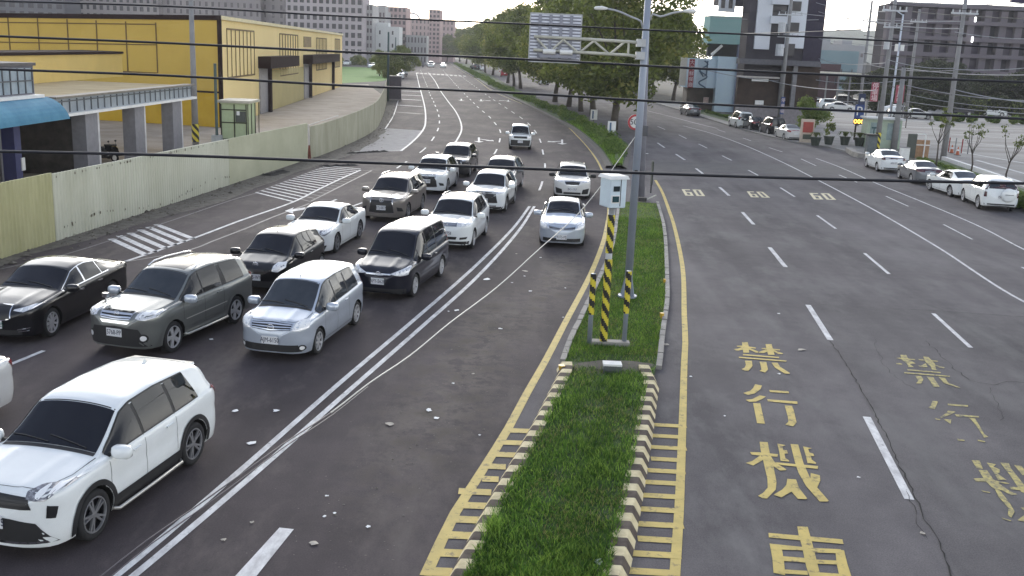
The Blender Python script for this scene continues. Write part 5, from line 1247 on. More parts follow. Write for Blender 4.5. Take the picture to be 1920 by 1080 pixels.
# small holes and rust spots along the pale hoarding
mb = MB(); rr = random.Random(3); A, B = gp(106, 451.6), gp(430, 347); dn = (B-A).normalized(); nn = Vector((dn.y, -dn.x, 0))
for k in range(70):
    t = rr.random(); z = 2.33 if k % 2 else .35+rr.uniform(-.04, .04)+.2*math.sin(t*9); q = A.lerp(B, t)+nn*.045; s = rr.uniform(.012, .035)
    mb.add([q+dn*-s+Vector((0, 0, z-s*1.6)), q+dn*s+Vector((0, 0, z-s*1.6)), q+dn*s+Vector((0, 0, z+s*1.6)), q-dn*s+Vector((0, 0, z+s*1.6))], [(0, 1, 2, 3)])
for o in sc.objects:
    if o.name == 'hoarding.001': hp = o
mb.v = [(v[0]-hp.location.x, v[1]-hp.location.y, v[2]) for v in mb.v]; ob = mb.build('rust_spots', mat('rust_dark', (.06, .04, .02), .9), hp)
# ---- big yellow building
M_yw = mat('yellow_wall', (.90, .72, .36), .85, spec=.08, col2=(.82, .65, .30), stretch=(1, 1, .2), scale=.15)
M_ys = mat('yellow_shaded', (.56, .39, .095), .85, spec=.08, col2=(.49, .34, .08), scale=.15)  # darker copy of the wall yellow: the gable's weaker light put into its colour
M_brown = mat('brown_trim', (.028, .017, .016), .9, spec=.03, var=.2)
M_ybase = mat('yellow_base', (.52, .34, .04), .8, spec=.1, col2=(.44, .28, .03), scale=.5)
ZT = 9.35
C0 = gp(411, 30, ZT); C0.z = 0; E0 = gp(640, 60, ZT); E0.z = 0; W0 = dp(-140, 24, 92.0); ZW = W0.z; W0.z = 0
E0 = C0+(Vector((-33.0, 186, 0))-C0); 
by = empty('yellow_warehouse', C0, 0, 'long bright yellow shed with brown trimmed doorways and a yellow gable coloured darker as in shade', 'building')
L0 = Vector((0, 0, 0)); e0 = E0-C0; w0 = W0-C0; back = e0+w0*.9
mb = MB(); mb.hexa([L0, e0, back, w0], [L0+Vector((0, 0, ZT)), e0+Vector((0, 0, ZT)), back+Vector((0, 0, ZT)), w0+Vector((0, 0, ZW))])
mb.f = [f for i, f in enumerate(mb.f)]; mb.build('wall', M_yw, by)
nf = Vector((e0.y, -e0.x, 0)).normalized(); ns = Vector((-w0.y, w0.x, 0)).normalized()
if ns.y > 0: ns = -ns
de = e0.normalized(); dw = w0.normalized()
def onf(s, z, o=.0): return de*s+nf*o+Vector((0, 0, z))           # on the street front, s metres from the corner
def ons(s, z, o=.0): return dw*s+ns*o+Vector((0, 0, z))
def fbox(mb, fn, s0, s1, z0, z1, o0, o1, mi=0):
    a, b, c, d = fn(s0, z0, o0), fn(s1, z0, o0), fn(s1, z0, o1), fn(s0, z0, o1); e_, f_, g_, h_ = fn(s0, z1, o0), fn(s1, z1, o0), fn(s1, z1, o1), fn(s0, z1, o1)
    mb.add([a, b, c, d, e_, f_, g_, h_], [(0, 1, 2, 3), (7, 6, 5, 4), (4, 5, 1, 0), (5, 6, 2, 1), (6, 7, 3, 2), (7, 4, 0, 3)], mi)
sl = w0.length
def fslope(mb, fn, s0, s1, z0, z1, o0, o1):      # like fbox, its top and bottom following the sloping eaves
    k0, k1 = (ZW-ZT)*s0/sl, (ZW-ZT)*s1/sl; a, b, c, d = fn(s0, z0+(k0 if z0 > 5 else 0), o0), fn(s1, z0+(k1 if z0 > 5 else 0), o0), fn(s1, z0+(k1 if z0 > 5 else 0), o1), fn(s0, z0+(k0 if z0 > 5 else 0), o1)
    mb.add([a, b, c, d, fn(s0, z1+k0, o0), fn(s1, z1+k1, o0), fn(s1, z1+k1, o1), fn(s0, z1+k0, o1)], [(0, 1, 2, 3), (7, 6, 5, 4), (4, 5, 1, 0), (5, 6, 2, 1), (6, 7, 3, 2), (7, 4, 0, 3)])
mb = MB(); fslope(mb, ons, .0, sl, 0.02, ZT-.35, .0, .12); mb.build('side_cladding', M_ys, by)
mb = MB(); fbox(mb, ons, 0, sl, .01, 2.9, .12, .2); mb.build('base_course', M_ybase, by)
mb = MB(); fslope(mb, ons, -.2, sl, ZT-.35, ZT+.05, .0, .2); fbox(mb, ons, -.2, .12, 0, ZT-.35, .0, .22); fbox(mb, ons, 0, sl, 2.9, 3.06, .12, .22); mb.build('corner_trim', M_brown, by)
mb = MB()                                                     # panel frames on the gable
M_line = mat('panel_line', (.13, .08, .02), .8)
def sgab(px):
    r = ray(px, 80); den = dw.x*r.y-dw.y*r.x; return -(C0.x*r.y-C0.y*r.x)/den
Sg = [sgab(px) for px in (295, 239, 184, 130, 75, 20, -36, -92)]; Yg = (C0+dw*Sg[0]).y; zg0, zg1 = dp(295, 136, Yg).z, dp(295, 82, Yg).z
for s in Sg: fbox(mb, ons, s-.05, s+.05, zg0, ZT-.75, .12, .165)
for z in (zg0, zg1, ZT-.8): fslope(mb, ons, Sg[0], Sg[-1], z, z+.09, .12, .17)
mb.build('panel_joints', M_line, by)
def sfront(px): # distance along the front seen at pixel column px (at eye height)
    r = ray(px, 75); t = (C0.x*r.y-C0.y*r.x); # solve C0+de*s = r*k
    den = (de.x*r.y-de.y*r.x); return (-(C0.x*r.y-C0.y*r.x))/den
mb = MB(); fbox(mb, onf, -.1, e0.length, ZT-.28, ZT+.04, .0, .2); mb.build('eaves_band', mat('eaves_cream', (.62, .55, .32), .7), by)
for (pa, pb, zt, zb_, nb) in ((425, 476, ZT-1.0, 4.15, 7), (524, 558, ZT-1.0, 3.6, 7), (593, 612, ZT-1.1, 3.6, 7), (628, 637, ZT-1.0, 3.6, 5)):
    s0, s1 = sfront(pa), sfront(pb); mb = MB()
    for k in range(nb+1): s = s0+(s1-s0)*k/nb; fbox(mb, onf, s-.05-.0015*s, s+.05+.0015*s, zb_, zt, .0, .06)
    for z in (zb_, zt): fbox(mb, onf, s0, s1, z-.07, z+.07, .0, .065)
    mb.build('wall_grille', M_line, by)
s0, s1 = sfront(569), sfront(583); mb = MB(); fbox(mb, onf, s0, s1, 6.9, 8.3, .0, .05); mb.build('vent', mat('vent_brown', (.22, .15, .05), .8, var=.3, scale=2), by)
for (pa, pb, pc) in ((483, 500, 541), (568, 578, 622)):
    s0, s1, s2 = sfront(pa), sfront(pb), sfront(pc)
    mb = MB(); fbox(mb, onf, s0, s2, 4.7, 5.9, .0, 1.3); mb.build('canopy', M_brown, by)
    mb = MB(); fbox(mb, onf, s0+.3, s1-.5, .05, 4.7, .02, .15); mb.build('doorway', mat('doorway_grey', (.30, .29, .30), .6, var=.15), by)
    mb = MB(); fbox(mb, onf, s1-.5, s1+.2, .0, 4.7, .02, .5); mb.build('door_jamb', M_brown, by)
s0 = sfront(622); mb = MB(); fbox(mb, onf, s0, s0+1.0, 0, 5.2, .02, .4); mb.build('door_jamb', M_brown, by)
s0, s1 = sfront(500), sfront(568); mb = MB(); fbox(mb, onf, s0+.3, s1, .02, 4.35, .02, .06); mb.build('shutter', mat('shutter_yellow', (.50, .42, .16), .7, col2=(.44, .37, .14), scale=.3), by)
# ---- arcade shop with the blue awning
M_col = mat('column_grey', (.20, .20, .22), .7, var=.1); M_colw = mat('column_edge', (.55, .55, .55), .6)
M_fas = mat('fascia_tile', (.26, .30, .34), .35, col2=(.38, .42, .45), scale=1.0)
M_white2 = mat('white_trim', (.75, .75, .73), .6, var=.06); M_dark = mat('shop_dark', (.03, .027, .025), .5, col2=(.09, .08, .07), scale=1.1)
M_deck = mat('terrace_deck', (.30, .24, .13), .9, spec=.1, col2=(.38, .31, .18), scale=.5)
# facade line: fascia bottom (z=3.45) seen at (100,220) and (357,183)
FZ0, FZ1 = 3.4, 4.25
fa, fb_ = gp(100, 219, FZ0), gp(357, 184, FZ0); fa.z = fb_.z = 0
sh = empty('arcade_shop', fb_, 0, 'low shop with a grey columned arcade, tiled fascia and a blue curved awning', 'building')
du = (fa-fb_).normalized(); fl_ = (fa-fb_).length; nu_ = Vector((-du.y, du.x, 0)); 
if nu_.x < 0: nu_ = -nu_                                  # towards the road
def onw(s, z, o=0.0): return du*s+nu_*o+Vector((0, 0, z))
TL = fl_+30
mb = MB(); fbox(mb, onw, -.1, fl_, FZ0+.08, FZ1, -.25, .05); mb.build('fascia', M_fas, sh)
mb = MB(); fbox(mb, onw, -.7, fl_+.1, FZ0-.06, FZ0+.08, -.3, .22); mb.build('fascia_edge', M_white2, sh)
mb = MB(); n = 24
for k in range(n+1): s = fl_*k/n; fbox(mb, onw, s-.035, s+.035, FZ0+.14, FZ1-.06, .05, .10)
fbox(mb, onw, 0, fl_, FZ0+.66, FZ0+.72, .05, .09); mb.build('fascia_joints', mat('fascia_joint', (.10, .11, .12), .6), sh)
mb = MB(); fbox(mb, onw, -.4, fl_, FZ1, FZ1+.1, -.5, .2); mb.build('coping', mat('coping', (.20, .18, .15), .7, var=.2), sh)
mb = MB(); fbox(mb, onw, .1, fl_+14, FZ1-.15, FZ1+.02, -15, -.25); mb.build('terrace', M_deck, sh)
def scol(px, py=240):
    r = ray(px, py); den = du.x*r.y-du.y*r.x; return -(fb_.x*r.y-fb_.y*r.x)/den
for px, pxe in ((325, 343), (254, 274), (161, 187)):
    s0, s1 = scol(pxe), scol(px); mb = MB(); fbox(mb, onw, s0+.22, s1, 0, FZ0-.06, -.75, .0); cc = mb.build('column', M_col, sh)
    mb = MB(); fbox(mb, onw, s0, s0+.22, 0, FZ0-.06, -.75, .0); mb.build('column_edge', M_colw, cc)
# set back shop front
sb0 = scol(162); mb = MB(); fbox(mb, onw, sb0-.2, TL, .02, FZ0, -4.6, -4.2); mb.build('back_wall', M_dark, sh)
mb = MB(); fbox(mb, onw, sb0-.4, sb0-.2, .02, FZ0, -4.6, -.75); mb.build('return_wall', M_dark, sh)
mb = MB(); fbox(mb, onw, fl_+.1, TL, .02, FZ0+.2, -3.2, -3.0); mb.build('glazing', mat('shop_glazing', (.03, .035, .045), .08, var=.3, scale=.6), sh)
for px in (55, 20, 105):
    s = scol(px); mb = MB(); fbox(mb, onw, s-.3, s+.3, 0, FZ0-.05, -1.2, -.6) if px == 55 else fbox(mb, onw, s-.08, s+.08, 0, FZ0-.05, -2.9, -2.8); mb.build('blue_column' if px == 55 else 'mullion', mat('blue_column', (.035, .04, .13), .6, var=.1) if px == 55 else M_col, sh)
s = scol(61); mb = MB(); fbox(mb, onw, s-.18, s+.12, 1.0, 1.6, -.6, -.55); mb.build('notice', M_white2, sh)
# blue awning: quarter round
aw = []; s0, s1 = fl_+.05, TL; n = 8
for s in (s0, s1):
    for k in range(n+1):
        a = k/n*math.pi/2; aw.append(onw(s+(.0 if s > s0 else .55*math.cos(a)), 3.35+1.05*math.cos(a)*1.0, -.15+1.0*math.sin(a)))
fs = [(k, k+1, n+1+k+1, n+1+k) for k in range(n)]; b_ = len(aw); aw += [onw(s0, 3.35, -.15), onw(s1, 3.35, -.15)]; fs += [tuple(list(range(n+1))[::-1]+[b_])]
fs += [(n, b_, b_+1, 2*n+1)]
meshobj('awning', aw, fs, mat('awning_blue', (.07, .20, .31), .8, spec=.1, col2=(.11, .28, .40), scale=.7), sh)
# clerestory of glass blocks above the awning
zb0, zb1 = 4.5, 5.85; s1 = scol(75, 150)
mb = MB(); fbox(mb, onw, s1, TL, zb0-.05, zb1, -3.8, -.3); ub = mb.build('upper_storey', mat('upper_wall', (.16, .16, .19), .7), sh)
mb = MB(); fbox(mb, onw, s1-.1, TL, zb1, zb1+.14, -4.0, -.2); mb.build('upper_roof', mat('upper_roof', (.10, .09, .09), .7), sh)
mb = MB(); fbox(mb, onw, s1+.3, TL, zb0+.1, zb1-.1, -.3, -.24); gb = mb.build('window', mat('glass_block', (.30, .36, .40), .2, col2=(.42, .48, .52), scale=1.2), sh)
mb = MB()
k = s1+.3
while k < TL: fbox(mb, onw, k-.03, k+.03, zb0+.1, zb1-.1, -.24, -.19); k += .68
fbox(mb, onw, s1+.3, TL, (zb0+zb1)/2-.03, (zb0+zb1)/2+.03, -.24, -.19); mb.build('glazing_bars', M_trimb := mat('glazing_bar', (.08, .09, .10), .5), gb)
mb = MB(); fbox(mb, onw, s1-.15, TL, zb0-.12, zb0+.02, -.35, .1); mb.build('sill', M_white2, sh)
# yellow upstand across the terrace
ya, yb = gp(158, 140, FZ1), gp(-60, 156, FZ1); yt = dp(158, 98, ya.y).z; dd_ = (yb-ya).normalized(); pn = Vector((-dd_.y, dd_.x, 0)); 
if pn.y < 0: pn = -pn
mb = MB(); q = [ya-fb_, yb+dd_*8-fb_, yb+dd_*8+pn*3-fb_, ya+pn*3-fb_]; q = [Vector((v.x, v.y, 0)) for v in q]
mb.hexa([v+Vector((0, 0, FZ1)) for v in (q[1], q[0], q[3], q[2])], [v+Vector((0, 0, yt)) for v in (q[1], q[0], q[3], q[2])]); mb.build('parapet', mat('parapet_yellow', (.62, .45, .13), .75, var=.06, scale=.3), sh)
mb = MB(); mb.hexa([v+Vector((0, 0, yt)) for v in (q[1]-pn*.1, q[0]-pn*.1-dd_*.1, q[3]+pn*.1-dd_*.1, q[2]+pn*.1)], [v+Vector((0, 0, yt+.18)) for v in (q[1]-pn*.1, q[0]-pn*.1-dd_*.1, q[3]+pn*.1-dd_*.1, q[2]+pn*.1)]); mb.build('parapet_cap', M_brown, sh)
# ---- utility poles, booth, scooters
M_pole = mat('pole_concrete', (.21, .21, .215), .85, col2=(.27, .27, .27), scale=1.5)
M_stY = mat('hazard_yellow', (.62, .52, .04), .5, var=.08); M_stK = mat('hazard_black', (.012, .012, .012), .5, var=.1)
def stripe_wrap(parent, x, y, z0, z1, r, name='hazard_band', n=24, turns=None, pitch=.42, square=False):
    """diagonal yellow and black stripes round a post"""
    mb = MB(); nz = max(2, int((z1-z0)/(pitch/8)))
    for i in range(nz):
        za, zb_ = z0+(z1-z0)*i/nz, z0+(z1-z0)*(i+1)/nz
        for k in range(n):
            a0, a1 = 2*math.pi*k/n, 2*math.pi*(k+1)/n
            def P(a, z):
                if square:
                    c, s = math.cos(a), math.sin(a); m_ = max(abs(c), abs(s)); return (x+r*c/m_, y+r*s/m_, z)
                return (x+r*math.cos(a), y+r*math.sin(a), z)
            sh_ = 1.0*r*2
            mi = 0 if (((za+zb_)/2+pitch*round(2*math.pi*r*1.1/pitch)*(k+.5)/n)/pitch) % 1 < .5 else 1
            mb.add([P(a0, za), P(a1, za), P(a1, zb_), P(a0, zb_)], [(0, 1, 2, 3)], mi)
    return mb.build(name, [M_stY, M_stK], parent)
def utility_pole(px, py, h, r, label, top=None, wrap=None, m=None, group='utility poles'):
    b = gp(px, py); rt = empty('utility_pole', b, 0, label, 'utility pole', group)
    mb = MB(); lx = 0; mb.tube([(0, 0, 0), (lx, 0, h)], [r, r*.62], 12); mb.build('shaft', m or M_pole, rt, True)
    if wrap: stripe_wrap(rt, 0, 0, wrap[0], wrap[1], r+.012, pitch=.55)
    if top: top(rt, h)
    return rt
utility_pole(367, 272, 11.0, .24, 'stout grey utility pole with a striped foot before the yellow warehouse corner', wrap=(.25, 1.5))
M_green = mat('dark_green_steel', (.05, .085, .08), .5)
b = gp(407, 266); rt = empty('thin_post', b, 0, 'thin dark green post standing left of the pale green booth', 'post'); mb = MB(); mb.tube([(0, 0, 0), (0, 0, 5.7)], .11, 8); mb.build('shaft', M_green, rt); mb = MB(); mb.box((0, 0, .25), (.7, .5, .5)); mb.build('footing', mat('footing_pale', (.40, .42, .42), .8), rt)
# booth
b = gp(415, 264); bt = empty('guard_booth', b, 0, 'pale green site booth with dark window bars beside the yellow warehouse', 'booth')
u = Vector((1, .04, 0)).normalized(); v = Vector((-u.y, u.x, 0)); W1, D1, H1 = 1.95, 3.0, 2.85
def bo(s, z, o=0.0): return u*s+v*(-o)+Vector((0, 0, z))
mb = MB(); fbox(mb, bo, 0, W1, 0, H1, -D1, 0); mb.build('body', mat('booth_green', (.42, .50, .30), .6, var=.06), bt)
mb = MB(); fbox(mb, bo, -.15, W1+.3, H1, H1+.18, -D1-.2, .25); mb.build('roof', mat('booth_roof', (.45, .42, .34), .7, var=.1), bt)
mb = MB(); 
for s in (0, .98, W1-.08): fbox(mb, bo, s, s+.08, .1, H1-.1, .0, .05)
for z in (.1, 1.35, H1-.55): fbox(mb, bo, 0, W1, z, z+.08, .0, .05)
mb.build('door_frame', mat('booth_frame', (.03, .03, .015), .6), bt)
mb = MB(); fbox(mb, bo, 1.1, W1-.1, 1.45, H1-.6, .0, .03); mb.build('window', mat('booth_window', (.08, .09, .08), .2), bt)
mb = MB(); fbox(mb, bo, 1.2, 1.42, 1.95, 2.25, .03, .05); mb.build('notice', M_white2, bt)
mb = MB()
for o in (.2, 1.4, 2.6, 3.9): mb.add([bo(W1, .1, -o), bo(W1, .1, -o-.1), bo(W1, H1-.1, -o-.1), bo(W1, H1-.1, -o)]+[bo(W1+.05, .1, -o), bo(W1+.05, .1, -o-.1), bo(W1+.05, H1-.1, -o-.1), bo(W1+.05, H1-.1, -o)], [(4, 5, 6, 7), (0, 4, 7, 3), (5, 1, 2, 6), (3, 7, 6, 2)])
mb.build('side_bars', mat('booth_frame', (.03, .03, .015), .6), bt)
def scooter(px, py, ang, label, m, group='scooters', s=1.0):
    b = gp(px, py); rt = empty('scooter', b, ang, label, 'scooter', group); rt.scale = (s, s, s)
    for x in (-.62, .62):
        mb = MB(); n = 18; pr = [(.17, -.05), (.25, -.05), (.27, 0), (.25, .05), (.17, .05)]; vs = []
        for k in range(n):
            a = 2*math.pi*k/n
            for r_, y in pr: vs.append((x+r_*math.cos(a), y, .27+r_*math.sin(a)))
        fs = [(k*5+j, ((k+1) % n)*5+j, ((k+1) % n)*5+(j+1) % 5, k*5+(j+1) % 5) for k in range(n) for j in range(5)]; mb.add(vs, fs); mb.build('wheel', G_tyre, rt, True)
        mb = MB(); mb.tube([(x, -.03, .27), (x, .03, .27)], .16, 12); mb.build('hub', G_rim, rt)
    mb = MB(); prof = [(-.85, .62), (-.80, .80), (-.2, .80), (-.05, .66), (.02, .36), (.30, .32), (.42, .55), (.50, .95), (.58, .95), (.66, .60), (.74, .50), (.70, .44), (.55, .44), (.36, .22), (-.15, .20), (-.45, .38), (-.7, .48)]
    vs = [(x, -.13, z) for x, z in prof]+[(x, .13, z) for x, z in prof]; n = len(prof)
    mb.add(vs, [(k, (k+1) % n, n+(k+1) % n, n+k) for k in range(n)]+[tuple(range(n-1, -1, -1)), tuple(range(n, 2*n))]); mb.build('fairing', m, rt)
    mb = MB(); mb.box((-.48, 0, .84), (.72, .26, .11)); mb.build('seat', G_trim, rt)
    mb = MB(); mb.tube([(.50, -.33, 1.04), (.54, -.1, .98), (.54, .1, .98), (.50, .33, 1.04)], .025, 6); mb.build('handlebar', G_trim, rt)
    for y in (-.27, .27): mb = MB(); mb.tube([(.52, y, 1.04), (.48, y*1.15, 1.22)], .01, 5); mb.box((.48, y*1.2, 1.25), (.02, .14, .09)); mb.build('mirror', G_trim, rt)
    return rt
scooter(199, 303, R(-15), 'black scooter with raised mirrors parked under the arcade by the first column', P_black)
scooter(224, 298, R(20), 'black scooter parked behind the first scooter under the arcade', P_black)
scooter(1298, 209, R(115), 'dark scooter at the kerb next to the grey parked car', P_dgrey)
# ---- utility box and poles at the bend
b = gp(741, 188); rt = empty('utility_cabinet', b, .1, 'brown grey steel cabinet on a plinth at the bend of the wall', 'cabinet')
mb = MB(); mb.box((0, 0, 1.75), (1.7, 1.2, 3.1)); mb.build('body', mat('cabinet_brown', (.085, .07, .08), .7, var=.1), rt); mb = MB(); mb.box((0, 0, 3.36), (1.85, 1.35, .12)); mb.build('lid', mat('cabinet_lid', (.14, .13, .14), .7), rt); mb = MB(); mb.box((0, 0, .1), (1.9, 1.4, .2)); mb.build('plinth', M_conc, rt)
utility_pole(727, 190, 9.4, .2, 'dark green utility pole at the end of the curved wall', m=M_green)
utility_pole(741, 150, 9.6, .2, 'dark utility pole behind the brown cabinet', m=M_green)
b = gp(738, 158); rt = empty('marker_post', b, 0, 'short cream post behind the brown cabinet', 'post'); mb = MB(); mb.tube([(0, 0, 0), (0, 0, 3.6)], .22, 8); mb.build('shaft', mat('cream', (.5, .47, .36), .7), rt)
# green field
M_field = mat('field_grass', (.09, .21, .02), .95, col2=(.14, .28, .04), scale=.12, bump=.3)
mb = MB(); mb.poly([gp(*p) for p in ((636, 156), (718, 152), (728, 148), (726, 128), (640, 125))], -.005); tag(mb.build('field', M_field), kind='structure')
mb = MB(); mb.poly([gp(*p) for p in ((600, 114), (700, 112), (728, 108), (725, 98), (600, 100))], -.005); tag(mb.build('field', M_field), kind='structure')
# ================================================================ DISTANT BUILDINGS (left and centre)
def tower(name, label, px0, px1, pytop, Y, m, mw, cols, storeys, depth=18, winh=.55, winw=.6, base=0.0, cat='building', roofbits=(), group=None, ang=0.0, H=None):
    """block whose front spans px0..px1 at distance Y, with its top at pixel row pytop (or H metres)"""
    a, b = dp(px0, 90, Y), dp(px1, 90, Y); a.z = b.z = 0; top = H or dp((px0+px1)/2, pytop, Y).z
    rt = empty(name, a, 0, label, cat, group); w_ = (b-a).length; mb = MB()
    mb.box((w_/2, depth/2, top/2), (w_, depth, top)); mb.build('wall', m, rt)
    fh = top/storeys; cw = w_/cols; fr = MB(); gl_ = MB(); k = 0
    cnt = 0; wins = []
    for i in range(storeys):
        z = fh*i+fh*(1-winh)*.5+.1
        if z+fh*winh < 3: continue
        for j in range(cols):
            x = cw*(j+.5); ww_ = cw*winw*(1.0 if j % 3 else .75); wins.append((x, z, ww_, fh*winh))
    if len(wins) <= 96:
        for x, z, ww_, hh in wins: mbx = MB(); mbx.box((x, -.02, z+hh/2), (ww_, .3, hh)); mbx.build('window', mw, rt)
    else:
        for x, z, ww_, hh in wins[-96:]: mbx = MB(); mbx.box((x, -.02, z+hh/2), (ww_, .3, hh)); mbx.build('window', mw, rt)
        mbx = MB()
        for x, z, ww_, hh in wins[:-96]: mbx.box((x, -.02, z+hh/2), (ww_, .3, hh))
        tag(mbx.build('window', mw, rt), kind='stuff')
    for (u0, u1, h_) in roofbits: mbx = MB(); mbx.box((w_*(u0+u1)/2, depth/2, top+h_/2), (w_*(u1-u0), depth*.6, h_)); mbx.build('roof_block', m, rt)
    return rt, w_, top
M_ga = mat('facade_grey_violet', (.27, .245, .25), .9, spec=.05, col2=(.33, .305, .30), scale=.05); M_win = mat('window_dark', (.018, .016, .024), .3, var=.3, scale=.3)
M_gb = mat('facade_light_violet', (.40, .36, .375), .9, spec=.05, col2=(.48, .44, .45), scale=.03); M_gc = mat('facade_dim', (.13, .13, .145), .9, spec=.05, var=.1, scale=.05)
M_pk = mat('facade_rose', (.44, .33, .32), .9, spec=.05, var=.06, scale=.02); M_pg = mat('facade_pale_grey', (.36, .36, .36), .8, var=.05, scale=.02); M_wh = mat('facade_white', (.62, .63, .62), .9, spec=.05, var=.05, scale=.05)
M_w2 = mat('window_mid', (.09, .075, .085), .3, var=.3, scale=.3)
tower('office_tower', 'dark slab block topmost at the left border behind the shed', -120, 125, -60, 400, M_gc, M_win, 14, 14, H=44)
tower('apartment_tower', 'grey apartment tower behind the shed, second from the left border', 126, 300, -60, 415, M_ga, M_win, 14, 14, H=46, winw=.5)
tower('apartment_tower', 'grey apartment tower with paired windows behind the middle of the shed', 301, 490, -60, 420, M_ga, M_w2, 16, 14, H=46, winw=.4)
tower('apartment_tower', 'dim stairwell tower between the grey towers and the many windowed block', 491, 536, -60, 425, M_ga, M_w2, 3, 14, H=46, winw=.3)
tower('apartment_tower', 'light violet block with rows of square dark windows left of the open sky', 537, 680, -60, 410, M_gb, M_win, 12, 14, H=45, winw=.62, winh=.6)
tower('apartment_block', 'pale block just right of the many windowed tower', 681, 698, 8, 420, M_pg, M_w2, 3, 8)
tower('apartment_block', 'low grey block with a stepped roof on the skyline', 697, 722, 20, 450, M_pg, M_w2, 4, 6, roofbits=((.3, .9, 2.5),))
tower('apartment_block', 'rose block with a pale corner on the skyline', 721, 761, 13, 470, M_pk, M_w2, 5, 9)
tower('apartment_block', 'wide low rose block on the skyline below the small dome', 748, 850, 36, 620, M_pk, M_w2, 14, 7, winw=.4)
tower('apartment_tower', 'narrow rose tower standing above the skyline near the road end', 803, 824, 18, 560, M_pk, M_w2, 3, 12)
tower('white_house', 'white three storey house across the green field', 676, 748, 49, 430, M_wh, M_win, 3, 3, winw=.12, winh=.3, depth=12, roofbits=((.35, .7, 1.6),))
for z_ in (5.2, 9.0, 12.3): pass
tower('white_house', 'white low house with stepped roofs above the road end', 768, 812, 58, 640, M_wh, M_w2, 8, 4, winw=.4, roofbits=((.1, .5, 2),))
tower('shop_house', 'grey shop row just left of the road end', 745, 800, 66, 470, M_pg, M_w2, 9, 3, winw=.5, depth=10)
tower('low_shed', 'olive low shed between the field and the many windowed block', 640, 682, 86, 425, mat('facade_olive', (.25, .26, .22), .8, var=.1), M_win, 3, 2, winw=.3, winh=.25, depth=8)
# sliver of dome
b = dp(772, 34, 640); mb = MB(); mb.tube([b+Vector((-5*math.cos(a*math.pi/8), 0, 4*math.sin(a*math.pi/8)-1)) for a in range(9)], .7, 6); tag(mb.build('roof_arch', M_wh), 'small pale arch on the roof of the wide rose block', 'roof arch')
# ================================================================ RIGHT SIDE
M_park = mat('parking_concrete', (.27, .255, .235), .9, spec=.1, col2=(.42, .40, .37), scale=.16, stretch=(.25, 1.6, 1), bump=.1)
M_side = mat('sidewalk', (.20, .195, .185), .85, col2=(.27, .26, .245), scale=.6, bump=.2)
kerb_r = [gp(*p) for p in ((2500, 560), (1920, 392), (1862, 366), (1800, 342), (1700, 318), (1620, 297), (1591, 287), (1551, 277), (1500, 270), (1400, 246), (1340, 228), (1290, 212), (1215, 190))]
kr = catmull(kerb_r, 3.0)
def offs(pts, o, z=0): return [Vector((p.x, p.y, z))+perp(pts, i)*o for i, p in enumerate(pts)]
mb = MB(); vs = []
for i, p in enumerate(kr):
    n_ = perp(kr, i); n_ = -n_ if n_.x < 0 else n_
    vs += [p+Vector((0, 0, -.01)), p+Vector((0, 0, .13)), p+n_*3.6+Vector((0, 0, .13))]
mb.add(vs, [f for i in range(len(kr)-1) for f in ((3*i, 3*i+3, 3*i+4, 3*i+1), (3*i+1, 3*i+4, 3*i+5, 3*i+2))]); tag(mb.build('sidewalk', M_side), kind='structure')
mb = MB(); mb.poly([gp(*p) for p in ((2600, 520), (1920, 352), (1850, 330), (1765, 298), (1640, 290), (1560, 276), (1520, 268), (1500, 222), (1540, 186), (1700, 194), (1920, 205), (2600, 240))], .003); tag(mb.build('parking_lot', M_park), kind='structure')
mb = MB(); mb.poly([gp(*p) for p in ((1536, 262), (1700, 280), (1640, 292), (1600, 285), (1545, 274))], .15); tag(mb.build('driveway_apron', M_side), kind='structure')
# bright worn lane lines in the lot
mb = MB(); rr = random.Random(9)
for a, b in (((1560, 232), (1900, 246)), ((1640, 240), (1919, 262)), ((1770, 262), (1990, 285)), ((1800, 285), (1990, 318)), ((1560, 222), (1840, 232)), ((1830, 300), (1990, 345)), ((1880, 225), (1990, 232))): ribbon(mb, [gp(*a), gp(*b)], .35, .008)
tag(mb.build('lot_markings', mat('lot_white', (.55, .55, .53), .6, var=.2)), kind='structure')
def low_wall(px, h, w_, m, name, label, cat='kerb wall'):
    p = catmull([gp(*q) for q in px], 1.5); rt = None; mb = MB(); vs = []
    for i, q in enumerate(p):
        n_ = perp(p, i)*w_/2; vs += [q-n_, q-n_+Vector((0, 0, h)), q+n_+Vector((0, 0, h)), q+n_]
    fs = []
    for i in range(len(p)-1):
        for j in range(3): fs.append((4*i+j, 4*i+4+j, 4*i+5+j, 4*i+1+j))
    fs += [(0, 1, 2, 3), tuple(4*(len(p)-1)+k for k in (3, 2, 1, 0))]; mb.add(vs, fs); return tag(mb.build(name, m), label, cat)
low_wall([(1768, 301), (1830, 322), (1935, 358), (2200, 440)], .35, .3, M_white2, 'lot_wall', 'low white wall dividing the tree verge from the parking lot')
low_wall([(1590, 285), (1612, 296), (1640, 300)], .4, .5, M_conc, 'planter_kerb', 'grey stone kerb box in front of the booth at the lot entrance')
low_wall([(1902, 380), (1990, 410), (2200, 470)], .5, .12, M_white2, 'flower_bed_edge', 'pale edging of the weedy bed at the right border')
M_leafv = mat('verge_green', (.05, .09, .025), .9, col2=(.09, .13, .045), scale=1.5, bump=.6)
vp = offs(kr, 0); mb = MB(); mb.poly([gp(*p) for p in ((1700, 303), (1768, 304), (1930, 362), (2100, 425), (2100, 460), (1900, 378), (1800, 338))], .14); tag(mb.build('verge_soil', M_leafv), kind='structure')
mb = MB(); mb.poly([gp(*p) for p in ((1290, 200), (1400, 226), (1500, 246), (1500, 255), (1400, 240), (1290, 208))], .14); tag(mb.build('verge_soil', M_leafv), kind='structure')
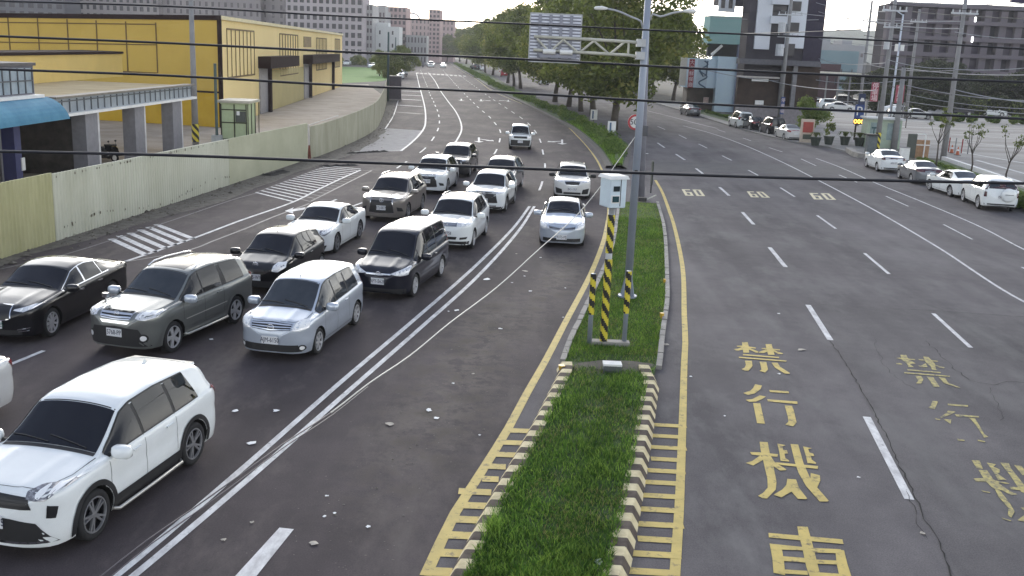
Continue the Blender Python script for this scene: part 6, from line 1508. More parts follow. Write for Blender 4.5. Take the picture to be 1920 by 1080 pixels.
# ---- pale blue and teal shop with signs
M_teal = mat('teal_panel', spec=.08, col=(.28, .44, .43), rough=.92, col2=(.24, .42, .40), scale=.2, stretch=(.1, .1, 3)); M_pblue = mat('pale_blue_wall', spec=.08, col=(.48, .60, .70), rough=.92, col2=(.55, .68, .74), scale=.25)
def block(rt, px0, px1, zt, zb_, Y, dpt, m, name='wall', o=0.0, ref=None):
    a, b = dp(px0, 150, Y), dp(px1, 150, Y); mb = MB(); base_ = rt.location
    mb.box(((a.x+b.x)/2-base_.x, Y-base_.y+dpt/2+o, (zt+zb_)/2), (b.x-a.x, dpt, zt-zb_)); return mb.build(name, m, rt)
def zat(px, py, Y): return dp(px, py, Y).z
Y1 = 150.0; c = dp(1340, 200, Y1); c.z = 0
ts = empty('shop_building', c, 0, 'narrow teal and pale blue shop building with a red vertical sign on its left', 'building')
block(ts, 1343, 1384, zat(1360, 106, Y1), .0, Y1, 5, M_pblue, 'wall')
block(ts, 1285, 1343, zat(1320, 110, Y1), zat(1320, 165, Y1), Y1+.3, 5, M_pblue, 'upper_wall')
block(ts, 1322, 1391, zat(1350, 30, Y1), zat(1350, 82, Y1), Y1-.4, 5, M_teal, 'roof_screen')
block(ts, 1380, 1392, zat(1385, 80, Y1), .0, Y1-.35, 1.2, mat('corner_post_violet', (.22, .24, .36), .6), 'corner_post')
block(ts, 1322, 1380, zat(1350, 82, Y1), zat(1350, 106, Y1), Y1+3, 1, mat('open_roof', (.04, .04, .04), .9), 'roof_void')
mb = MB(); q0 = dp(1334, 103, Y1)-ts.location; q1 = dp(1354, 85, Y1)-ts.location; mb.tube([q0, q1], .22, 6); mb.build('roof_brace', M_white2, ts)
block(ts, 1290, 1343, zat(1320, 165, Y1), .0, Y1+1.5, 4, mat('shopfront_dark', (.07, .055, .045), .6, var=.4, scale=.5), 'shopfront')
block(ts, 1322, 1332, zat(1327, 183, Y1), zat(1327, 194, Y1), Y1+1.3, .1, mat('poster', (.6, .45, .42), .6, var=.3, scale=2), 'poster')
# cream signboards
M_cream = mat('sign_cream', (.62, .60, .52), .6, var=.06)
def signbox(name, label, px0, px1, py0, py1, Y, m, th=.35, cat='sign', post=None, group=None, tilt=0):
    a, b = dp(px0, py1, Y), dp(px1, py0, Y); rt = empty(name, ((a.x+b.x)/2, Y, 0), 0, label, cat, group); mb = MB(); w_, h_ = b.x-a.x, b.z-a.z
    mb.box((0, 0, (a.z+b.z)/2), (w_, th, h_)); mb.build('panel', m, rt)
    if post: mb = MB(); [mb.tube([(x, .1, 0), (x, .1, a.z+.1)], .07, 6) for x in post]; mb.build('post', M_pole, rt)
    return rt, w_, h_, (a.z+b.z)/2
s_, w_, h_, zc_ = signbox('sign_board', 'cream shaped signboard left of the red vertical sign', 1273, 1289, 108, 160, 147.4, M_cream)
s_, w_, h_, zc_ = signbox('sign_board', 'narrow red vertical sign with pale characters on the pale blue shop', 1289, 1303, 111, 164, 147, mat('sign_red', (.26, .02, .035), .5, var=.08))
M_txt = mat('sign_text_pale', (.72, .60, .60), .6, var=0)
for k, ch in enumerate('大海鮮餐廳'): text_obj(ch, .72, M_txt, Matrix.Translation((0, -.19, zc_+h_*.5-.5-k*h_/5.1))@Matrix.Rotation(math.pi/2, 4, 'X'), s_, 'lettering')
s_, w_, h_, zc_ = signbox('sign_board', 'pale blue sign with dark script letters on the shop front', 1304, 1328, 112, 163, 147.2, mat('sign_pale_blue', (.45, .55, .62), .6, var=.05))
mb = MB(); pts = [Vector((.2+.55*math.sin(t*2.2), -.22, zc_+h_*.45-t*.62)) for t in np.linspace(0, 6.2, 40)]; mb.tube(pts, .10, 5); mb.build('script', mat('script_blue', (.05, .10, .16), .5), s_)
mb = MB(); mb.tube([(.7, -.22, zc_+h_*.45), (.65, -.22, zc_-h_*.05), (.2, -.22, zc_-h_*.10), (-.4, -.22, zc_+.4)], .12, 5); mb.build('script', mat('script_blue', (.05, .10, .16), .5), s_)
# ---- dark modern building
M_dk = mat('facade_charcoal', spec=.08, col=(.055, .052, .062), rough=.92, col2=(.075, .07, .082), scale=.15); M_bw = mat('facade_white_blue', spec=.08, col=(.64, .67, .72), rough=.92, var=.05, scale=.1); M_brwn = mat('ground_floor_brown', spec=.08, col=(.042, .032, .028), rough=.92, col2=(.075, .055, .045), scale=.8)
Y2 = 128.0; c = dp(1440, 235, Y2); c.z = 0; db = empty('modern_building', c, 0, 'tall charcoal building with white window bands behind the kerb row of parked cars', 'building')
block(db, 1393, 1532, 27, .0, Y2+.5, 4, M_dk, 'wall')
block(db, 1336, 1412, 27, 14.6, Y2+6, 4, M_dk, 'rear_wing'); block(db, 1336, 1366, 27, zat(1350, 22, Y2+6), Y2+5.7, .5, M_bw, 'white_band')
for x0_, x1_ in ((1340, 1347), (1354, 1361)): block(db, x0_, x1_, 26, zat(1350, 15, Y2+6), Y2+5.6, .3, M_win, 'window')
block(db, 1408, 1436, 27, zat(1420, 92, Y2), Y2+.1, 1, M_bw, 'white_band'); block(db, 1465, 1500, 27, zat(1480, 90, Y2), Y2+.1, 1, M_bw, 'white_band')
block(db, 1436, 1462, 27, zat(1450, 60, Y2), Y2+.3, .6, M_win, 'recess')
for yy in (30, -6, -40): block(db, 1434, 1465, zat(1450, yy, Y2), zat(1450, yy+14, Y2), Y2-.5, 1, M_bw, 'balcony')
for y0_, y1_ in ((2, 20), (42, 60), (-40, -20)):
    block(db, 1470, 1488, zat(1480, y0_, Y2), zat(1480, y1_, Y2), Y2-.05, .3, M_win, 'window')
block(db, 1472, 1484, zat(1480, 82, Y2), zat(1480, 105, Y2), Y2-.05, .7, M_win, 'window')
block(db, 1500, 1534, 27, .0, Y2+.2, 1.2, mat('facade_deep_violet', spec=.08, col=(.05, .045, .065), rough=.92, var=.1), 'corner_wing')
block(db, 1384, 1536, zat(1450, 112, Y2), zat(1450, 122, Y2), Y2-1.4, 2, mat('canopy_grey', spec=.08, col=(.13, .13, .145), rough=.92, var=.1), 'canopy')
block(db, 1384, 1462, zat(1420, 146, Y2), 0.0, Y2-.3, 1, M_brwn, 'shopfront'); block(db, 1462, 1536, zat(1500, 120, Y2), .0, Y2+.0, .6, M_brwn, 'shopfront')
block(db, 1384, 1462, zat(1420, 143, Y2), zat(1420, 146, Y2), Y2-1.0, 1.2, mat('sill_pale', (.45, .42, .40), .6), 'ledge')
block(db, 1410, 1441, zat(1425, 147.5, Y2), zat(1425, 152.5, Y2), Y2-.7, .3, M_white2, 'shop_sign'); block(db, 1420, 1436, zat(1425, 188, Y2), zat(1425, 196, Y2), Y2-.6, .2, M_white2, 'notice')
block(db, 1384, 1536, zat(1450, 200, Y2), .0, Y2-1.6, .35, mat('parapet_grey', (.24, .22, .23), .8, var=.15), 'low_wall')
for x0_, x1_ in ((1464, 1472), (1486, 1494)): block(db, x0_, x1_, zat(1480, 118, Y2), 0, Y2-1.1, .5, mat('pier_grey', (.17, .17, .18), .7), 'pier')
# ---- concrete frame under construction on the right
M_raw = mat('raw_concrete_dark', spec=.08, col=(.12, .108, .125), rough=.92, col2=(.15, .135, .155), scale=.06); M_void = mat('void_dark', spec=.08, col=(.045, .042, .052), rough=.92, var=.2, scale=.05)
Y3 = 235.0; a, b = dp(1655, 150, Y3), dp(2100, 150, Y3); top_ = zat(1800, 12, Y3); rt = empty('unfinished_block', (a.x, Y3, 0), 0, 'large dark unfinished concrete block filling the top right corner', 'building'); w_ = b.x-a.x
mb = MB(); mb.box((w_/2, 5, top_/2), (w_, 8, top_)); mb.build('core', M_void, rt)
mb = MB()
for k in range(7): mb.box((w_/2, 0, top_*k/6), (w_, 3.0, .9))
mb.build('floor_slab', M_raw, rt)
for k in range(16): mb = MB(); x = w_*k/15; mb.box((x, .2, top_/2), (1.6, 2.2, top_)); mb.build('pillar', M_raw, rt)
mb = MB(); rr = random.Random(2)
for i in range(6):
    for j in range(15):
        if rr.random() < .55: mb.box((w_*(j+.5)/15, .6, top_*(i+.5)/6), (w_/15-1.6, .8, top_/6-.9))
tag(mb.build('infill', mat('infill_violet', spec=.08, col=(.075, .065, .085), rough=.92, col2=(.05, .045, .06), scale=.1), rt), kind='stuff')
for k, (px, py) in enumerate(((1829, 36), (1823, 74))):
    q = dp(px, py, Y3-2)-rt.location; mb = MB(); mb.box(q, (.3, .3, 1.2)); mb.build('work_lamp', mat('lamp_glow', (.9, .9, .9), .5, emis=(1, 1, 1, 2.0), var=0), rt)
# industrial buildings and hills between the two
tower('warehouse', 'teal warehouse far behind the parked cars right of the charcoal building', 1534, 1612, 95, 300, mat('teal_far', (.20, .30, .33), .7, var=.06, scale=.03), M_w2, 4, 1, winw=.1, winh=.1, depth=20)
tower('warehouse', 'grey roofed plant with pale vents on the hill foot', 1534, 1625, 84, 420, mat('grey_far', (.28, .29, .31), .8, var=.1, scale=.03), M_w2, 6, 2, winw=.3, winh=.2, depth=20, roofbits=((.1, .3, 3), (.55, .75, 2)))
tower('house', 'dark red roofed house beside the teal warehouse', 1536, 1581, 120, 230, mat('roof_maroon', (.07, .035, .04), .8, var=.2), M_win, 3, 1, depth=10, winw=.2, winh=.2)
rt = empty('lot_canopy', dp(1530, 140, 190)*1, 0, 'long cream edged flat canopy over the far row of parked cars', 'canopy'); rt.location.z = 0
w_ = dp(1640, 140, 190).x-dp(1530, 140, 190).x; zz = zat(1575, 139, 190); mb = MB(); mb.box((w_/2, 4, zz), (w_, 9, .55)); mb.build('roof', mat('canopy_cream', (.5, .48, .40), .7), rt)
for k in range(6): mb = MB(); mb.tube([(w_*k/5, .2, 0), (w_*k/5, .2, zz-.3)], .15, 6); mb.build('post', M_pole, rt)
def hills(name, pts, Y, depth, m):
    vs = []; n = len(pts)
    P3 = [dp(px, py, Y) for px, py in pts]
    for p in P3: vs += [(p.x, p.y-depth, -1), (p.x, p.y, p.z), (p.x, p.y+depth, -1)]
    fs = [f for i in range(n-1) for f in ((3*i, 3*i+3, 3*i+4, 3*i+1), (3*i+1, 3*i+4, 3*i+5, 3*i+2))]
    return tag(meshobj(name, vs, fs, m, None, True), kind='structure')
rr = random.Random(4); hp_ = []
for x in range(1500, 2100, 8): hp_.append((x, 44+12*abs(math.sin(x*.011))+rr.uniform(-2.5, 2.5)+(x-1560)*.04))
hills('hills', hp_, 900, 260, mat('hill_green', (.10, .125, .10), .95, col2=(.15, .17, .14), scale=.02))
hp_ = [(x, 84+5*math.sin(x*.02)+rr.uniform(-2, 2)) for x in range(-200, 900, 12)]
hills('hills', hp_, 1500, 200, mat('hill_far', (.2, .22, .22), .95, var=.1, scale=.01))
# ---- poles with their wires
M_wire = mat('wire_grey', (.30, .31, .33), .6, var=0); M_wired = mat('wire_dark', (.02, .02, .022), .6, var=0); M_steel = mat('steel_pale', (.45, .47, .50), .5, .2, var=.1)
def xarm(specs, boxes=()):
    def f(rt, h):
        for z, l in specs: mb = MB(); mb.box((0, -.2, z), (l, .12, .14)); [mb.tube([(x, -.2, z), (x, -.2, z+.35)], .06, 6) for x in (-l*.45, -l*.2, l*.2, l*.45)]; mb.build('crossarm', M_steel, rt)
        for x, z, s in boxes: mb = MB(); mb.tube([(x, -.35, z), (x, -.35, z+s*1.4)], s*.5, 10); mb.build('transformer', M_steel, rt)
    return f
utility_pole(1460, 233, 18.5, .27, 'utility pole with white transformers before the charcoal building', top=xarm([(13.2, 3.0), (10.6, 2.6), (17, 2.4)], [(-.9, 11.0, .9), (-.9, 8.3, 1.0), (-.5, 15, .8)]))
utility_pole(1489, 228, 11.5, .22, 'shorter utility pole carrying a white box right of the transformer pole', top=xarm([], [(.5, 7.4, .9)]))
utility_pole(1518, 228, 19, .30, 'plain utility pole at the right edge of the charcoal building')
utility_pole(1607, 236, 15.5, .22, 'slim utility pole left of the red banners', top=xarm([(13, 1.8)]))
utility_pole(1643, 284, 14.2, .24, 'utility pole with a striped foot beside the booth', top=xarm([(12.3, 2.2), (10.9, 1.6)], [(-.4, 9.0, .5)]), wrap=(.25, 1.7))
utility_pole(1675, 282, 7.5, .30, 'thick grey pole rising behind the booth door', group=None)
utility_pole(1697, 226, 15.8, .28, 'utility pole behind the booth, right of the lamp mast', top=xarm([(14, 2.4)]))
utility_pole(1768, 300, 13.3, .25, 'tall utility pole behind the first young tree on the verge', top=xarm([(12, 2.2)]))
b = gp(1661, 268); rt = empty('lamp_mast', b, 0, 'bluish white lamp mast leaning between the two nearer utility poles', 'street lamp'); mb = MB(); mb.tube([(0, 0, 0), (.05, 0, 6), (.1, 0, 12.6)], [.13, .11, .08], 8); mb.build('mast', mat('mast_white', (.55, .60, .68), .5), rt, True)
mb = MB(); mb.tube([(.1, 0, 12.5), (-.6, 0, 12.9), (-1.8, 0, 13.0)], .05, 6); mb.build('arm', mat('mast_white', (.55, .60, .68), .5), rt); mb = MB(); mb.box((.35, -.1, 9.4), (.35, .3, .6)); mb.box((-.2, -.1, 9.4), (.25, .3, .7)); mb.build('junction_box', M_white2, rt)
def cable(a, b, sag, r, m, label, group, n=14):
    P_ = [a.lerp(b, t)-Vector((0, 0, sag*4*t*(1-t))) for t in np.linspace(0, 1, n)]
    mb = MB(); mb.tube(P_, r, 5); return tag(mb.build('overhead_wire', m), label, 'wire', group)
WL = []
wsets = [((1180, 26), (1470, 20), 130, 128), ((1320, 30), (1535, 37), 130, 128), ((1465, 20), (1806, 40), 128, 85), ((1320, 63), (1618, 55), 130, 85), ((1530, 5), (1660, 22), 128, 84), ((1535, 22), (1712, 44), 128, 85), ((1535, 40), (1806, 66), 128, 84),
         ((1618, 38), (1806, 54), 110, 84), ((1618, 118), (1790, 132), 110, 84), ((1618, 140), (1790, 150), 110, 84), ((1665, 112), (1790, 128), 84, 84), ((1700, 160), (1960, 190), 110, 90), ((1620, 152), (1785, 178), 110, 84), ((1790, 130), (2000, 118), 84, 80), ((1700, 176), (1960, 205), 110, 90),
         ((1530, 165), (1700, 178), 120, 100), ((1530, 182), (1640, 190), 120, 100), ((1440, 150), (1640, 170), 128, 84), ((1660, 8), (1960, 22), 84, 80), ((1670, 2), (1960, 4), 84, 80), ((1535, 110), (1660, 118), 128, 84), ((1712, 22), (1960, 36), 110, 85),
         ((1790, 60), (1990, 72), 84, 80), ((1700, 128), (1990, 138), 110, 80), ((1535, 130), (1790, 146), 120, 84), ((1320, 130), (1460, 152), 130, 120), ((1535, 72), (1712, 84), 128, 110), ((1620, 100), (1790, 110), 110, 84), ((1700, 190), (1990, 216), 110, 85), ((1530, 150), (1700, 150), 120, 100), ((1620, 66), (1790, 88), 110, 84), ((1790, 168), (1990, 196), 84, 80)]
def wlabel(p, q, i):
    def col(x): return 'shop building' if x < 1400 else 'transformer pole' if x < 1500 else 'charcoal building' if x < 1560 else 'slim pole' if x < 1632 else 'striped foot pole' if x < 1690 else 'pole behind booth' if x < 1740 else 'tall verge pole' if x < 1850 else 'right border'
    def row(y): return 'at the top border' if y < 16 else 'above the first cable' if y < 50 else 'below the first cable' if y < 80 else 'at tree-top height' if y < 110 else 'at canopy height' if y < 145 else 'level with the banners' if y < 172 else 'above the lot cars' if y < 183 else 'low over the lot'
    return ('dark' if i % 3 == 0 else 'pale')+' wire '+row(p[1])+', from '+col(p[0])+' to '+col(q[0])
for i, (p, q, ya_, yb_2) in enumerate(wsets):
    cable(dp(p[0], p[1], ya_), dp(q[0], q[1], yb_2), .12+.12*(i % 3), .030+.010*(i % 2), M_wire if i % 3 else M_wired, wlabel(p, q, i), 'thin wires between the poles on the right')
# ---- parking entrance furniture
M_blue = mat('sign_blue', (.02, .055, .20), .5, var=.05)
b = gp(1611, 268); rt = empty('parking_sign', b, 0, 'blue parking sign with a P, a car symbol and an orange lit counter', 'sign')
Yp = b.y; k_ = Yp/F; mb = MB()
def atp(px, py): q = dp(px, py, Yp); return Vector((q.x-b.x, 0, q.z))
def pan(p0, p1, m, nm, th=.3, o=0.0):
    a, c_ = atp(*p0), atp(*p1); mb = MB(); mb.box(((a.x+c_.x)/2, o, (a.z+c_.z)/2), (abs(c_.x-a.x), th, abs(a.z-c_.z))); return mb.build(nm, m, rt)
pn_ = pan((1602, 222), (1621, 196), M_blue, 'panel'); pc = pan((1609, 196), (1623, 176), mat('sign_navy', (.01, .025, .08), .5), 'car_panel')
pan((1602, 262), (1605.5, 222), M_brown, 'post'); pan((1615, 262), (1618.5, 232), M_brown, 'post')
ctr = pan((1600.5, 233), (1618.5, 223), mat('counter_black', (.02, .012, .01), .5), 'counter')
q = atp(1611, 209); text_obj('P', 1.25, M_white2, Matrix.Translation((q.x-.05, -.17, q.z))@Matrix.Rotation(math.pi/2, 4, 'X'), pn_)
q = atp(1609.5, 228); text_obj('000', .56, mat('led_orange', (.9, .4, .05), .5, emis=(1, .42, .05, 3.5), var=0), Matrix.Translation((q.x, -.17, q.z))@Matrix.Rotation(math.pi/2, 4, 'X'), ctr, 'lit_digits', 1.25)
q = atp(1616, 187); mb = MB(); mb.box((q.x, -.17, q.z-.06), (.42, .03, .16)); mb.box((q.x, -.17, q.z+.1), (.28, .03, .16)); mb.build('car_symbol', M_white2, pc)
M_ban = mat('banner_red', (.34, .085, .11), .7, var=.12, scale=2)
for (x0_, x1_, y0_, y1_, tx, lb) in ((1631, 1649, 155, 190, '停車場', 'red vertical banner left of the lamp mast'), (1677, 1697, 160, 193, '售屋中', 'red vertical banner right of the lamp mast')):
    s_, w_, h_, zc_ = signbox('banner', lb, x0_, x1_, y0_, y1_, 96, M_ban, .12, 'banner', post=(-.55, .55), group='red banners')
    for k, ch in enumerate(tx): text_obj(ch, .62, M_txt, Matrix.Translation((0, -.08, zc_+h_*.5-.36-k*h_/3.1))@Matrix.Rotation(math.pi/2, 4, 'X'), s_)
s_, w_, h_, zc_ = signbox('sign_board', 'narrow blue vertical sign on the transformer pole over the parked cars', 1462, 1472, 182, 214, 120, M_blue, .3, post=(0,))
for k, ch in enumerate('停車場'): text_obj(ch, .5, M_txt, Matrix.Translation((0, -.17, zc_+h_*.5-.4-k*h_/3.1))@Matrix.Rotation(math.pi/2, 4, 'X'), s_)
# booth at the lot entrance
b = gp(1622, 279); bt = empty('entrance_booth', b, 0, 'pale green booth with large windows at the parking lot entrance', 'booth')
u = Vector((1, -.12, 0)).normalized(); v = Vector((-u.y, u.x, 0)); W1 = gp(1700, 286).x-b.x; H1 = 2.75; D1 = 2.6
def bo(s, z, o=0.0): return u*s-v*o+Vector((0, 0, z))
mb = MB(); fbox(mb, bo, 0, W1, 0, H1, -D1, 0); mb.build('body', mat('booth_pale_green', (.36, .44, .34), .6, var=.08), bt)
mb = MB(); fbox(mb, bo, -.2, W1+.2, H1, H1+.15, -D1-.2, .3); mb.build('roof', mat('booth_roof_pale', (.5, .52, .52), .6), bt)
for s0, s1 in ((.25, 1.1), (1.75, 2.3), (2.55, W1-.15)): mb = MB(); fbox(mb, bo, s0, s1, .9, H1-.3, .0, .03); mb.build('window', mat('booth_glass', (.25, .33, .33), .15, var=.2, scale=2), bt)
mb = MB(); fbox(mb, bo, .35, .8, 1.9, 2.05, .03, .05); fbox(mb, bo, .53, .63, 1.2, 1.9, .03, .05); mb.build('mark', mat('booth_mark', (.02, .07, .08), .5), bt)
def small(name, label, px, py, cat, parts, group=None, rz=0):
    b = gp(px, py, .14); rt = empty(name, b, rz, label, cat, group)
    for nm, fn, m in parts: mb = MB(); fn(mb); mb.build(nm, m, rt)
    return rt
small('notice_cabinet', 'red and cream cabinet on the kerb right of the pale silver sedan', 1511, 267, 'cabinet', [('frame', lambda m: (m.box((0, 0, 1.1), (1.25, .35, 2.2))), mat('cabinet_cream', (.5, .42, .34), .6)), ('panel', lambda m: m.box((0, -.2, 1.45), (.95, .06, 1.0)), mat('cabinet_red', (.33, .05, .035), .5)), ('grille', lambda m: m.box((0, -.2, .55), (.8, .06, .45)), mat('cabinet_dark', (.06, .07, .05), .6))])
small('lattice_gate', 'dark open steel gate standing right of the booth', 1706, 296, 'gate', [('panel', lambda m: m.box((0, 0, 1.0), (.75, .12, 2.0)), mat('gate_dark', (.06, .07, .06), .5)), ('frame', lambda m: (m.box((.75, 0, 2.0), (.8, .08, .08)), m.box((1.1, 0, 1.0), (.08, .08, 2.0))), M_white2)])
small('wooden_box', 'orange brown box panel beside the steel gate at the lot entrance', 1724, 296, 'box', [('body', lambda m: m.box((0, 0, .75), (1.2, .5, 1.5)), mat('box_orange', (.34, .20, .11), .7, var=.2, scale=3)), ('rail', lambda m: m.box((0, -.28, 1.1), (1.25, .06, .08)), M_white2)])
small('white_box', 'small white box between the white sedan and the steel gate', 1694, 300, 'box', [('body', lambda m: m.box((0, 0, .5), (.7, .4, 1.0)), M_white2), ('lid', lambda m: m.box((0, 0, 1.02), (.76, .46, .05)), M_pole)])
small('ticket_machine', 'dark ticket machine left of the booth behind the striped pole foot', 1631, 290, 'machine', [('body', lambda m: m.box((0, 0, .8), (.8, .6, 1.6)), mat('machine_grey', (.10, .12, .13), .5, var=.2)), ('hood', lambda m: m.box((-.1, -.1, 1.7), (1.0, .8, .12)), G_trim)])
M_cone = mat('cone_orange', (.40, .10, .04), .6, var=.1)
for px, py, lb in ((1784, 287, 'orange traffic cone left of the other in the lot'), (1795, 291, 'orange traffic cone right of the other in the lot')):
    small('traffic_cone', lb, px, py, 'cone', [('cone', lambda m: m.tube([(0, 0, .04), (0, 0, .75)], [.17, .03], 10), M_cone), ('base', lambda m: m.box((0, 0, .02), (.45, .45, .05)), G_trim), ('band', lambda m: m.tube([(0, 0, .38), (0, 0, .52)], [.112, .085], 10), M_white2)], 'cones in the lot')
for k in range(5):
    px = 1766+k*12; small('bollard', ['leftmost', 'second', 'middle', 'fourth', 'rightmost'][k]+' of the five thin posts beside the cones', px, 283+k*1.5, 'bollard', [('post', lambda m: m.tube([(0, 0, 0), (0, 0, 1.3)], .05, 6), G_tail if k % 2 else M_pole)], 'thin posts beside the cones')
# ================================================================ TREES AND HEDGES
M_bark = mat('bark', (.06, .048, .038), .95, col2=(.10, .085, .07), scale=3, bump=.5)
def leafmat(name, c1, c2, sc_=.5):
    m = mat(name, c1, .6, col2=c2, scale=sc_, spec=.25); b = m.node_tree.nodes['Principled BSDF']
    return leafy(m, .45)
ML = [leafmat('leaf_deep', (.085, .112, .030), (.125, .155, .042)), leafmat('leaf_mid', (.15, .185, .045), (.20, .235, .06)), leafmat('leaf_light', (.27, .27, .07), (.36, .35, .11))]
def crown_mesh(name, blobs, n, ls, seed, mats, wts=(.4, .4, .2), shell=.55, flat=.6):
    """leaf quads scattered in and mostly near the skin of many overlapping clumps"""
    rg = np.random.default_rng(seed); B = np.array(blobs, dtype=float); vol = B[:, 3]**2; pr = vol/vol.sum(); k = rg.choice(len(B), n, p=pr)
    d = rg.normal(size=(n, 3)); d /= np.linalg.norm(d, axis=1)[:, None]; r = (shell+(1-shell)*rg.random(n))*(1+.12*rg.normal(size=n)); C_ = B[k, :3]+d*(B[k, 3]*r)[:, None]*np.array([1, 1, .8])
    nrm = d*.7+rg.normal(size=(n, 3))*.6; nrm /= np.linalg.norm(nrm, axis=1)[:, None]
    t = np.cross(nrm, rg.normal(size=(n, 3))); t /= np.linalg.norm(t, axis=1)[:, None]; u = np.cross(nrm, t)
    s = ls*rg.uniform(.5, 1.3, n)[:, None]; V = np.stack([C_-t*s, C_-u*s*flat, C_+t*s, C_+u*s*flat], 1)
    me = bpy.data.meshes.new(name); me.vertices.add(4*n); me.vertices.foreach_set('co', V.reshape(-1)); me.loops.add(4*n); me.loops.foreach_set('vertex_index', np.arange(4*n, dtype=np.int32))
    me.polygons.add(n); me.polygons.foreach_set('loop_start', (np.arange(n)*4).astype(np.int32)); bw = rg.random(len(B)); w2 = np.cumsum(wts)
    rnk = np.clip(.55*rg.random(n)+.45*bw[k], 0, .999); mi = np.searchsorted(w2, rnk).clip(0, len(mats)-1)
    me.polygons.foreach_set('material_index', mi.astype(np.int32)); [me.materials.append(m) for m in mats]; me.update(); me.validate(); return me
def make_blobs(seed, R_, H0, H1, n, rb):
    rr = random.Random(seed); out = []
    for i in range(n):
        a = rr.random()*6.28; h = H0+(H1-H0)*rr.random(); f = 1-abs((h-H0)/(H1-H0)-.42)*1.35; f = max(.15, f); q = R_*f*math.sqrt(rr.random()); out.append((q*math.cos(a), q*math.sin(a), h, rb*rr.uniform(.6, 1.25)))
    return out
def trunk_mesh(seed, H0, r, blobs, forks=7):
    rr = random.Random(seed); mb = MB(); a = rr.random()*6; lean = Vector((.5*math.cos(a), .5*math.sin(a), 0)); top_ = Vector((0, 0, H0*.72))+lean
    mb.tube([(0, 0, -.1), lean*.25+Vector((0, 0, H0*.25)), lean*.6+Vector((0, 0, H0*.5)), top_], [r*1.3, r, r*.85, r*.75], 9)
    for b in rr.sample(blobs, min(forks, len(blobs))):
        p = Vector(b[:3]); m1 = top_.lerp(p, .5)+Vector((rr.uniform(-.4, .4), rr.uniform(-.4, .4), .3)); mb.tube([top_-Vector((0, 0, .3)), m1, p], [r*.5, r*.28, r*.08], 6)
    me = bpy.data.meshes.new('trunk'); me.from_pydata(mb.v, [], mb.f); me.materials.append(M_bark); me.shade_smooth(); return me
PROTO = []
for sd in range(4):
    bl = make_blobs(sd+3, 7.6, 3.5, 13.6, 66, 1.75); PROTO.append((crown_mesh('crown', bl, 22000, .21, sd, ML, (.45, .38, .17)), trunk_mesh(sd, 5.0, .30, bl)))
MLD = [leafmat('leaf_dark', (.030, .040, .020), (.045, .058, .026)), leafmat('leaf_dull', (.045, .058, .026), (.07, .085, .035)), ML[1]]  # darker leaf colours for the belt behind the lot
PROTO_D = []
for sd in (11, 12):
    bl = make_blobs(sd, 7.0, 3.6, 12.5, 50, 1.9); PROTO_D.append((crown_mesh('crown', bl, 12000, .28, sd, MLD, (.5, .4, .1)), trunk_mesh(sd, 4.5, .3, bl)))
def tree(px, py, label, s=1.0, sx=1.0, k=0, rot=0, group=None, loc=None, cat='tree', proto=None, nm='street_tree', sz=None):
    b = loc or gp(px, py); rt = empty(nm, b, rot, label, cat, group); rt.scale = (s*sx, s*sx, sz or s); cm_, tm = (proto or PROTO)[k % len(proto or PROTO)]
    link(bpy.data.objects.new('trunk', tm), rt); link(bpy.data.objects.new('crown', cm_), rt); return rt
MG = 'trees on the median'
mt = [(1150, 243, 1.12, 1.05, 'forked median tree nearest the camera, beside the white marker plate'), (1112, 216, 1.12, 1.0, 'second median tree from the camera, with a white painted foot'), (1089, 209, 1.05, .9, 'third median tree from the camera, a thin dark trunk'), (1066, 200, 1.08, .95, 'fourth median tree from the camera, kinked trunk left of the painted one'),
      (1040, 191, 1.1, 1.0, 'fifth median tree from the camera, fanned trunk under the right edge of the sign board'), (976, 166, 1.1, .95, 'sixth median tree from the camera, below the left edge of the sign board'), (964, 162, 1.0, .9, 'seventh median tree from the camera, close beside the sixth'), (952, 156, 1.1, .95, 'eighth median tree from the camera, a thin trunk right of the red car'),
      (924, 141, 1.15, 1.0, 'ninth median tree from the camera, left of the red car'), (910, 137, 1.05, 1.0, 'tenth median tree from the camera'), (897, 130.5, 1.15, 1.0, 'eleventh median tree from the camera'), (886, 126, 1.1, 1.0, 'twelfth median tree from the camera'), (874, 120, 1.25, 1.1, 'thirteenth median tree from the camera'), (862, 115.5, 1.3, 1.2, 'fourteenth median tree from the camera'), (850, 111.5, 1.5, 1.3, 'farthest median tree near the road end')]
for i, (px, py, s, sx, lb) in enumerate(mt): tree(px, py, lb, s*1.08, sx, i, i*1.7, MG)
tree(1262, 188, 'tree on the far kerb left of the pale blue shop', 1.1, .95, 2, 1.0, None)
tree(1225, 178, 'tree on the far kerb seen behind the tall sign pole', 1.05, 1.0, 1, 2.0, None)
tree(1185, 172, 'tree on the far kerb behind the forked median tree', 1.2, 1.2, 0, 3.0, None)
tree(1130, 158, 'broad tree beyond the right carriageway under the sign truss', 1.2, 1.3, 3, .4, None)
for i, (px, Y, s, lb) in enumerate(((733, 205, .46, 'dark round tree behind the brown cabinet'), (762, 260, .50, 'dark tree over the far parked cars'), (750, 290, .55, 'dark tree left of the road end'), (712, 260, .45, 'small dark tree in front of the white house'), (818, 620, .75, 'bluish tree at the road end'), (797, 600, .75, 'tree right at the road end'), (838, 600, 1.1, 'tree right of the road end'))):
    q = dp(px, 120, Y); q.z = 0; tree(0, 0, lb, s, 1.0, i, i*2.1, 'trees left of the road end', loc=q)
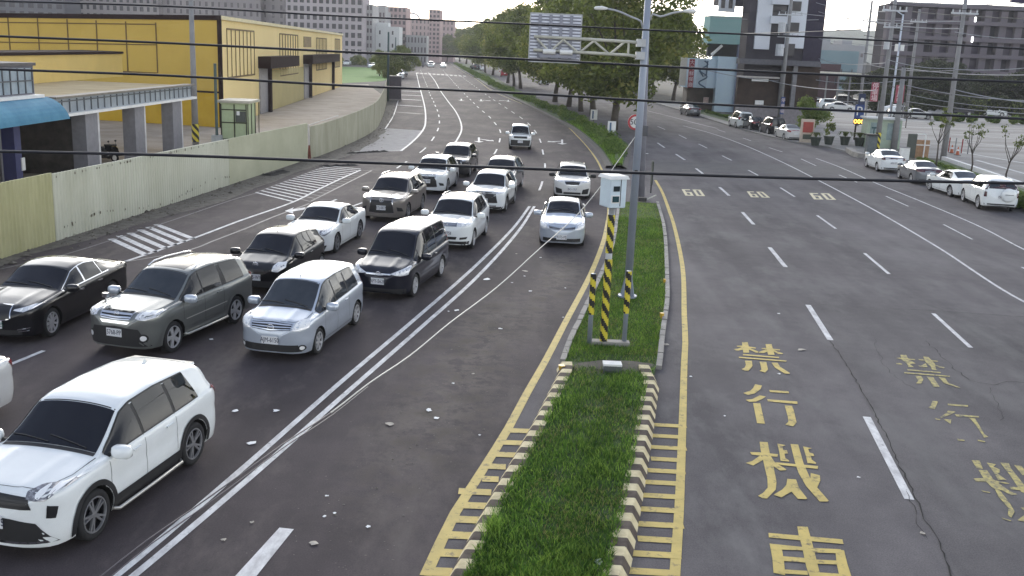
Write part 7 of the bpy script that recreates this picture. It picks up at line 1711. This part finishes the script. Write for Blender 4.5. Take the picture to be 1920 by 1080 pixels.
# wood behind the lot
for i, (px, Y, s, sx) in enumerate(((1640, 190, .62, 1.1), (1668, 205, .70, 1.2), (1705, 195, .58, 1.2), (1740, 200, .85, 1.2), (1775, 205, .80, 1.3), (1810, 198, .55, 1.3), (1845, 190, .62, 1.2), (1880, 200, .60, 1.3), (1915, 190, .62, 1.2), (1600, 230, .5, 1.2), (1950, 185, .8, 1.3))):
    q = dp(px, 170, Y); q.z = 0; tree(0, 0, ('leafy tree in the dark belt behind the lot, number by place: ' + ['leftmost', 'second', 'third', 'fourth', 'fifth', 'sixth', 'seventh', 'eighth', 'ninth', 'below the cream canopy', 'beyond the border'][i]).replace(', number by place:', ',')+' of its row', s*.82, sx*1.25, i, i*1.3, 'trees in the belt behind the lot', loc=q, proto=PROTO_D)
# leafy belts
def leafbelt(name, line, hgt, wid, n, ls, mats, label=None, cat=None, seed=1, kind=None, core=None, wts=(.3, .4, .3)):
    rg = np.random.default_rng(seed); d = arclen(line); bl = []
    nb = max(4, int(d[-1]/(wid*.45)))
    for i in range(nb):
        s = d[-1]*(i+rg.random())/nb; p = sub(line, s, s+.01, d)[0]; bl.append((p.x+rg.normal(0, wid*.18), p.y+rg.normal(0, wid*.18), hgt*rg.uniform(.35, .62), hgt*rg.uniform(.42, .62)))
    me = crown_mesh(name, bl, n, ls, seed, mats, wts, .7); V = np.zeros(len(me.vertices)*3); me.vertices.foreach_get('co', V); V = V.reshape(-1, 3); V[:, 2] = np.clip(V[:, 2], 0.0, None); me.vertices.foreach_set('co', V.reshape(-1)); me.update()
    o = link(bpy.data.objects.new(name, me)); tag(o, label, cat, None, kind); return o
MH = [leafmat('hedge_deep', (.06, .11, .02), (.09, .15, .03)), leafmat('hedge_mid', (.10, .17, .035), (.15, .22, .05)), leafmat('hedge_light', (.18, .24, .06), (.25, .30, .09))]
# planted bank of the upper median
bankL = pxline([(1150, 316), (1140, 300), (1128, 283), (1104, 261), (1076, 240), (1040, 221), (1010, 206), (984, 194), (950, 178), (920, 163), (895, 147), (872, 134), (850, 120)], 1.5)
M_kd = mat('kerb_brown', (.075, .07, .065), .9, col2=(.11, .10, .09), scale=1.5, bump=.3)  # dark brownish stone along the foot of the bank
mb = MB(); vs = []
for i, p in enumerate(bankL):
    n_ = perp(bankL, i); n_ = -n_ if n_.x < 0 else n_
    t_ = min(1.0, i/14+.25); W_ = (2.6+.02*i)*t_
    vs += [p-n_*.55+Vector((0, 0, 0)), p-n_*.5+Vector((0, 0, .17)), p-n_*.1+Vector((0, 0, .19)), p+n_*W_*.5+Vector((0, 0, .42)), p+n_*W_+Vector((0, 0, .2)), p+n_*(W_+.3)+Vector((0, 0, 0))]
fs = []; mis = []
for i in range(len(bankL)-1):
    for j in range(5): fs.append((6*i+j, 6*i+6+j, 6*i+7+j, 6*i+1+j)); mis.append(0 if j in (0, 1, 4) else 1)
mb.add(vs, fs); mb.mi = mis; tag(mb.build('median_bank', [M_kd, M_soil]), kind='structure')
hl_ = [p+(-perp(bankL, i) if perp(bankL, i).x < 0 else perp(bankL, i))*1.15 for i, p in enumerate(bankL)]
leafbelt('hedge', hl_[3:], 1.05, 2.9, 70000, .095, MH, 'long clipped hedge running up the median beneath the trees', 'hedge', 5)
pts = []; rg = np.random.default_rng(12)
for k in range(9000):
    i = int(rg.integers(0, 26)); p = bankL[i].lerp(bankL[i+1], rg.random()); n_ = perp(bankL, i); n_ = -n_ if n_.x < 0 else n_; pts.append(tuple(p+n_*rg.uniform(0, 2.4)*min(1, i/14+.25)+Vector((0, 0, .22))))
tag(blades('bank_grass', pts, .12, .35, .05, [GM[1], GM[2]], .7, 6), kind='stuff')
# belt of shrubs behind the lot, shrubs on the field edge
leafbelt('shrub_belt', [dp(x, 190, 175) .xy.to_3d() for x in range(1620, 2000, 12)], 3.2, 4, 26000, .25, MLD, None, None, 6, 'stuff', wts=(.5, .35, .15))
leafbelt('shrub_belt', [dp(x, 190, 150).xy.to_3d() for x in range(1750, 2000, 12)], 1.3, 3, 9000, .16, MH, None, None, 7, 'stuff')
leafbelt('shrubs', [dp(x, 130, 395).xy.to_3d() for x in range(640, 740, 6)], 3.4, 5, 7000, .4, ML, None, None, 13, 'stuff')
leafbelt('verge_plants', pxline([(1715, 302), (1770, 318), (1850, 348), (1960, 392)], 1.5), .45, 1.1, 9000, .06, MH, None, None, 9, 'stuff')
leafbelt('shrub', pxline([(1892, 386), (1910, 390), (1960, 405)], 1.0), .95, 1.2, 5000, .07, MH, 'dark green shrub bed at the right border behind the spare wheel suv', 'shrub', 10)
leafbelt('verge_plants', pxline([(1320, 212), (1380, 226), (1440, 238)], 1.5), .55, 1.2, 5000, .08, MH, None, None, 11, 'stuff')
# small bright tree by the red cabinet
bl = make_blobs(30, 1.8, 1.0, 3.9, 16, .75); tree(1512, 262, 'small bright green tree behind the red cabinet', 1.0, 1.0, 0, 0, loc=gp(1510, 258), proto=[(crown_mesh('crown', bl, 5000, .12, 31, [MH[1], MH[2], leafmat('leaf_lime', (.13, .19, .03), (.2, .26, .05))]), trunk_mesh(31, 1.6, .09, bl))], nm='small_tree')
# young street trees, thin and open
def young(px, py, h, label, seed, spread=.9, dens=260):
    b = gp(px, py, .14); rt = empty('young_tree', b, 0, label, 'tree', 'young trees on the right verge'); rr = random.Random(seed); mb = MB(); tips = []
    f = h*.45; base_ = [Vector((0, 0, 0)), Vector((rr.uniform(-.1, .1), 0, f*.5)), Vector((rr.uniform(-.15, .15), 0, f))]; mb.tube(base_, [.07, .055, .045], 6)
    for k in range(7):
        a = rr.random()*6.28; st = base_[2].lerp(base_[1], rr.random()*.4); e_ = st+Vector((math.cos(a)*spread*rr.uniform(.5, 1.1), math.sin(a)*spread*rr.uniform(.5, 1), (h-f)*rr.uniform(.45, 1))); m1 = st.lerp(e_, .5)+Vector((math.cos(a)*.12, 0, -.05)); mb.tube([st, m1, e_], [.03, .02, .01], 5); tips += [e_, m1.lerp(e_, .5)]
    mb.build('trunk', M_bark, rt, True); me = crown_mesh('crown', [(t.x, t.y, t.z, .27) for t in tips if rr.random() < .85], dens, .085, seed, ML[:2]+[ML[1]], (.5, .4, .1), .1); link(bpy.data.objects.new('crown', me), rt); return rt
young(1755, 313, 4.6, 'young tree with a dark crown at the left of the verge row', 41, 1.1, 520); young(1819, 333, 4.3, 'thin young tree in the middle of the verge row', 42, .8, 240); young(1885, 353, 4.1, 'sparse young tree at the right of the verge row', 43, .9, 200); young(1698, 240, 3.0, 'spindly young tree behind the booth', 44, .7, 90)
# planters with plants
M_pot = mat('planter_dark', (.035, .045, .035), .6, var=.2)
for k, (px, py, s, lb) in enumerate(((1528, 273, .7, 'low dark planter left of the others, with a small plant'), (1553, 271, 1.1, 'planter with a tall leafy plant, second of the row'), (1583, 272, 1.0, 'planter with a spreading palm-like plant, third of the row'), (1610, 274, .9, 'planter half hidden behind the sign post, last of the row'))):
    b = gp(px, py, .14); rt = empty('planter', b, 0, lb, 'planter', 'planters at the lot entrance'); mb = MB(); mb.tube([(0, 0, 0), (0, 0, .75)], [.34, .48], 12); mb.tube([(0, 0, .72), (0, 0, .80)], [.53, .53], 12); mb.build('pot', M_pot, rt)
    rr = random.Random(k+50); mb = MB()
    if k == 1: tp = [(rr.uniform(-.35, .35), rr.uniform(-.3, .3), rr.uniform(.9, 1.9), .25) for _ in range(9)]; link(bpy.data.objects.new('plant', crown_mesh('plant', tp, 500, .09, 60, ML[:2]+[ML[0]])), rt)
    else:
        for j in range(16):
            a = 6.28*j/16+rr.random()*.3; l = s*rr.uniform(.7, 1.0); c_, s2 = math.cos(a), math.sin(a); P_ = [Vector((0, 0, .75)), Vector((c_*l*.4, s2*l*.4, 1.05+.2*s)), Vector((c_*l*.8, s2*l*.8, 1.1+.15*s)), Vector((c_*l*1.1, s2*l*1.1, .85))]
            for i in range(3):
                nn = Vector((-s2, c_, 0))*(.07, .09, .05, .01)[i]; n2 = Vector((-s2, c_, 0))*(.09, .05, .01, 0)[i]; mb.add([P_[i]-nn, P_[i]+nn, P_[i+1]+n2, P_[i+1]-n2], [(0, 1, 2, 3)])
        mb.build('plant', ML[0], rt)
# ================================================================ STREET FURNITURE AND WIRES
M_mast = mat('mast_blue_grey', (.30, .34, .40), .45, .25, col2=(.25, .28, .34), scale=.8)
M_galv = mat('galvanised', (.42, .43, .44), .5, .3, var=.12)
M_cream2 = mat('arm_cream', (.50, .49, .42), .55, .1)
pb = gp(1176, 556, .12); mast = empty('sign_mast', pb, 0, 'tall blue grey mast on the grass median carrying the truss arm and twin street lamps', 'mast')
mb = MB(); mb.tube([(0, 0, 0), (0, 0, 11.5)], [.125, .09], 16); mb.build('pole', M_mast, mast, True)
mb = MB(); mb.tube([(0, 0, 0), (0, 0, .05)], .30, 12); mb.build('base_plate', M_mast, mast)
for k in range(4):
    a = math.pi/4+k*math.pi/2; mb = MB(); c_, s_ = math.cos(a), math.sin(a); n_ = Vector((-s_, c_, 0))*.012
    mb.add([Vector((c_*.11, s_*.11, .05))-n_, Vector((c_*.27, s_*.27, .05))-n_, Vector((c_*.11, s_*.11, .75))-n_, Vector((c_*.11, s_*.11, .05))+n_, Vector((c_*.27, s_*.27, .05))+n_, Vector((c_*.11, s_*.11, .75))+n_], [(0, 1, 2), (5, 4, 3), (1, 4, 5, 2), (0, 3, 4, 1)]); mb.build('stiffener', M_mast, mast)
mb = MB(); mb.box((-.02, -.19, 3.95), (.09, .03, .05)); mb.build('hand_hole', M_wired, mast)
YM = pb.y
def am(px, py, Y=None): q = dp(px, py, Y or YM); return q-pb
# truss arm
zt_, zb_ = am(1190, 80).z, am(1190, 104).z; xr_ = -.1; xl_ = am(1000, 95).x
mb = MB(); mb.tube([(xr_, 0, zt_), (xr_-.35, 0, zt_+.02), (xl_, 0, zt_+.06)], .045, 8); mb.build('top_chord', M_cream2, mast, True)
mb = MB(); mb.tube([(xr_, 0, zb_-.05), (xr_-.35, 0, zb_), (xl_, 0, zb_+.04)], .045, 8); mb.build('bottom_chord', M_cream2, mast, True)
mb = MB(); xs_ = [am(p, 95).x for p in (1181, 1178, 1149, 1117, 1091)]; tb = [(xs_[1], 1), (xs_[1], 0)]
mb.tube([(xs_[1], 0, zt_), (xs_[1], 0, zb_)], .035, 6)
zz = [(am(1176, 0).x, zt_), (am(1149, 0).x, zb_), (am(1118, 0).x, zt_), (am(1091, 0).x, zb_), (am(1060, 0).x, zt_), (am(1035, 0).x, zb_), (am(1010, 0).x, zt_)]
for a, b in zip(zz, zz[1:]): mb.tube([(a[0], 0, a[1]), (b[0], 0, b[1])], .035, 6)
mb.build('truss_web', M_cream2, mast)
for z in (zt_, zb_): mb = MB(); mb.box((-.12, 0, z), (.26, .3, .22)); mb.build('arm_bracket', M_galv, mast)
# lamp arms
for sgn, tip in ((-1, (1136, 16)), (1, (1284, 21))):
    t_ = am(*tip); z0 = am(1205, 52).z if sgn < 0 else am(1220, 38).z; mb = MB()
    P_ = [Vector((sgn*.10, 0, z0)), Vector((sgn*.16, 0, z0+.18)), Vector((t_.x*.35, 0, t_.z-.22 if sgn < 0 else t_.z-.18)), Vector((t_.x*.7, 0, t_.z-.06)), Vector((t_.x, 0, t_.z))]
    mb.tube(catmull(P_, .12), .03, 7); ar = mb.build('lamp_arm', M_galv, mast, True)
    mb = MB(); mb.tube([t_+Vector((-sgn*.05, 0, 0)), t_+Vector((sgn*.12, 0, .01)), t_+Vector((sgn*.30, 0, 0)), t_+Vector((sgn*.34, 0, -.01))], [.03, .06, .05, .02], 8); mb.build('lamp_head', M_white2, ar, True)
# back of the big sign board, hung on the truss
sb = empty('sign_board', pb+Vector((xl_, 0, 0)), 0, 'large direction board seen from its ribbed grey back, hung on the truss arm', 'sign')
p00, p11 = am(991, 115)-Vector((xl_, 0, 0)), am(1092, 28)-Vector((xl_, 0, 0)); cx = (p00.x+p11.x)/2; cz = (p00.z+p11.z)/2; W_, H_ = p11.x-p00.x, p11.z-p00.z
M_bd = mat('board_back', (.24, .25, .30), .45, .1, var=.06); M_rb = mat('board_rib', (.66, .68, .76), .5, .0, var=.05)
mb = MB(); mb.box((cx, .16, cz), (W_, .02, H_)); mb.build('panel', M_bd, sb)
mb = MB(); n = 15
for k in range(n): z = cz-H_/2+H_*(k+.5)/n; mb.box((cx, .13, z), (W_-.04, .05, H_/n*.52))
mb.build('ribs', M_rb, sb)
mb = MB()
for t in (.19, .40, .60, .80): mb.box((cx-W_/2+W_*t, .085, cz), (.09, .04, H_-.06))
mb.build('posts', M_bd, sb)
mb = MB(); [mb.box((cx, .14, cz+s_*H_/2), (W_+.04, .07, .03)) for s_ in (-1, 1)]; [mb.box((cx+s_*W_/2, .14, cz), (.03, .07, H_+.04)) for s_ in (-1, 1)]; mb.build('edge_frame', M_galv, sb)
mb = MB(); mb.tube([(cx-.35, -.12, cz-H_*.28), (cx+.02, -.12, cz-H_*.28)], .075, 8); mb.tube([(cx+.15, -.12, cz-H_*.28), (cx+.52, -.12, cz-H_*.28)], .075, 8); mb.build('sign_lamp', M_white2, sb)
mb = MB(); mb.box((cx+.1, -.03, cz-H_*.36), (1.1, .1, .12)); mb.build('lamp_bracket', M_bd, sb)
# second slender post behind, with its round sign and box
b2 = gp(1200, 372); p2 = empty('sign_post', Vector((b2.x-.35, b2.y, 0)), 0, 'slender post behind the mast with a round speed sign and a small box', 'sign post')
b2 = p2.location; ptop = dp(1214, 64, b2.y)-b2; mb = MB(); mb.tube([(.42, 0, 0), (ptop.x, 0, ptop.z)], [.17, .10], 12); mb.build('post', mat('post_grey', (.20, .20, .23), .6), p2, True)
k2 = lambda px, py: dp(px, py, b2.y)-b2
q = k2(1193, 230); mb = MB(); n = 24; mb.tube([(q.x, .30, q.z), (q.x, .34, q.z)], .42, n); mb.build('disc', M_white2, p2); mb = MB(); vs = []
for k in range(n):
    a = 6.283*k/n
    for r_ in (.31, .42): vs.append((q.x+r_*math.cos(a), .285, q.z+r_*math.sin(a)))
mb.add(vs, [(2*k, 2*k+1, 2*((k+1) % n)+1, 2*((k+1) % n)) for k in range(n)]); mb.build('red_ring', mat('ring_red', (.40, .02, .03), .5), p2)
text_obj('50', .42, G_ink, Matrix.Translation((q.x-.1, .28, q.z))@Matrix.Rotation(math.pi/2, 4, 'X'), p2)
q = k2(1209, 245); mb = MB(); mb.box((q.x, -.15, q.z), (.26, .2, .55)); mb.build('control_box', mat('box_dark', (.08, .08, .09), .5), p2)
cb = gp(1204, 377, .05); b = empty('junction_box', cb, 0, 'small dark box lying on the grass tip right of the mast', 'box'); mb = MB(); mb.box((0, 0, .10), (.42, .3, .2)); mb.build('body', G_trim, b); mb = MB(); mb.tube([(.25, 0, .1), (.6, .2, .25), (.75, .3, .3)], .03, 6); mb.build('arm', M_cream2, b)
cb = gp(1220, 362); b = empty('keep_right_sign', cb, 0, 'dark narrow sign plate seen edge on at the tip of the grass median', 'sign'); mb = MB(); mb.box((0, 0, 1.15), (.07, .5, 1.3)); mb.build('plate', mat('plate_dark_green', (.03, .04, .03), .6), b); mb = MB(); mb.tube([(0, 0, 0), (0, 0, .6)], .04, 6); mb.build('post', G_trim, b)
# speed camera
pc = gp(1131, 643, .1); cmx = empty('speed_camera', pc, 0, 'pale blue speed camera box on a pole wrapped in yellow and black stripes', 'speed camera')
Yc = pc.y; ac = lambda px, py: dp(px, py, Yc)-pc
zc0, zc1 = ac(1150, 386).z, ac(1150, 332).z; top_z = zc0
mb = MB(); mb.tube([(0, 0, 0), (0, 0, zc0)], .085, 14); mb.build('pole', M_galv, cmx, True)
lz = (ac(1140, 485).z, ac(1140, 474).z)
stripe_wrap(cmx, 0, 0, .02, lz[0], .10, pitch=.40, n=20); stripe_wrap(cmx, 0, 0, lz[1], ac(1146, 402).z, .094, pitch=.40, n=20)
mb = MB(); mb.box((0, 0, (zc1+zc0)/2-.02), (.46, .55, zc1-zc0)); hb = mb.build('housing', mat('camera_housing', (.58, .68, .74), .45, var=.05), cmx)
bm_ = hb.modifiers.new('bev', 'BEVEL'); bm_.width = .03; bm_.segments = 2
hb.rotation_euler = (0, 0, R(24))
mb = MB(); mb.hexa([(-.28, -.33, zc1-.02), (.28, -.33, zc1-.02), (.28, .33, zc1-.02), (-.28, .33, zc1-.02)], [(-.24, -.29, zc1+.06), (.24, -.29, zc1+.06), (.24, .29, zc1+.06), (-.24, .29, zc1+.06)]); hd = mb.build('hood', M_white2, cmx); hd.rotation_euler = (0, 0, R(24))
mb = MB(); mb.box((-.06, -.285, zc0+.47), (.17, .02, .13)); w1 = mb.build('lens_window', mat('lens_dark', (.02, .03, .035), .1), cmx); w1.rotation_euler = (0, 0, R(24))
mb = MB(); mb.box((-.08, -.285, zc0+.21), (.24, .02, .2)); w3 = mb.build('window_frame', M_white2, cmx); w3.rotation_euler = (0, 0, R(24))
mb = MB(); mb.box((-.08, -.30, zc0+.21), (.18, .02, .15)); w2 = mb.build('flash_window', mat('flash_dark', (.03, .07, .08), .1), cmx); w2.rotation_euler = (0, 0, R(24))
mb = MB(); mb.box((.06, -.282, (zc0+zc1)/2), (.012, .012, zc1-zc0-.06)); w4 = mb.build('door_seam', G_seam, cmx); w4.rotation_euler = (0, 0, R(24))
for (px, pt, lb, r_) in (((1105, 643), (1112, 513), 'grey guard post with a striped top, left of the speed camera pole', .055), ((1170, 643), (1178, 508), 'grey guard post with a striped top, right of the speed camera pole', .055)):
    g = gp(*px, .1); rt = empty('guard_post', g, 0, lb, 'bollard', 'guard posts at the speed camera'); h = dp(*pt, g.y).z-.1; mb = MB(); mb.tube([(0, 0, 0), (0, 0, h)], r_+.008, 12); mb.build('shaft', M_mast, rt, True); stripe_wrap(rt, 0, 0, h*.42, h, r_+.022, pitch=.36, n=16)
g1, g2 = gp(1108, 645, .1), gp(1178, 643, .1); mb = MB(); c_ = (g1+g2)/2; mb.box((c_.x, c_.y+.05, .09), ((g2-g1).length, .26, .14)); tag(mb.build('footing_slab', M_conc), 'concrete strip joining the feet of the camera pole and guard posts', 'slab')
# junction box in the grass
jb = gp(1147, 697, .12); rt = empty('ground_box', jb, 0, 'small white capped box on the bare patch of the median', 'box'); mb = MB(); mb.box((0, 0, .08), (.42, .3, .2)); mb.build('body', mat('ground_box_grey', (.10, .11, .11), .7), rt); mb = MB(); mb.box((0, 0, .20), (.44, .30, .05)); mb.build('lid', M_white2, rt)
mb = MB(); mb.poly([gp(x, y) for x, y in ((1062, 700), (1085, 690), (1130, 684), (1185, 686), (1225, 692), (1215, 702), (1180, 710), (1120, 712))], .13); tag(mb.build('bare_soil', mat('bare_soil', (.06, .055, .042), .95, col2=(.10, .09, .07), scale=2)), kind='structure')
# reflectors
M_amb = mat('amber', (.60, .38, .04), .4)
for px, py, lb, s in ((1053, 691, 'amber kerb reflector on the left edge by the bare patch', .085), (1241, 591, 'yellow kerb reflector on the right edge halfway up the grass', .07), (1246, 526, 'yellow kerb reflector on the right edge level with the guard posts', .05), (1133, 521, 'red reflector behind the camera pole', .045)):
    q = gp(px, py, .14); mb = MB(); mb.tube([q-Vector((0, 0, .10)), q+Vector((0, 0, s))], [s*.6, s], 10); tag(mb.build('kerb_reflector', M_amb if 'red ' not in lb else G_tail), lb, 'reflector')
# marker plates by the trees
for px, py, lb in ((1146, 254, 'white marker plate at the foot of the forked tree'), (1113, 228, 'white marker plate at the second tree')):
    q = gp(px, py, .3); rt = empty('marker_plate', q, 0, lb, 'marker'); mb = MB(); mb.box((0, 0, .75), (.75, .06, 1.1)); mb.build('plate', M_white2, rt); mb = MB(); mb.box((-.12, -.05, .75), (.16, .03, .85)); mb.build('stripe', mat('stripe_blue', (.06, .12, .22), .5), rt); mb = MB(); mb.tube([(0, .04, 0), (0, .04, .3)], .04, 6); mb.build('post', G_trim, rt)
# ---- the heavy black cables close above the camera
M_cab = mat('cable_black', (.010, .010, .014), .5, var=0)
def bigcable(pl, Y, r, label):
    q0, q1 = pl[0], pl[-1]; P_ = [dp(px, py, Y) for px, py in pl]; d0 = (P_[1]-P_[0]).normalized(); d1 = (P_[-1]-P_[-2]).normalized(); P_ = [P_[0]-d0*4]+P_+[P_[-1]+d1*4]
    mb = MB(); mb.tube(catmull(P_, .35), r, 7); tag(mb.build('overhead_cable', M_cab), label, 'cable', 'heavy black cables crossing the view')
bigcable([(0, 2), (320, 12), (640, 30), (960, 44), (1300, 60), (1600, 73), (1920, 92)], 11.0, .010, 'topmost heavy black cable, crossing the sign board')
bigcable([(0, 68), (320, 81), (640, 97), (960, 110), (1300, 128), (1600, 142), (1920, 154)], 10.5, .0125, 'second heavy black cable from the top, level with the foot of the sign board')
bigcable([(0, 130), (320, 142), (640, 160), (960, 174), (1300, 194), (1600, 208), (1920, 223)], 10.0, .0125, 'third heavy black cable from the top, above the parked cars')
bigcable([(0, 284), (320, 291), (640, 303), (960, 315), (1300, 328), (1600, 337), (1920, 344)], 9.0, .0145, 'lowest heavy black cable, crossing the queue of cars and the speed camera')
# the slanting wire from the mast
sl_px = [(1194, 252), (1160, 300), (1118, 360), (1077, 408), (1012, 466), (930, 540), (840, 608), (767, 668), (690, 720), (620, 774), (530, 833), (447, 893), (360, 955), (277, 1012), (187, 1082), (90, 1160)]
P_ = []; n = len(sl_px)
for i, (px, py) in enumerate(sl_px): t = (px-1194)/(90-1194); Yd = 1/((1/30.4)*(1-t)+(1/8.0)*t); P_.append(dp(px, py, Yd))
M_wp, M_wb = mat('wire_pale', (.48, .47, .42), .5, var=0), mat('wire_brown', (.07, .06, .07), .5, var=0)
mb = MB(); C_ = catmull(P_, .3); ks = min(range(len(C_)), key=lambda i: (C_[i]-P_[9]).length); mb.tube(C_[:ks+1], .0105, 6, 0, False); mb.tube(C_[ks:], .0085, 6, 1, False)
tag(mb.build('slanting_wire', [M_wp, M_wb]), 'thin wire slanting from the mast across the road, pale above, dark at bottom left', 'wire')
P2 = [dp(px+o, py+5, 1/((1/30.4)*(1-(px-1194)/(90-1194))+(1/8.0)*((px-1194)/(90-1194)))*.98) for (px, py), o in zip(sl_px[8:], (0, 2, 3, 6, 8, 10, 14, 18))]
mb = MB(); mb.tube(catmull(P2, .3), .007, 6); tag(mb.build('slanting_wire', mat('wire_brown', (.07, .06, .07), .5, var=0)), 'second thin dark wire close below the slanting wire at the bottom left', 'wire')
# dark sign corner, top right
q = dp(1906, -2, 14); rt = empty('overhead_sign', q, 0, 'corner of a dark purple sign hanging into the top right corner', 'sign'); mb = MB(); mb.box((.2, 0, .20), (.55, .05, .5)); mb.build('panel', mat('sign_purple', (.03, .02, .06), .5), rt); mb = MB(); mb.tube([(.2, 0, .4), (.2, 0, 1.4)], .02, 6); mb.build('hanger', G_trim, rt)
# ---- litter
M_pap = mat('paper', (.85, .85, .83), .8, var=.1); M_papd = mat('paper_dirty', (.42, .38, .32), .85, var=.2)
lit = [(440, 771, .10), (474, 831, .11), (518, 770, .08), (473, 979, .05), (612, 930, .04), (627, 962, .04), (608, 968, .04), (730, 795, .11), (804, 769, .11), (818, 784, .08), (850, 719, .06), (887, 701, .05), (857, 582, .11), (912, 524, .22), (938, 616, .07), (985, 508, .14), (984, 518, .07), (960, 530, .06), (994, 546, .09), (969, 476, .06), (1014, 483, .06), (1056, 595, .05), (1060, 540, .05), (1249, 646, .15), (1295, 706, .05), (1359, 780, .04), (1240, 575, .04), (1501, 655, .13), (1461, 701, .05), (1120, 1052, .13), (1610, 895, .04), (1730, 1000, .05), (841, 584, .05), (899, 816, .04), (690, 988, .06), (420, 1012, .05), (1212, 288, .3), (1460, 588, .06), (395, 636, .08), (587, 1018, .09)]
rr = random.Random(77)
for i, (px, py, s) in enumerate(lit):
    q = gp(px, py, .19 if px == 1120 else .012); s *= .72; n = 9; vs = []; a0 = rr.random()*6
    for k in range(n): a = a0+6.283*k/n; r_ = 1.25*s*rr.uniform(.5, 1.15); vs.append((q.x+r_*math.cos(a)*rr.uniform(.7, 1.2), q.y+r_*math.sin(a)*1.1, q.z+rr.uniform(0, .012)))
    vs.append((q.x, q.y, q.z+.010+s*.05)); mb = MB(); mb.add(vs, [(k, (k+1) % n, n) for k in range(n)])
    tag(mb.build('litter', M_papd if i % 4 == 3 else M_pap), 'crumpled scrap of pale litter lying on the asphalt or grass', 'litter', 'scraps of litter')
# leaves and grit scattered over the left lanes
def lfn(rg):
    t = rg.random(); a = gp(980, 560).lerp(gp(600, 1070), t); return a.x+rg.normal(0, .8), a.y+rg.normal(0, .8)
pebbles('road_grit', 500, lfn, .006, .018, mat('grit', (.10, .09, .07), .95, col2=(.3, .28, .24), scale=2), 5)
# rider far up the road
sk = scooter(793, 127, math.atan2(-1, .1), 'small scooter ridden far up the road left of the white cars', P_dgrey, 'scooters', 1.4)
q = sk.location; mb = MB(); D_ = Vector((.1, -1, 0)).normalized(); S2 = Vector((-D_.y, D_.x, 0))
def at_(f, s, z): return (D_*f+S2*s)*1.4+Vector((0, 0, z*1.4))
mb.tube([at_(-.35, 0, .85), at_(-.33, 0, 1.1), at_(-.25, 0, 1.42), at_(-.22, 0, 1.52), at_(-.20, 0, 1.60)], [.22, .24, .26, .10, .09], 8); mb.tube([at_(-.2, 0, 1.55), at_(-.19, 0, 1.64), at_(-.18, 0, 1.78), at_(-.18, 0, 1.86)], [.09, .17, .17, .06], 8)
for s_ in (-1, 1): mb.tube([at_(-.26, s_*.20, 1.42), at_(-.1, s_*.28, 1.15), at_(.42, s_*.26, 1.06)], [.08, .07, .05], 6); mb.tube([at_(-.35, s_*.12, .88), at_(.05, s_*.16, .84), at_(.12, s_*.15, .36), at_(.26, s_*.15, .33)], [.12, .10, .07, .05], 6)
rd = mb.build('person', mat('rider_clothes', (.10, .10, .13), .8, var=.3, scale=4), None, True); rd.location = q; tag(rd, 'rider in dark clothes sitting on the small scooter far up the road', 'person')
# ================================================================ AIR
hm = bpy.data.materials.new('haze'); hm.use_nodes = True; n = hm.node_tree.nodes; l = hm.node_tree.links; n.remove(n['Principled BSDF'])
pv = n.new('ShaderNodeVolumePrincipled'); pv.inputs['Color'].default_value = (.93, .95, 1, 1); pv.inputs['Density'].default_value = .0002; pv.inputs['Anisotropy'].default_value = .3
l.new(pv.outputs[0], [x for x in n if x.type == 'OUTPUT_MATERIAL'][0].inputs['Volume'])
mb = MB(); mb.box((0, 1940, 34), (5200, 4300, 72)); hz = mb.build('haze', hm); tag(hz, kind='stuff')
